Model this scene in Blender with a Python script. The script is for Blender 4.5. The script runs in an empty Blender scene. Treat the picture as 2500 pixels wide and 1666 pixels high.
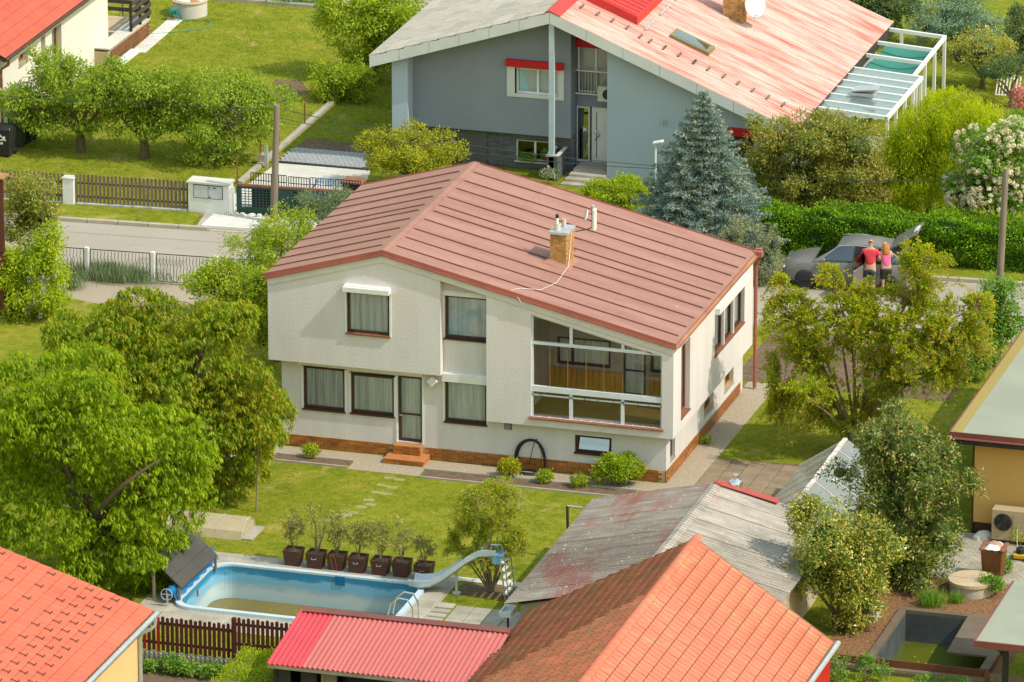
import bpy, bmesh, math, random
import numpy as np
from mathutils import Matrix, Vector
random.seed(7); rng = np.random.default_rng(11)
scene = bpy.context.scene
COL = scene.collection
R = math.radians
# ------------------------------------------------------------------ camera (long lens from a tower)
CAM = np.array([46.255, -170.963, 63.269])
YAW, PITCH, FPX = -0.28989, 0.32121, 16211.0
FW = np.array([math.sin(YAW)*math.cos(PITCH), math.cos(YAW)*math.cos(PITCH), -math.sin(PITCH)])
RT = np.array([math.cos(YAW), -math.sin(YAW), 0.0]); UP = np.cross(RT, FW)
cd = bpy.data.cameras.new('camera'); cam = bpy.data.objects.new('camera', cd); COL.objects.link(cam)
cd.sensor_width = 36.0; cd.lens = FPX/2500*36.0; cd.clip_start = 1.0; cd.clip_end = 3000.0
cam.matrix_world = Matrix(((RT[0], UP[0], -FW[0], CAM[0]), (RT[1], UP[1], -FW[1], CAM[1]), (RT[2], UP[2], -FW[2], CAM[2]), (0, 0, 0, 1)))
scene.camera = cam
# ------------------------------------------------------------------ sky, sun, exposure
SUN_EL, SUN_AZ = R(48.5), R(-10.5)          # azimuth measured from +X towards +Y
tosun = Vector((math.cos(SUN_EL)*math.cos(SUN_AZ), math.cos(SUN_EL)*math.sin(SUN_AZ), math.sin(SUN_EL)))
w = bpy.data.worlds.new('World'); scene.world = w; w.use_nodes = True
nt = w.node_tree; nt.nodes.clear()
sky = nt.nodes.new('ShaderNodeTexSky'); sky.sky_type = 'NISHITA'; sky.sun_disc = False
sky.sun_elevation = SUN_EL; sky.sun_rotation = math.pi/2 - SUN_AZ; sky.air_density = 3.0; sky.dust_density = 1.0; sky.ozone_density = 1.0
bg = nt.nodes.new('ShaderNodeBackground'); bg.inputs['Strength'].default_value = 0.15
wo = nt.nodes.new('ShaderNodeOutputWorld')
nt.links.new(sky.outputs[0], bg.inputs[0]); nt.links.new(bg.outputs[0], wo.inputs[0])
sl = bpy.data.lights.new('sun', 'SUN'); sl.energy = 2.6; sl.angle = R(0.53); sl.color = (1.0, 0.92, 0.80)
so = bpy.data.objects.new('sun', sl); COL.objects.link(so); so.location = (20, -10, 40)
so.rotation_euler = tosun.to_track_quat('Z', 'Y').to_euler()
vs = scene.view_settings; vs.view_transform = 'Standard'; vs.look = 'None'; vs.gamma = 1.0; vs.exposure = 0.60; vs.use_curve_mapping = False
scene.render.engine = 'CYCLES'
cy = scene.cycles; cy.max_bounces = 6; cy.diffuse_bounces = 4; cy.glossy_bounces = 3; cy.transmission_bounces = 4; cy.transparent_max_bounces = 12
cy.use_denoising = True; cy.sample_clamp_indirect = 6.0; cy.caustics_reflective = False; cy.caustics_refractive = False

# ------------------------------------------------------------------ survey helpers: a sight line of the photograph met with a real plane
def ray(px, py): return FW + RT*(px-1250)/FPX - UP*(py-833)/FPX
def G(px, py, z=0.0):
    v = ray(px, py); return CAM + v*((z-CAM[2])/v[2])
def AX(px, py, x):
    v = ray(px, py); return CAM + v*((x-CAM[0])/v[0])
def AY(px, py, y):
    v = ray(px, py); return CAM + v*((y-CAM[1])/v[1])

# ------------------------------------------------------------------ scene graph helpers
WL = {}
def thing(name, label, cat, loc=(0, 0, 0), group=None, kind=None):
    o = bpy.data.objects.new(name, None); COL.objects.link(o); o.location = loc; o.empty_display_size = 0.2
    WL[o.name] = np.array(loc, float)
    tag(o, label, cat, group, kind); return o
def tag(o, label=None, cat=None, group=None, kind=None):
    if label: o['label'] = label
    if cat: o['category'] = cat
    if group: o['group'] = group
    if kind: o['kind'] = kind
    return o
class MB:
    """collects simple solids in world coordinates"""
    def __init__(s): s.v = []; s.f = []; s.mi = []; s.cur = 0
    def add(s, vs_, fs):
        b = len(s.v); s.v += [tuple(map(float, p)) for p in vs_]; s.f += [tuple(i+b for i in q) for q in fs]; s.mi += [s.cur]*len(fs); return s
    def box(s, x0, x1, y0, y1, z0, z1):
        return s.add([(x0, y0, z0), (x1, y0, z0), (x1, y1, z0), (x0, y1, z0), (x0, y0, z1), (x1, y0, z1), (x1, y1, z1), (x0, y1, z1)],
                     [(3, 2, 1, 0), (4, 5, 6, 7), (0, 1, 5, 4), (1, 2, 6, 5), (2, 3, 7, 6), (3, 0, 4, 7)])
    def obox(s, c, ax, ay, az, hx, hy, hz):
        c = np.array(c, float); ax, ay, az = [np.array(a, float)/np.linalg.norm(a) for a in (ax, ay, az)]
        vs_ = [c + ax*hx*i + ay*hy*j + az*hz*k for k in (-1, 1) for i, j in ((-1, -1), (1, -1), (1, 1), (-1, 1))]
        return s.add(vs_, [(3, 2, 1, 0), (4, 5, 6, 7), (0, 1, 5, 4), (1, 2, 6, 5), (2, 3, 7, 6), (3, 0, 4, 7)])
    def hexa(s, bot, top):
        """bot/top: four points each, counter-clockwise from above"""
        return s.add(list(bot)+list(top), [(3, 2, 1, 0), (4, 5, 6, 7), (0, 1, 5, 4), (1, 2, 6, 5), (2, 3, 7, 6), (3, 0, 4, 7)])
    def prism(s, poly, d):
        """extrude a closed polygon along vector d"""
        n = len(poly); p = [np.array(q, float) for q in poly]; d = np.array(d, float)
        return s.add(p+[q+d for q in p], [tuple(range(n)), tuple(range(2*n-1, n-1, -1))]+[(i, i+n, (i+1) % n+n, (i+1) % n) for i in range(n)])
    def quad(s, *p): return s.add(p, [tuple(range(len(p)))])
    def tube(s, pts, r, n=6, cap=True):
        pts = [np.array(p, float) for p in pts]; m = len(pts); rs = [r]*m if np.isscalar(r) else list(r); vs_ = []; prev = None
        for i, p in enumerate(pts):
            t = pts[min(i+1, m-1)]-pts[max(i-1, 0)]; t = t/(np.linalg.norm(t)+1e-9)
            if prev is None:
                a = np.cross(t, (0, 0, 1)) if abs(t[2]) < .9 else np.cross(t, (1, 0, 0))
            else: a = prev-t*np.dot(prev, t)
            a = a/(np.linalg.norm(a)+1e-9); prev = a; b = np.cross(t, a)
            for k in range(n):
                q = 2*math.pi*k/n; vs_.append(p+(a*math.cos(q)+b*math.sin(q))*rs[i])
        fs = [(i*n+k, i*n+(k+1) % n, (i+1)*n+(k+1) % n, (i+1)*n+k) for i in range(m-1) for k in range(n)]
        if cap: fs += [tuple(range(n-1, -1, -1)), tuple(range((m-1)*n, m*n))]
        return s.add(vs_, fs)
    def lathe(s, c, prof, n=16, capb=True, capt=True):
        c = np.array(c, float); vs_ = [c+np.array((r*math.cos(2*math.pi*k/n), r*math.sin(2*math.pi*k/n), z)) for r, z in prof for k in range(n)]
        m = len(prof); fs = [(i*n+k, i*n+(k+1) % n, (i+1)*n+(k+1) % n, (i+1)*n+k) for i in range(m-1) for k in range(n)]
        if capb: fs.append(tuple(range(n-1, -1, -1)))
        if capt: fs.append(tuple(range((m-1)*n, m*n)))
        return s.add(vs_, fs)
    def wall(s, a0, a1, zb, ztop, holes, axis, c0, c1):
        """wall along axis ('x' or 'y') from a0 to a1, between c0 and c1 in the other axis, top z from function ztop; holes=(a0,a1,z0,z1)"""
        cuts = sorted(set([a0, a1]+[q for h in holes for q in h[:2] if a0 < q < a1]+[q for q in getattr(ztop, 'brk', ()) if a0 < q < a1]))
        for u0, u1 in zip(cuts, cuts[1:]):
            hs = sorted([(h[2], h[3]) for h in holes if h[0] < u1-1e-6 and h[1] > u0+1e-6]); z = zb; segs = []
            for h0, h1 in hs:
                if h0 > z+1e-6: segs.append((z, h0, False))
                z = max(z, h1)
            segs.append((z, None, True))
            for z0, z1, tp in segs:
                t0, t1 = (ztop(u0), ztop(u1)) if tp else (z1, z1)
                if t0 <= z0+1e-4 and t1 <= z0+1e-4: continue
                t0 = max(t0, z0+1e-4); t1 = max(t1, z0+1e-4)
                if axis == 'x': b = [(u0, c0, z0), (u1, c0, z0), (u1, c1, z0), (u0, c1, z0)]; t = [(u0, c0, t0), (u1, c0, t1), (u1, c1, t1), (u0, c1, t0)]
                else: b = [(c1, u0, z0), (c1, u1, z0), (c0, u1, z0), (c0, u0, z0)]; t = [(c1, u0, t0), (c1, u1, t1), (c0, u1, t1), (c0, u0, t0)]
                s.hexa(b, t)
        return s
    def mesh(s, name, mats, off=(0, 0, 0), smooth=False, bevel=0):
        me = bpy.data.meshes.new(name); o = np.array(off, float)
        me.from_pydata([tuple(np.array(p)-o) for p in s.v], [], s.f)
        mats = mats if isinstance(mats, (list, tuple)) else [mats]
        for m in mats: me.materials.append(m)
        if len(mats) > 1: me.polygons.foreach_set('material_index', s.mi)
        bm = bmesh.new(); bm.from_mesh(me); bmesh.ops.recalc_face_normals(bm, faces=bm.faces)
        if bevel:
            bmesh.ops.remove_doubles(bm, verts=bm.verts, dist=1e-5)
            bmesh.ops.bevel(bm, geom=list(bm.edges), offset=bevel, segments=1, affect='EDGES', clamp_overlap=True)
        bm.to_mesh(me); bm.free()
        if smooth: me.shade_smooth()
        me.update(); return me
    def build(s, name, mats, parent=None, smooth=False, origin=None, bevel=0):
        if parent is None:
            if origin is None:
                a = np.array(s.v); origin = (a[:, 0].mean(), a[:, 1].mean(), a[:, 2].min())
            off = np.array(origin, float)
        else: off = WL[parent.name]
        o = bpy.data.objects.new(name, s.mesh(name, mats, off, smooth, bevel)); COL.objects.link(o)
        if parent is None: o.location = off
        else: o.parent = parent
        WL[o.name] = off; return o
def smoothed(o, ang=40):
    o.data.shade_smooth()
    try: o.data.set_sharp_from_angle(angle=R(ang))
    except Exception: pass
    return o
def inst(name, me, loc, parent=None, rot=(0, 0, 0), scale=(1, 1, 1)):
    """an object of its own that shares a mesh; loc in world"""
    o = bpy.data.objects.new(name, me); COL.objects.link(o)
    o.location = np.array(loc, float)-(WL[parent.name] if parent is not None else 0)
    o.rotation_euler = rot; o.scale = scale
    if parent is not None: o.parent = parent
    WL[o.name] = np.array(loc, float); return o
def instM(name, me, mw, parent):
    o = bpy.data.objects.new(name, me); COL.objects.link(o); o.parent = parent
    m = mw.copy(); m.translation = m.translation-Vector(WL[parent.name]); o.matrix_local = m
    WL[o.name] = np.array(mw.translation); return o
def copy_tree(o, loc, rz=0, label=None, parent=None):
    c = o.copy(); COL.objects.link(c)
    if parent is None:
        c.location = loc; c.rotation_euler = (0, 0, rz)
        if label: c['label'] = label
    else: c.parent = parent
    for ch in list(o.children): copy_tree(ch, None, parent=c)
    return c
def S(r, g, b, k=1.0):
    f = lambda c: (c/255/12.92 if c <= 10 else ((c/255+.055)/1.055)**2.4)*k
    return (f(r), f(g), f(b), 1.0)

# ------------------------------------------------------------------ materials
def new_mat(name):
    m = bpy.data.materials.new(name); m.use_nodes = True; t = m.node_tree; t.nodes.clear()
    o = t.nodes.new('ShaderNodeOutputMaterial'); return m, t, o
def N(t, k, **kw):
    n = t.nodes.new('ShaderNode'+k)
    for a, b in kw.items(): setattr(n, a, b)
    return n
def ramp(t, fac, stops, interp='LINEAR'):
    r = N(t, 'ValToRGB'); r.color_ramp.interpolation = interp; e = r.color_ramp.elements
    while len(e) > 1: e.remove(e[-1])
    e[0].position, e[0].color = stops[0]
    for p, c in stops[1:]:
        q = e.new(p); q.color = c
    t.links.new(fac, r.inputs[0]); return r.outputs[0]
def noise(t, vec, sc, detail=6, rough=.6, dist=0):
    n = N(t, 'TexNoise'); n.inputs['Scale'].default_value = sc; n.inputs['Detail'].default_value = detail
    n.inputs['Roughness'].default_value = rough; n.inputs['Distortion'].default_value = dist
    if vec is not None: t.links.new(vec, n.inputs['Vector'])
    return n.outputs['Fac']
def mixc(t, fac, a, b, mode='MIX'):
    m = N(t, 'MixRGB', blend_type=mode)
    for i, q in zip((0, 1, 2), (fac, a, b)):
        if hasattr(q, 'is_linked') or hasattr(q, 'links'): t.links.new(q, m.inputs[i])
        else: m.inputs[i].default_value = q
    return m.outputs[0]
def pos(t, stretch=(1, 1, 1), local=False):
    if local: s_ = N(t, 'TexCoord').outputs['Object']
    else: s_ = N(t, 'NewGeometry').outputs['Position']
    if stretch == (1, 1, 1): return s_
    m = N(t, 'Mapping'); m.inputs['Scale'].default_value = stretch; t.links.new(s_, m.inputs['Vector']); return m.outputs[0]
def M(name, c1, c2=None, sc=2.0, rough=.85, bump=0, bsc=40, metal=0, stretch=(1, 1, 1), spec=.3, rnd=0, fine=.12, fsc=30, lo=.35, hi=.68, spots=None, local=False, bstretch=None):
    m, t, o = new_mat(name); p = N(t, 'BsdfPrincipled'); t.links.new(p.outputs[0], o.inputs[0])
    v = pos(t, stretch, local); c2 = c2 or tuple(x*.82 for x in c1[:3])+(1,)
    col = ramp(t, noise(t, v, sc), [(lo, c1), (hi, c2)])
    if fine:
        g = ramp(t, noise(t, v, fsc, 3), [(.3, (1-fine,)*3+(1,)), (.7, (1+fine,)*3+(1,))]); col = mixc(t, 1.0, col, g, 'MULTIPLY')
    if spots:                                    # (colour, scale, threshold, softness)
        f = ramp(t, noise(t, pos(t, (1, 1, 1), local), spots[1], 5, .65), [(spots[2], (0, 0, 0, 1)), (spots[2]+spots[3], (1, 1, 1, 1))]); col = mixc(t, f, col, spots[0])
    if rnd:
        oi = N(t, 'ObjectInfo'); h = N(t, 'HueSaturation'); mr = N(t, 'MapRange'); mr.inputs[3].default_value = 1-rnd; mr.inputs[4].default_value = 1+rnd
        at_ = N(t, 'Attribute'); at_.attribute_name = 'tv'; sm = N(t, 'Math', operation='ADD'); fr = N(t, 'Math', operation='FRACT'); t.links.new(oi.outputs['Random'], sm.inputs[0]); t.links.new(at_.outputs['Fac'], sm.inputs[1]); t.links.new(sm.outputs[0], fr.inputs[0]); t.links.new(fr.outputs[0], mr.inputs[0]); t.links.new(mr.outputs[0], h.inputs['Value']); t.links.new(col, h.inputs['Color']); col = h.outputs[0]
    t.links.new(col, p.inputs['Base Color']); p.inputs['Roughness'].default_value = rough; p.inputs['Metallic'].default_value = metal
    p.inputs['Specular IOR Level'].default_value = spec
    if bump:
        b = N(t, 'Bump'); b.inputs['Strength'].default_value = 1.0; b.inputs['Distance'].default_value = bump
        t.links.new(noise(t, pos(t, bstretch or (1, 1, 1), local), bsc, 4), b.inputs['Height']); t.links.new(b.outputs[0], p.inputs['Normal'])
    return m
def glass(name, tint=(.8, .85, .85, 1), refl=.10, rough=.02, opac=0.0, oc=(.3, .3, .3, 1)):
    """thin pane: mostly see-through with a mirror share that grows towards grazing"""
    m, t, o = new_mat(name); tr = N(t, 'BsdfTransparent'); tr.inputs[0].default_value = tint
    gl = N(t, 'BsdfGlossy'); gl.inputs['Roughness'].default_value = rough; gl.inputs[0].default_value = (.9, .95, 1, 1)
    lw = N(t, 'LayerWeight'); lw.inputs[0].default_value = .35
    mr = N(t, 'MapRange'); mr.inputs[3].default_value = refl; mr.inputs[4].default_value = .85; t.links.new(lw.outputs['Fresnel'], mr.inputs[0])
    mx = N(t, 'MixShader'); t.links.new(mr.outputs[0], mx.inputs[0]); src = tr.outputs[0]
    if opac:
        df = N(t, 'BsdfDiffuse'); df.inputs[0].default_value = oc; m2 = N(t, 'MixShader'); m2.inputs[0].default_value = opac
        t.links.new(src, m2.inputs[1]); t.links.new(df.outputs[0], m2.inputs[2]); src = m2.outputs[0]
    t.links.new(src, mx.inputs[1]); t.links.new(gl.outputs[0], mx.inputs[2]); t.links.new(mx.outputs[0], o.inputs[0]); return m
LG = 1.75
def leafmat(name, cols, trans=.35, rough=.55, spec=.2, patch=None):
    """leaf colour: every leaf draws its own tone from a palette (attribute 'tone'), broken by a broad drift of tone"""
    m, t, o = new_mat(name); a = N(t, 'Attribute'); a.attribute_name = 'tone'; f = a.outputs['Fac']
    cols = [(c[0]*LG, c[1]*LG, c[2]*LG*.9, 1) for c in cols]; n = len(cols); st = [((i+.5)/n, c) for i, c in enumerate(cols)]
    ad = N(t, 'MapRange'); ad.inputs[1].default_value = .3; ad.inputs[2].default_value = .7; ad.inputs[3].default_value = -.22; ad.inputs[4].default_value = .22
    t.links.new(noise(t, pos(t), patch or 1.1, 3), ad.inputs[0]); sm = N(t, 'Math', operation='ADD'); t.links.new(f, sm.inputs[0]); t.links.new(ad.outputs[0], sm.inputs[1])
    c = ramp(t, sm.outputs[0], st); p = N(t, 'BsdfPrincipled'); t.links.new(c, p.inputs['Base Color']); p.inputs['Roughness'].default_value = rough; p.inputs['Specular IOR Level'].default_value = spec
    tl = N(t, 'BsdfTranslucent'); hs = N(t, 'HueSaturation'); hs.inputs['Value'].default_value = 1.25; hs.inputs['Saturation'].default_value = 1.1; t.links.new(c, hs.inputs['Color']); t.links.new(hs.outputs[0], tl.inputs[0])
    mx = N(t, 'MixShader'); mx.inputs[0].default_value = trans; t.links.new(p.outputs[0], mx.inputs[1]); t.links.new(tl.outputs[0], mx.inputs[2]); t.links.new(mx.outputs[0], o.inputs[0]); return m
# ------------------------------------------------------------------ palette
K = .80
m_plaster = M('pale_plaster', (.69, .64, .625, 1), (.605, .56, .545, 1), sc=.9, rough=.95, bump=.008, bsc=15, fine=.04, fsc=60, stretch=(2, 2, .4), lo=.3, hi=.75)
m_plaster_s = M('smooth_pale_plaster', (.65, .61, .59, 1), (.58, .545, .525, 1), sc=1.0, rough=.95, bump=.003, bsc=40, fine=.04, stretch=(2, 2, .4))
m_white = M('white_paint', (.74, .74, .72, 1), (.66, .66, .64, 1), rough=.5, fine=.04)
m_alu = M('white_aluminium', (.66, .69, .72, 1), (.58, .61, .64, 1), sc=3, rough=.35, fine=.04, spec=.5)
m_brownframe = M('dark_brown_frame', (.055, .028, .02, 1), (.075, .035, .022, 1), sc=6, rough=.45, fine=.15)
m_wood = M('honey_wood', (.60, .29, .06, 1), (.46, .2, .04, 1), sc=3, stretch=(6, 6, .5), rough=.5, fine=.12)
m_sillred = M('brown_sill', (.27, .11, .06, 1), (.2, .08, .05, 1), sc=4, rough=.6)
m_roof = M('weathered_red_roof_paint', (.355, .18, .138, 1), (.285, .138, .105, 1), sc=.9, stretch=(.45, 2.2, 1), rough=.62, fine=.07, fsc=9, spec=.25, rnd=.035, spots=((.55, .36, .31, 1), 2.3, .70, .02))
m_seam = M('dark_red_seam', (.17, .07, .055, 1), (.14, .055, .045, 1), sc=3, rough=.6)
m_fasciared = M('red_sheet_edge', (.40, .12, .09, 1), (.31, .10, .08, 1), sc=1.2, rough=.5)
m_fasciadark = M('brown_red_sheet', (.16, .05, .045, 1), (.2, .07, .05, 1), sc=1.5, rough=.6)
m_gutter = M('rusty_copper_gutter', (.42, .20, .10, 1), (.30, .12, .08, 1), sc=2.5, rough=.6, stretch=(1, .4, 1))
m_brick = M('glazed_brown_brick', (.37, .135, .02, 1), (.25, .08, .014, 1), sc=3.0, rough=.35, fine=.15, fsc=18, rnd=.28, spec=.45)
m_mortar = M('pale_mortar', (.50, .40, .26, 1), (.42, .32, .2, 1), rough=.95)
m_step = M('terracotta_step', (.48, .20, .07, 1), (.40, .15, .05, 1), sc=5, rough=.6)
m_chimbrick = M('yellow_clinker_brick', (.48, .27, .09, 1), (.32, .15, .05, 1), sc=6, rough=.8, fine=.2, fsc=30, rnd=.2)
m_zinc = M('zinc_sheet', (.45, .48, .50, 1), (.36, .39, .41, 1), sc=4, rough=.45, metal=.3, spec=.5)
m_galv = M('galvanised_steel', (.56, .58, .58, 1), (.46, .48, .48, 1), sc=5, rough=.38, metal=.5)
m_chrome = M('bright_steel', (.75, .75, .74, 1), (.65, .65, .64, 1), sc=8, rough=.22, metal=.9, fine=.02)
m_dark = M('dark_interior', (.035, .03, .028, 1), (.05, .045, .04, 1), rough=.9)
m_black = M('black_plastic', (.022, .022, .024, 1), (.03, .03, .033, 1), rough=.5)
m_curtain = M('fold_shaded_lace_curtain', (.95, .96, .98, 1), (.50, .55, .60, 1), sc=1.0, rough=.95, stretch=(11, 11, .35), fine=.10, fsc=5, lo=.36, hi=.66)  # pale and grey vertical stripes paint the shading of the folds
m_room = M('grey_room', (.42, .41, .38, 1), (.36, .35, .32, 1), rough=.9)
m_glass = glass('window_glass', (.98, .99, .99, 1), .025)
m_glassdark = glass('loggia_glass', (.97, .98, .97, 1), .02)
m_glassblue = glass('blue_sky_glass', (.45, .52, .56, 1), .38)
m_concrete = M('old_concrete', (.42, .38, .31, 1), (.30, .27, .21, 1), sc=1.6, rough=.95, bump=.006, bsc=25, fine=.15)
m_concrete2 = M('pale_concrete', (.58, .55, .48, 1), (.49, .46, .40, 1), sc=1.3, rough=.95, bump=.004, bsc=30, fine=.08)
m_paver = M('weathered_paver', (.40, .36, .28, 1), (.30, .27, .20, 1), sc=2, rough=.95, bump=.004, bsc=30, rnd=.10, fine=.15)
m_paverpale = M('pale_new_paver', (.62, .59, .53, 1), (.55, .52, .46, 1), sc=1.2, rough=.95, rnd=.05, fine=.05)
m_slate = M('dark_slate', (.075, .08, .09, 1), (.13, .138, .15, 1), sc=2.2, stretch=(1, 1, 5), rough=.75, fine=.25, fsc=14)
m_render_d = M('dark_grey_render', (.235, .265, .32, 1), (.205, .235, .285, 1), sc=.7, rough=.95, fine=.03)
m_render_l = M('light_blue_grey_render', (.38, .45, .54, 1), (.345, .415, .50, 1), sc=.6, rough=.95, fine=.03)
m_fibre = M('pale_fibre_cement', (.58, .60, .60, 1), (.52, .54, .54, 1), sc=1.2, rough=.8, fine=.05)
m_redpanel = M('signal_red_panel', (.50, .012, .022, 1), (.42, .01, .02, 1), rough=.4, fine=.03)
m_shingle = M('grey_beige_shingle', (.46, .41, .34, 1), (.37, .33, .27, 1), sc=1.4, rough=.9, fine=.12, fsc=12, rnd=.09)
m_soil = M('garden_soil', (.20, .13, .085, 1), (.12, .075, .045, 1), sc=5, rough=1, bump=.03, bsc=30, fine=.3, fsc=50)
m_mulch = M('bark_mulch', (.30, .155, .07, 1), (.14, .065, .03, 1), sc=9, rough=1, bump=.04, bsc=28, fine=.4, fsc=40)
m_gravel = M('pea_gravel', (.42, .345, .25, 1), (.30, .24, .165, 1), sc=14, rough=.95, bump=.012, bsc=60, fine=.25, fsc=55)
m_asphalt = M('old_grey_asphalt', (.36, .31, .25, 1), (.32, .275, .215, 1), sc=.5, rough=.95, bump=.003, bsc=80, fine=.14, fsc=26, spots=((.29, .25, .2, 1), .9, .6, .1))
m_kerb = M('kerb_stone', (.42, .37, .28, 1), (.34, .30, .23, 1), sc=2, rough=.95, rnd=.06)
m_timber = M('grey_timber_pole', (.26, .21, .16, 1), (.17, .135, .10, 1), sc=2, stretch=(8, 8, .5), rough=.95, fine=.15)
m_rust = M('rusty_steel', (.26, .09, .04, 1), (.18, .06, .03, 1), sc=6, rough=.85)
m_iron = M('black_wrought_iron', (.03, .022, .02, 1), (.045, .03, .025, 1), rough=.6)
m_bark = M('tree_bark', (.17, .12, .075, 1), (.10, .07, .045, 1), sc=6, stretch=(3, 3, .7), rough=.95, bump=.02, bsc=20)
m_barkgrey = M('grey_bark', (.28, .22, .15, 1), (.18, .14, .09, 1), sc=6, stretch=(3, 3, .7), rough=.95)

# lawn: clumps of green, yellow and straw
def lawnmat():
    m, t, o = new_mat('mown_lawn'); p = N(t, 'BsdfPrincipled'); t.links.new(p.outputs[0], o.inputs[0]); v = pos(t)
    a = ramp(t, noise(t, v, .55, 8, .7), [(.33, (.07, .125, .006, 1)), (.50, (.20, .23, .014, 1)), (.68, (.40, .32, .055, 1))])
    b = ramp(t, noise(t, v, 3.2, 7, .8), [(.36, (.065, .12, .006, 1)), (.53, (.23, .245, .018, 1)), (.70, (.40, .315, .06, 1))])
    c = mixc(t, .55, a, b); g = ramp(t, noise(t, pos(t, (1, 1.6, 1)), 24, 4, .7), [(.28, (.55, .56, .5, 1)), (.72, (1.42, 1.40, 1.3, 1))]); c = mixc(t, 1.0, c, g, 'MULTIPLY')
    st = ramp(t, noise(t, v, .9, 5, .6, .6), [(.60, (0, 0, 0, 1)), (.74, (.9, .9, .9, 1))]); c = mixc(t, st, c, (.42, .31, .10, 1))
    t.links.new(c, p.inputs['Base Color']); p.inputs['Roughness'].default_value = .95; p.inputs['Specular IOR Level'].default_value = .1
    bp = N(t, 'Bump'); bp.inputs['Distance'].default_value = .03; t.links.new(noise(t, v, 32, 4, .8), bp.inputs['Height']); t.links.new(bp.outputs[0], p.inputs['Normal']); return m
m_lawn = lawnmat()

# ------------------------------------------------------------------ the ground and the street
POOL = (-10.38, -4.25, -13.20, -9.66); POND = (8.66, 11.75, -11.7, -7.92)
def sheet(name, mat, x0, x1, y0, y1, z, holes=(), kind='structure'):
    xs = sorted(set([x0, x1]+[q for h in holes for q in h[:2]])); ys = sorted(set([y0, y1]+[q for h in holes for q in h[2:]])); b = MB()
    for a, c in zip(xs, xs[1:]):
        for d, e in zip(ys, ys[1:]):
            if any(h[0] <= a+1e-6 and c <= h[1]+1e-6 and h[2] <= d+1e-6 and e <= h[3]+1e-6 for h in holes): continue
            b.quad((a, d, z), (c, d, z), (c, e, z), (a, e, z))
    o = b.build(name, mat, origin=(0, 0, 0)); o['kind'] = kind; return o
def poly(name, mat, pts, z, kind='structure', thick=0):
    b = MB()
    if thick: b.prism([(x, y, z-thick) for x, y in pts], (0, 0, thick))
    else: b.quad(*[(x, y, z) for x, y in pts])
    o = b.build(name, mat, origin=(0, 0, 0))
    if kind: o['kind'] = kind
    return o
ground = sheet('ground', m_lawn, -600, 600, -400, 900, 0.0, [POOL, POND])
SL = .07
yN = lambda x: 13.42+SL*(x+22)          # fence line on the near side of the street
yF = lambda x: 18.98+SL*(x+22)          # far kerb line
poly('road', m_asphalt, [(-120, yN(-120)), (70, yN(70)), (70, yF(70)), (-120, yF(-120))], .004)
m_tar = M('darker_road_patch', (.29, .25, .20, 1), (.26, .225, .18, 1), sc=2, rough=.95, fine=.15, fsc=26)
poly('road_patch', m_tar, [(-21.6, 15.2), (-20.1, 15.35), (-20.15, 16.0), (-21.7, 15.9)], .008); poly('road_patch', m_tar, [(4.2, 17.2), (6.3, 17.4), (6.2, 18.1), (4.1, 17.9)], .008); poly('road_patch', m_tar, [(-24.8, 17.7), (-18.5, 18.1), (-18.5, 18.16), (-24.8, 17.77)], .008)
# kerb stones, one by one where they show, one long run beyond
kerb = thing('kerb', None, None, (-22, yF(-22), 0), kind='structure')
kb = MB().box(-.49, .49, 0, .16, 0, .12).mesh('kerb_stone', m_kerb, bevel=.012)
for i in range(44):
    x = -33+i*1.0
    drop = -.085 if -20.9 < x < -16.4 else 0
    inst('kerb_stone', kb, (x, yF(x), drop), kerb, (0, 0, math.atan(SL)))
b = MB()
for x0, x1 in ((-120, -33.5), (11.5, 70)): b.hexa([(x0, yF(x0), 0), (x1, yF(x1), 0), (x1, yF(x1)+.16, 0), (x0, yF(x0)+.16, 0)], [(x0, yF(x0), .12), (x1, yF(x1), .12), (x1, yF(x1)+.16, .12), (x0, yF(x0)+.16, .12)])
b.build('kerb_run', m_kerb, kerb)
# verge banked up to the kerb
verge = poly('verge', m_lawn, [(-60, yF(-60)+.16), (-21.1, yF(-21.1)+.16), (-21.25, 20.6), (-60, 17.9)], .10)
poly('verge', m_lawn, [(-14.5, yF(-14.5)+.16), (40, yF(40)+.16), (40, yF(40)+3.4), (-14.5, yF(-14.5)+3.4)], .08)
# paved apron in front of the gate
apron = thing('driveway', None, None, (-19.5, 20, 0), kind='structure')
poly_b = MB(); poly_b.hexa([(-20.98, 19.22, 0), (-16.2, yF(-16.2)+.16, 0), (-16.2, 21.1, 0), (-21.15, 20.75, 0)], [(-20.98, 19.22, .05), (-16.2, yF(-16.2)+.16, .05), (-16.2, 21.1, .06), (-21.15, 20.75, .10)])
poly_b.build('apron_bed', m_concrete, apron)
pm = MB().box(-.098, .098, -.098, .098, 0, .05).mesh('paver', m_paverpale, bevel=.006)
for i in range(23):
    for j in range(8):
        x = -20.75+i*.2; y = 19.45+.07*(x+20.75)+j*.2
        if y > 20.72: continue
        inst('paver', pm, (x, y, .045+.02*(j/8)), apron, (0, .0, math.atan(SL)))
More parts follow.
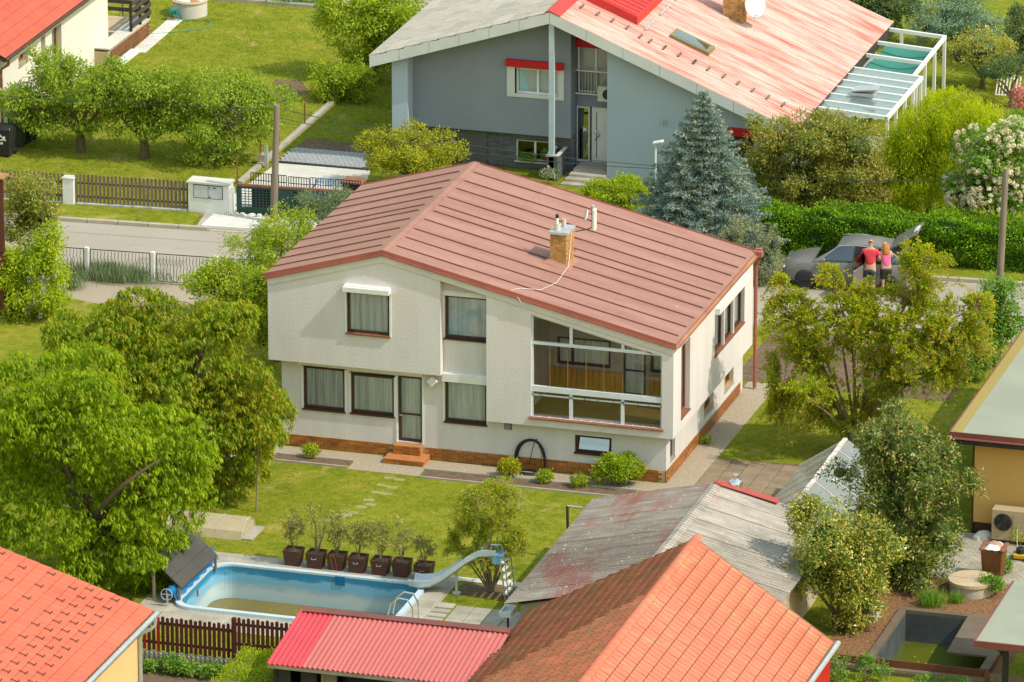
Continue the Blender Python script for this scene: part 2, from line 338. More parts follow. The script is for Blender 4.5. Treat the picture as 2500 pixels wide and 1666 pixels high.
# concrete driveway behind the gate, grass-grid strip at its end
drive = thing('driveway', None, None, (-19, 24, 0), kind='structure')
MB().prism([(-21.05, 21.35, 0), (-16.5, 21.6, 0), (-17.55, 26.75, 0), (-20.75, 26.7, 0)], (0, 0, .03)).build('slab', m_concrete2, drive)
gb = MB(); gm = M('grass_grid_concrete', (.50, .52, .53, 1), (.42, .44, .45, 1), sc=2, rough=.95)
for i in range(17):
    for j in range(10):
        x0 = -20.82+i*.172+.09*(j % 2); y0 = 26.86+j*.165
        cx, cy_ = x0+.086, y0+.08; r1, r2 = .104, .062
        for k in range(6):
            a, c = 2*math.pi*k/6, 2*math.pi*(k+1)/6
            P = lambda r, q, z: (cx+r*math.cos(q)*.86, cy_+r*math.sin(q)*.86, z)
            gb.add([P(r1, a, .05), P(r1, c, .05), P(r2, c, .05), P(r2, a, .05), P(r2, c, .01), P(r2, a, .01)], [(0, 1, 2, 3), (3, 2, 4, 5)])
o = gb.build('grass_grid', gm, drive); o['kind'] = 'stuff'
MB().box(-20.95, -17.45, 26.74, 26.86, 0, .07).build('edge_beam', m_dark, drive)
poly('soil', m_soil, [(-20.9, 26.7), (-17.6, 26.7), (-17.4, 29.6), (-20.7, 29.8)], .004)
# beds, gravel and paths round the house
poly('gravel', m_gravel, [(-12.6, -.62), (.55, -.55), (.62, 9.6), (-.3, 9.6), (-.3, .2), (-12.6, .2)], .006)
bed = thing('planting_bed', None, None, (-6, -1, 0), kind='structure')
def bedbox(x0, x1, y0, y1):
    poly_b = MB().quad((x0, y0, .012), (x1, y0, .012), (x1, y1, .012), (x0, y1, .012)); poly_b.build('soil', m_soil, bed)
    MB().box(x0-.05, x1+.05, y0-.06, y0, 0, .05).build('edging', m_concrete, bed); MB().box(x0-.05, x1+.05, y1, y1+.05, 0, .06).build('edging', m_concrete, bed)
bedbox(-11.6, -9.35, -1.05, -.58); bedbox(-7.1, -.9, -1.25, -.66)
poly('gravel', m_gravel, [(-9.3, -1.2), (-7.16, -1.2), (-7.16, -.6), (-9.3, -.6)], .008)
pvg = thing('paving', None, None, (1.5, -1, 0), kind='structure'); m_pbr = M('brown_garden_slab', (.27, .20, .13, 1), (.19, .14, .09, 1), sc=1.5, rough=.95, rnd=.14, fine=.15)
MB().prism([(-.02, 2.62, 0), (3.6, 2.95, 0), (3.2, -5.9, 0), (-.6, -5.9, 0), (-.45, -.6, 0), (.5, -.55, 0)], (0, 0, .004)).build('bed', m_soil, pvg)
gsl = MB().box(-.243, .243, -.243, .243, 0, .03).mesh('slab', m_pbr, bevel=.01)
for i in range(7):
    for j in range(17):
        x, y = .82+i*.5-(.03*j if j > 8 else 0)*.3, 2.42-j*.5
        if x < 3.4: inst('slab', gsl, (x, y, random.uniform(-.006, .002)), pvg, (0, 0, .06+random.uniform(-.02, .02)))
# soil strip along the iron fence and bare patches
poly('soil', m_gravel, [(-23.5, yN(-23.5)-.05), (-17.6, yN(-17.6)-.05), (-18.6, 11.6), (-21.0, 11.0), (-22.9, 11.5)], .004)
poly('soil', m_soil, [(-24.0, 36.1), (-23.1, 36.3), (-22.3, 34.9), (-22.7, 34.3), (-23.5, 34.6)], .004)
poly('soil', m_soil, [(1.2, 9.5), (5.8, 9.5), (5.8, 14.8), (-.8, 14.6), (-.8, 9.7)], .004)
poly('paving', m_concrete2, [(5.2, 17.9), (9, 18.2), (9, 17.0), (5.6, 16.9)], .008)
# stepping slabs in the lawns
slabs = thing('slab_path', None, None, (-8, -3, 0), kind='structure')
sm_ = MB().box(-.15, .15, -.10, .10, 0, .03).mesh('slab', M('sunk_slab', (.31, .28, .14, 1), (.22, .22, .06, 1), sc=5, rough=.95, rnd=.12), bevel=.01)
for i, (px, py) in enumerate([(950, 1167), (974, 1171), (932, 1185), (957, 1190), (918, 1202), (943, 1206), (900, 1221), (882, 1238), (905, 1232), (862, 1252), (846, 1258), (825, 1263), (800, 1271), (831, 1262)]):
    q = G(px, py); inst('slab', sm_, (q[0], q[1], -.02), slabs, (0, 0, random.uniform(-.3, .3)))
slabs2 = thing('slab_path', None, None, (-29.6, 40, 0), kind='structure')
sm2 = MB().box(-.27, .27, -.16, .16, 0, .03).mesh('slab', m_paverpale, bevel=.01)
for i in range(13):
    f = i/12; q = G(340+f*85, 126-f*74); inst('slab', sm2, (q[0], q[1], 0), slabs2, (0, 0, random.uniform(-.1, .1)))
# low grass blades that roughen the near lawns
def grass(name, n, rects, hgt=.05, mat=None, kind='stuff', avoid=()):
    ar = np.array([(r[1]-r[0])*(r[3]-r[2]) for r in rects]); ix = rng.choice(len(rects), n, p=ar/ar.sum()); r = np.array(rects)[ix]
    x = r[:, 0]+rng.random(n)*(r[:, 1]-r[:, 0]); y = r[:, 2]+rng.random(n)*(r[:, 3]-r[:, 2]);
    keep = np.ones(n, bool)
    for a_ in avoid: keep &= ~((x > a_[0]) & (x < a_[1]) & (y > a_[2]) & (y < a_[3]))
    x, y = x[keep], y[keep]; n = len(x); h = hgt*(.4+rng.random(n)); a = rng.random(n)*6.28; wd = .012+.014*rng.random(n)
    v = np.zeros((n, 3, 3)); v[:, 0] = np.c_[x+wd*np.cos(a), y+wd*np.sin(a), 0*x]; v[:, 1] = np.c_[x-wd*np.cos(a), y-wd*np.sin(a), 0*x]; v[:, 2] = np.c_[x+rng.normal(0, .02, n), y+rng.normal(0, .02, n), h]
    return leafobj(name, v.reshape(-1, 3), 3, mat, rng.random(n), None, kind)
def leafobj(name, verts, k, mat, tone, parent, kind='stuff'):
    n = len(verts)//k; me = bpy.data.meshes.new(name); me.vertices.add(len(verts)); off = WL[parent.name] if parent is not None else np.zeros(3)
    me.vertices.foreach_set('co', (verts-off).astype(np.float32).ravel()); me.loops.add(n*k); me.loops.foreach_set('vertex_index', np.arange(n*k, dtype=np.int32))
    me.polygons.add(n); me.polygons.foreach_set('loop_start', np.arange(0, n*k, k, dtype=np.int32)); me.polygons.foreach_set('loop_total', np.full(n, k, dtype=np.int32))
    at = me.attributes.new('tone', 'FLOAT', 'FACE'); at.data.foreach_set('value', tone.astype(np.float32)); me.materials.append(mat); me.update(calc_edges=True)
    o = bpy.data.objects.new(name, me); COL.objects.link(o); o.parent = parent
    if kind: o['kind'] = kind
    WL[o.name] = off; return o
m_blade = leafmat('grass_blade', [(.11, .15, .012, 1), (.17, .19, .02, 1), (.25, .23, .045, 1)], .45)
tag(grass('lawn_grass', 45000, [(-16, 8, -17.3, 10.5)], .035, m_blade, avoid=[(-12.7, .75, -1.3, 9.7), (-10.7, -3.6, -14.3, -8.8), (-1, 8, -15, -5.8), (-.8, 4.0, -6, 3.0), (-4.3, -1.8, -9.2, -8.6), (8, 9, -18, 4), (-1, 8, -20, -14), (-11, -1.8, -14.4, -11)]), 'short yellow-green lawn grass round the pool garden', 'grass')
tag(grass('lawn_grass', 45000, [(-32, -17.0, 21.2, 45)], .04, m_blade, avoid=[(-21.3, -16, 19, 29), (-32, -29.3, 26.5, 40.5), (-17.4, -2, 27, 41)]), 'mown grass of the far garden under the fruit trees', 'grass')
tag(grass('lawn_grass', 16000, [(-1.2, 9, 41, 48), (-1, 9, 30, 41)], .055, m_blade), 'bright lawn behind the pergola', 'grass')
# ------------------------------------------------------------------ the main house
XR, ZR, ZL_, ZE, WD, LN = -8.56, 6.266, 5.267, 4.299, 12.028, 8.867
def roofz(x): return ZR+(x-XR)*((ZR-ZL_)/(XR+WD)) if x < XR else ZR+(x-XR)*((ZE-ZR)/(-XR))
def wtop(x): return roofz(x)-.14
wtop.brk = (XR,)
house = thing('detached_house', 'pale plastered house with red-brown metal gable roof and glazed corner loggia', 'house', (-6, 4.4, 0))
FR = dict(x=lambda c, d, a0, a1, p0, p1, z0, z1: (min(a0, a1), max(a0, a1), min(c+d*p0, c+d*p1), max(c+d*p0, c+d*p1), z0, z1),
          y=lambda c, d, a0, a1, p0, p1, z0, z1: (min(c+d*p0, c+d*p1), max(c+d*p0, c+d*p1), min(a0, a1), max(a0, a1), z0, z1))
def curtain(axis, a0, a1, z0, z1, c, d, dep, folds=14, amp=.010):
    b = MB(); n = folds*4; pts = []
    for i in range(n+1):
        a = a0+(a1-a0)*i/n; q = c+d*(dep+amp*math.sin(i*math.pi/2*1.02+math.sin(i*.7)*.9)); pts.append((a, q) if axis == 'x' else (q, a))
    b.add([(x, y, z0) for x, y in pts]+[(x, y, z1) for x, y in pts], [(i, i+1, n+2+i, n+1+i) for i in range(n)]); return b
def window(root, axis, a0, a1, z0, z1, c, d, frame=None, fw=.065, dep=.10, muls=(), cur=None, sill=None, box=None, trim=None, gl=None, name='window', trans=(), curmat=None):
    """frame with its pane, curtain, sill, roller-blind box; c = outer wall plane, d = inward sign"""
    F = lambda b, *q: b.box(*FR[axis](c, d, *q)); frame = frame or m_brownframe
    b = MB(); F(b, a0, a0+fw, dep-.03, dep+.04, z0, z1); F(b, a1-fw, a1, dep-.03, dep+.04, z0, z1); F(b, a0+fw, a1-fw, dep-.03, dep+.04, z0, z0+fw); F(b, a0+fw, a1-fw, dep-.03, dep+.04, z1-fw, z1)
    for q in muls: F(b, q-.035, q+.035, dep-.02, dep+.035, z0+fw, z1-fw)
    for q in trans: F(b, a0+fw, a1-fw, dep-.02, dep+.035, q-.02, q+.02)
    wn = b.build(name, frame, root)
    q = FR[axis](c, d, a0+fw, a1-fw, dep, dep, z0+fw, z1-fw); b = MB(); b.quad((q[0], q[2], q[4]), (q[1], q[3], q[4]), (q[1], q[3], q[5]), (q[0], q[2], q[5])); b.build('pane', gl or m_glass, wn)
    if cur: curtain(axis, a0+fw*.5, a1-fw*.5, z0+fw*.5, z1-fw*.3, c, d, dep+.06, cur).build('curtain', curmat or m_curtain, wn)
    if sill: b = MB(); F(b, a0-.03, a1+.03, -sill[0], dep-.02, z0-.05, z0-.004); b.build('sill', sill[1], wn)
    if box: b = MB(); F(b, a0-.05, a1+.05, -box[0], dep-.035, z1+.004, z1+box[1]); F(b, a0-.03, a1+.03, -box[0]*.7, dep-.035, z1+box[1], z1+box[1]+.035); b.build('blind_box', m_white, wn)
    if trim: b = MB(); F(b, a0-.055, a0-.002, -trim, .09, z0-.05, z1); F(b, a1+.002, a1+.055, -trim, .09, z0-.05, z1); b.build('guide_rail', m_white, wn)
    return wn
# walls
b = MB(); b.wall(-WD, -6.867, 2.661, wtop, [(-9.70, -8.34, 3.68, 5.00)], 'x', 0, .285); b.build('upper_wall', m_plaster, house)
b = MB(); b.wall(-5.503, -.0, 1.429, wtop, [(-4.18, -.33, 1.72, 9.0)], 'x', 0, .285)
b.build('upper_wall', m_plaster, house)
# solid strip between loggia opening and roof follows the slope
b = MB(); zz = lambda x: roofz(x)-.50
b.hexa([(-4.18, .0, zz(-4.18)), (-.33, .0, zz(-.33)), (-.33, .285, zz(-.33)), (-4.18, .285, zz(-4.18))], [(-4.18, .0, wtop(-4.18)), (-.33, .0, wtop(-.33)), (-.33, .285, wtop(-.33)), (-4.18, .285, wtop(-4.18))]); b.build('loggia_lintel', m_plaster, house)
b = MB(); b.wall(-6.867, -5.503, 2.60, wtop, [(-6.86, -5.51, 3.70, 5.02)], 'x', .29, .47); b.build('recess_wall', m_plaster_s, house)
b = MB()
b.wall(-11.728, -6.867, .364, lambda x: 2.66, [(-11.12, -9.79, 1.17, 2.50), (-9.69, -8.31, 1.17, 2.44), (-8.25, -7.50, .46, 2.45)], 'x', .29, .47)
b.wall(-6.867, -5.503, .364, lambda x: 2.60, [(-6.86, -5.55, 1.18, 2.46)], 'x', .29, .47)
b.wall(-5.503, -.273, .364, lambda x: 1.428, [(-2.97, -1.88, .65, 1.19)], 'x', .29, .47); b.build('lower_wall', m_plaster_s, house)
b = MB(); b.wall(.285, LN-.3, 1.429, lambda y: ZE-.14, [(.85, 1.80, 1.74, 3.92), (4.52, 7.90, 2.41, 3.72)], 'y', -.285, 0)
b.wall(LN-.3, LN, 1.429, lambda y: ZE-.14, [], 'y', -.285, 0); b.build('side_wall', m_plaster, house)
b = MB(); b.wall(.47, LN-.324, .364, lambda y: 1.428, [(.73, 1.25, .46, 1.2), (4.43, 5.49, .58, 1.05), (6.72, 7.75, .58, 1.10)], 'y', -.453, -.273); b.build('side_lower_wall', m_plaster_s, house)
b = MB(); b.wall(.285, LN-.3, 2.661, lambda y: ZL_-.14, [], 'y', -WD, -WD+.3); b.box(-11.728, -11.5, .47, LN-.4, .364, 2.66); b.build('far_side_wall', m_plaster, house)
b = MB(); b.wall(-WD, 0-.285, .0, wtop, [], 'x', LN-.3, LN); b.build('rear_wall', m_plaster, house)
MB().box(-11.45, -4.6, .5, LN-.35, 2.52, 2.62).build('floor_slab', m_room, house)
# loggia room behind the glazing
lg = MB().box(-4.60, -.30, .286, LN-.5, 1.44, 1.60).build('loggia_floor', M('brown_linoleum', (.44, .28, .10, 1), (.38, .24, .08, 1), rough=.6), house)
MB().hexa([(-4.60, .29, 1.60), (-4.44, .29, 1.60), (-4.44, 2.86, 1.60), (-4.60, 2.86, 1.60)], [(-4.60, .29, wtop(-4.6)), (-4.44, .29, wtop(-4.44)), (-4.44, 2.86, wtop(-4.44)), (-4.60, 2.86, wtop(-4.6))]).build('loggia_wall', m_plaster_s, house)
b = MB(); b.wall(-4.43, -.29, 1.60, wtop, [(-4.2, -2.6, 2.42, 3.25), (-2.25, -1.55, 1.65, 3.25), (-1.42, -.35, 2.42, 3.25)], 'x', 2.70, 2.86); b.build('loggia_back_wall', m_room, house)
pl = MB().box(-.075, .075, -.012, .012, 0, .72).mesh('panel_board', m_wood, bevel=.006)
dado = MB().box(-4.42, -2.30, 2.66, 2.70, 1.602, 1.66).build('wood_dado', m_wood, house)
for i in range(25):
    x = -4.34+i*.165
    if -2.3 < x < -1.48: continue
    inst('panel_board', pl, (x, 2.675, 1.62), dado)
window(house, 'x', -4.2, -2.6, 2.42, 3.25, 2.70, 1, frame=M('mid_brown_frame', (.13, .05, .018, 1), (.1, .04, .015, 1), rough=.5), dep=.06, muls=(-3.75,), cur=9)
window(house, 'x', -1.42, -.35, 2.42, 3.25, 2.70, 1, dep=.06, cur=8)
window(house, 'x', -2.25, -1.55, 1.65, 3.25, 2.70, 1, dep=.06, trans=(2.4,), cur=5, name='balcony_door')
# loggia front glazing: sill bars, posts, panes
gz = MB(); F = lambda *q: gz.box(*FR['x'](0, 1, *q))
F(-4.18, -.33, .05, .13, 3.86, 3.95); F(-4.18, -.33, .03, .14, 2.46, 2.62); F(-4.18, -.33, .06, .10, 2.33, 2.37)
for x in (-3.02, -1.50): F(x-.05, x+.05, .06, .12, 1.72, 2.46)
F(-4.18, -4.13, .06, .12, 1.72, roofz(-4.18)-.51); F(-.38, -.33, .06, .12, 1.72, 3.86)
for x in (-3.02, -1.50): F(x-.045, x+.045, .06, .12, 3.95, roofz(x)-.52)
glz = gz.build('loggia_glazing', m_alu, house)
tb = MB(); zz2 = lambda x: roofz(x)-.50; tb.hexa([(-4.18, .05, zz2(-4.18)-.05), (-.62, .05, zz2(-.62)-.05), (-.62, .13, zz2(-.62)-.05), (-4.18, .13, zz2(-4.18)-.05)], [(-4.18, .05, zz2(-4.18)), (-.62, .05, zz2(-.62)), (-.62, .13, zz2(-.62)), (-4.18, .13, zz2(-4.18))]); tb.build('top_rail', m_alu, glz)
xs = [-4.13, -3.65, -3.12, -2.58, -2.06, -1.50, -.95, -.38]
gt = M('amber_seal', (.42, .22, .05, 1), rough=.5)
for i, (a, c) in enumerate(zip(xs, xs[1:])):
    if i > 0: MB().quad((a+.008, .09, 2.625), (c-.008, .09, 2.625), (c-.008, .09, 3.855), (a+.008, .09, 3.855)).build('pane', m_glassdark, glz); MB().box(a-.007, a+.007, .08, .098, 2.622, 3.858).build('seal', gt, glz)
for a, c in ((-4.12, -3.08), (-2.96, -1.56), (-1.44, -.39)):
    MB().quad((a, .09, 1.73), (c, .09, 1.73), (c, .09, 2.325), (a, .09, 2.325)).build('pane', m_glassdark, glz); MB().quad((a, .09, 2.375), (c, .09, 2.375), (c, .09, 2.455), (a, .09, 2.455)).build('pane', m_glassdark, glz)
for a, c in ((-4.12, -3.07), (-2.97, -1.55), (-1.45, -.62)):
    q = lambda x: max(roofz(x)-.555, 3.96); MB().quad((a, .09, 3.952), (c, .09, 3.952), (c, .09, q(c)), (a, .09, q(a))).build('pane', m_glassdark, glz)
hk = MB().tube([(0, 0, .03), (0, -.03, .035), (0, -.03, 0), (0, -.02, -.05), (0, -.035, -.075), (.02, -.045, -.06)], .006, 4).mesh('hook', m_iron)
for x in (-3.93, -3.86, -2.62, -2.58, -2.46, -2.22, -1.75, -1.46, -1.04, -.72): inst('hook', hk, (x, .058, 2.355), glz)
sb = MB().box(-.145, .145, -.10, .10, 0, .035).mesh('sill_tile', m_sillred, bevel=.008)
si = MB().box(-4.24, -.27, -.08, .05, 1.655, 1.672).build('loggia_sill', m_sillred, house)
for i in range(13): inst('sill_tile', sb, (-4.09+i*.305, -.005, 1.678), si, (R(9), 0, 0))
# windows of the front
window(house, 'x', -9.66, -8.38, 3.71, 4.99, 0, 1, cur=11, sill=(.06, m_sillred), box=(.25, .14), trim=.02, dep=.08)
window(house, 'x', -6.82, -5.55, 3.73, 5.00, .29, 1, cur=9, sill=(.05, m_brownframe), box=(.06, .12), trim=.02, dep=.08, curmat=M('blue_print_curtain', (.92, .94, .96, 1), (.50, .56, .60, 1), sc=1.0, stretch=(11, 11, .35), lo=.36, hi=.66, fine=.1, fsc=5, spots=((.30, .52, .66, 1), .8, .48, .22)))  # blue print, with fold shading painted in as grey vertical stripes
window(house, 'x', -6.83, -5.58, 1.22, 2.44, .29, 1, cur=13, sill=(.05, m_brownframe), box=(.13, .24), trim=.02, dep=.08)
window(house, 'x', -11.08, -9.83, 1.20, 2.46, .29, 1, cur=14, sill=(.05, m_brownframe), trim=.02, dep=.08)
window(house, 'x', -9.65, -8.35, 1.20, 2.37, .29, 1, cur=15, sill=(.05, m_brownframe), trim=.02, dep=.08)
MB().box(-11.22, -7.46, .24, .36, 2.50, 2.64).build('blind_housing', m_white, house)
dr = window(house, 'x', -8.24, -7.51, .47, 2.44, .29, 1, cur=7, trim=.02, dep=.09, trans=(1.28,), name='glass_door')
MB().tube([(-8.19, .35, 1.25), (-8.19, .31, 1.25), (-8.10, .31, 1.25)], .012, 5).build('handle', m_alu, dr)
wb = window(house, 'x', -2.95, -1.90, .67, 1.18, .29, 1, sill=(.05, m_brownframe), dep=.10)
MB().hexa([(-2.86, .34, .75), (-1.98, .34, .75), (-1.98, .35, .75), (-2.86, .35, .75)], [(-2.86, .50, 1.14), (-1.98, .50, 1.14), (-1.98, .51, 1.14), (-2.86, .51, 1.14)]).build('tilted_sash', m_glassblue, wb)
MB().box(-2.98, -1.87, .272, .30, 1.19, 1.215).build('reveal', m_white, wb)
# windows of the sunny side
window(house, 'y', .87, 1.78, 1.78, 3.90, 0, -1, frame=m_sillred, dep=.16, sill=(.03, m_sillred), fw=.06)
tw = window(house, 'y', 4.55, 5.62, 2.45, 3.70, 0, -1, dep=.13, cur=5, sill=(.03, m_sillred)); window(house, 'y', 5.72, 6.70, 2.45, 3.70, 0, -1, dep=.13, cur=5, sill=(.03, m_sillred)); window(house, 'y', 6.80, 7.86, 2.45, 3.70, 0, -1, dep=.13, cur=5, sill=(.03, m_sillred))
MB().box(-.12, -.02, 5.625, 5.715, 2.42, 3.71).box(-.12, -.02, 6.705, 6.795, 2.42, 3.71).build('mullion', m_white, tw); MB().box(-.05, .15, 4.5, 7.95, 3.72, 3.90).build('blind_box', m_white, tw)
window(house, 'y', 4.46, 5.46, .62, 1.03, -.273, -1, frame=m_wood, dep=.13, sill=(.03, m_concrete), fw=.05); window(house, 'y', 6.75, 7.72, .62, 1.08, -.273, -1, frame=m_wood, dep=.13, sill=(.03, m_concrete), fw=.05, muls=(7.2,))
window(house, 'y', .75, 1.23, .50, 1.18, -.273, -1, dep=.12, sill=(.02, m_concrete), fw=.05)
# vent, lamp, steps
MB().box(-5.05, -4.83, .275, .292, 1.14, 1.34).build('vent_frame', m_brownframe, house)
vt = MB(); [vt.box(-5.03, -4.85, .262, .276, 1.155+i*.028, 1.17+i*.028) for i in range(6)]; vt.build('vent_grille', m_zinc, house)
lp = MB(); c = (-7.16, .16, 2.42); lp.prism([(c[0]-.16, .08, c[2]), (c[0], .08, c[2]-.15), (c[0]+.16, .08, c[2]), (c[0], .08, c[2]+.15)], (0, .14, 0)); lp.build('wall_lamp', m_white, house); MB().box(-7.2, -7.12, .2, .30, 2.36, 2.48).build('lamp_bracket', m_brownframe, house)
st = MB().box(-8.46, -7.27, -.42, .262, 0, .17).build('door_step', m_step, house, bevel=.01); st2 = MB().box(-8.30, -7.47, .02, .262, .172, .44).build('door_step', m_step, house, bevel=.01)
bk = MB().box(-.112, .112, -.008, .008, 0, .062).mesh('brick', m_brick, bevel=.003)
for j in range(2):
    for i in range(5): inst('brick', bk, (-8.34+i*.238+.05*(j % 2), -.424, .012+j*.076), st)
for j in range(3):
    for i in range(3): inst('brick', bk, (-8.16+i*.26+.05*(j % 2), .016, .185+j*.082), st2)
# brick plinth
pn = MB(); pn.box(-11.728, -.273, .278, .46, 0, .362); pn.box(-.45, -.261, .46, LN-.324, 0, .362); plinth = pn.build('plinth', m_mortar, house)
cnt = 0; rest = MB()
for j in range(5):
    z = .004+j*.0725
    for i in range(48):
        x = -11.60+i*.239+(.12 if j % 2 else 0)
        if -8.42 < x < -7.36 or x > -.38: continue
        if cnt < 215: inst('brick', bk, (x, .270, z), plinth); cnt += 1
        else: rest.box(x-.112, x+.112, .262, .278, z, z+.062)
cnt2 = 0
for i in range(35):
    for j in range(5):
        y = .40+i*.239+(.12 if j % 2 else 0); z = .004+j*.0725
        if y > LN-.45: continue
        if cnt2 < 85: inst('brick', bk, (-.253, y, z), plinth, (0, 0, math.pi/2)); cnt2 += 1
        else: rest.box(-.261, -.245, y-.112, y+.112, z, z+.062)
MB().box(-.285, -.255, .262, .29, .0, .362).build('corner_brick', m_brick, plinth)
o = rest.build('brickwork', m_brick, plinth); o['kind'] = 'stuff'
# roof: sheets laid side by side with standing seams
OV = .075
roof = MB(); 
for x0, x1 in ((-WD-OV, XR), (XR, OV)):
    roof.hexa([(x0, -OV, roofz(x0)-.135), (x1, -OV, roofz(x1)-.135), (x1, LN+OV, roofz(x1)-.135), (x0, LN+OV, roofz(x0)-.135)], [(x0, -OV, roofz(x0)-.02), (x1, -OV, roofz(x1)-.02), (x1, LN+OV, roofz(x1)-.02), (x0, LN+OV, roofz(x0)-.02)])
roof = roof.build('roof', m_fasciadark, house)
ys = [-OV, .60, 1.45, 2.30, 3.25, 4.10, 4.67, 5.50, 6.40, 7.20, 8.10, LN+OV]
for k, (y0, y1) in enumerate(zip(ys, ys[1:])):
    for side, xa, xb in ((0, -WD-OV, XR-.10), (1, XR+.10, OV)):
        n = 2 if side == 0 else 4; off = random.uniform(-.35, .35)
        cuts = [xa]+[xa+(xb-xa)*i/n+off for i in range(1, n)]+[xb]
        for x0, x1 in zip(cuts, cuts[1:]):
            e = .004; b = MB(); zt = lambda x: roofz(x)+.002
            b.hexa([(x0+e, y0, zt(x0)-.02), (x1-e, y0, zt(x1)-.02), (x1-e, y1-.012, zt(x1)-.02), (x0+e, y1-.012, zt(x0)-.02)], [(x0+e, y0, zt(x0)), (x1-e, y0, zt(x1)-.004), (x1-e, y1-.012, zt(x1)-.004), (x0+e, y1-.012, zt(x0))])
            b.build('roof_panel', m_roof, roof)
        if k:
            b = MB(); x0, x1 = (xa, xb-.12) if side == 0 else (xa+.12, xb-.10)
            b.hexa([(x0, y0-.014, roofz(x0)), (x1, y0-.014, roofz(x1)), (x1, y0+.014, roofz(x1)), (x0, y0+.014, roofz(x0))], [(x0, y0-.014, roofz(x0)+.033), (x1, y0-.014, roofz(x1)+.033), (x1, y0+.010, roofz(x1)+.033), (x0, y0+.010, roofz(x0)+.033)]); b.build('seam', m_seam, roof)
b = MB()
for x0, x1 in ((XR-.16, XR), (XR, XR+.16)): b.hexa([(x0, -OV-.01, roofz(x0)+.004), (x1, -OV-.01, roofz(x1)+.004), (x1, LN+OV, roofz(x1)+.004), (x0, LN+OV, roofz(x0)+.004)], [(x0, -OV-.01, roofz(x0)+.018), (x1, -OV-.01, roofz(x1)+.03), (x1, LN+OV, roofz(x1)+.03), (x0, LN+OV, roofz(x0)+.018)])
b.build('ridge_cap', m_roof, roof)
for x0, x1 in ((-WD-OV-.02, XR-.001), (XR+.001, OV+.02)):
    for y0, y1 in ((-OV-.03, -OV-.003), (LN+OV+.003, LN+OV+.03)):
        y2 = y0+.012; A = lambda x: [(x, y0, roofz(x)-.15), (x, y1, roofz(x)-.15), (x, y1, roofz(x)+.03), (x, y2, roofz(x)+.03), (x, y2-.004, roofz(x)-.095), (x, y0, roofz(x)-.10)]
        b = MB(); p0, p1 = A(x0), A(x1); b.add(p0+p1, [tuple(range(6)), tuple(range(11, 5, -1))]+[(i, i+6, (i+1) % 6+6, (i+1) % 6) for i in range(6)]); b.build('verge_trim', m_fasciared, roof)
b = MB()
for x0, x1 in ((-WD, XR), (XR, 0)): b.hexa([(x0, -.035, roofz(x0)-.36), (x1, -.035, roofz(x1)-.36), (x1, -.001, roofz(x1)-.36), (x0, -.001, roofz(x0)-.36)], [(x0, -.035, roofz(x0)-.142), (x1, -.035, roofz(x1)-.142), (x1, -.001, roofz(x1)-.142), (x0, -.001, roofz(x0)-.142)])
b.build('verge_board', m_plaster_s, house)
b = MB(); n = 7
for i in range(n):
    a0, a1 = math.pi*i/n, math.pi*(i+1)/n; q = lambda a, r: (OV+.075-r*math.cos(a), ZE-.045-r*math.sin(a))
    (xa, za), (xb, zb), (xc, zc), (xd, zd) = q(a0, .075), q(a1, .075), q(a1, .066), q(a0, .066)
    b.add([(xa, -OV, za), (xb, -OV, zb), (xc, -OV, zc), (xd, -OV, zd), (xa, LN+OV, za), (xb, LN+OV, zb), (xc, LN+OV, zc), (xd, LN+OV, zd)], [(0, 1, 5, 4), (3, 2, 6, 7), (0, 1, 2, 3), (4, 5, 6, 7)])
b.build('gutter', m_gutter, roof)
MB().tube([(.12, LN+.02, ZE-.1), (.10, LN+.06, ZE-.3), (.06, LN+.12, ZE-.45), (.05, LN+.12, .4), (.05, LN+.12, .05)], .055, 8).box(.0, .26, LN-.08, LN+.16, ZE-.16, ZE+.02).build('downpipe', m_fasciared, house)
MB().box(.02, .22, LN+.09, LN+.20, ZE-.02, ZE+.06).build('rain_hopper', m_fasciared, house)
# chimney, aerial, cowl
CX0, CX1, CY0, CY1 = -4.51, -4.02, 3.04, 3.76
ch = MB().box(CX0, CX1, CY0, CY1, 5.0, 6.20).build('chimney', m_mortar, house)
cb = MB().box(-.078, .078, -.008, .008, 0, .066).mesh('brick', m_chimbrick, bevel=.003); cbh = MB().box(-.037, .037, -.008, .008, 0, .066).mesh('brick', m_chimbrick, bevel=.003)
for j in range(12):
    z = 5.29+j*.0758
    for i in range(3):
        if j % 2 == 0: inst('brick', cb, (CX0+.082+i*.163, CY0-.006, z), ch)
        elif i < 2: inst('brick', cb, (CX0+.163+i*.163, CY0-.006, z), ch)
    if j % 2: [inst('brick', cbh, (x, CY0-.006, z), ch) for x in (CX0+.04, CX1-.04)]
    for i in range(4): inst('brick', cb, (CX1+.006, min(CY0+.09+i*.178+(.06 if j % 2 else 0), CY1-.08), z-.05), ch, (0, 0, math.pi/2))
MB().hexa([(CX0-.05, CY0-.06, 6.20), (CX1+.05, CY0-.06, 6.20), (CX1+.05, CY1+.06, 6.20), (CX0-.05, CY1+.06, 6.20)], [(CX0-.04, CY0-.05, 6.27), (CX1+.04, CY0-.05, 6.27), (CX1+.04, CY1+.05, 6.27), (CX0-.04, CY1+.05, 6.27)]).build('chimney_cap', m_zinc, ch)
MB().hexa([(-4.68, 2.86, roofz(-4.68)+.005), (-3.88, 2.86, roofz(-3.88)+.005), (-3.88, 3.94, roofz(-3.88)+.005), (-4.68, 3.94, roofz(-4.68)+.005)], [(CX0-.02, CY0-.02, 5.44), (CX1+.02, CY0-.02, 5.30), (CX1+.02, CY1+.02, 5.30), (CX0-.02, CY1+.02, 5.44)]).build('flashing', m_roof, ch)
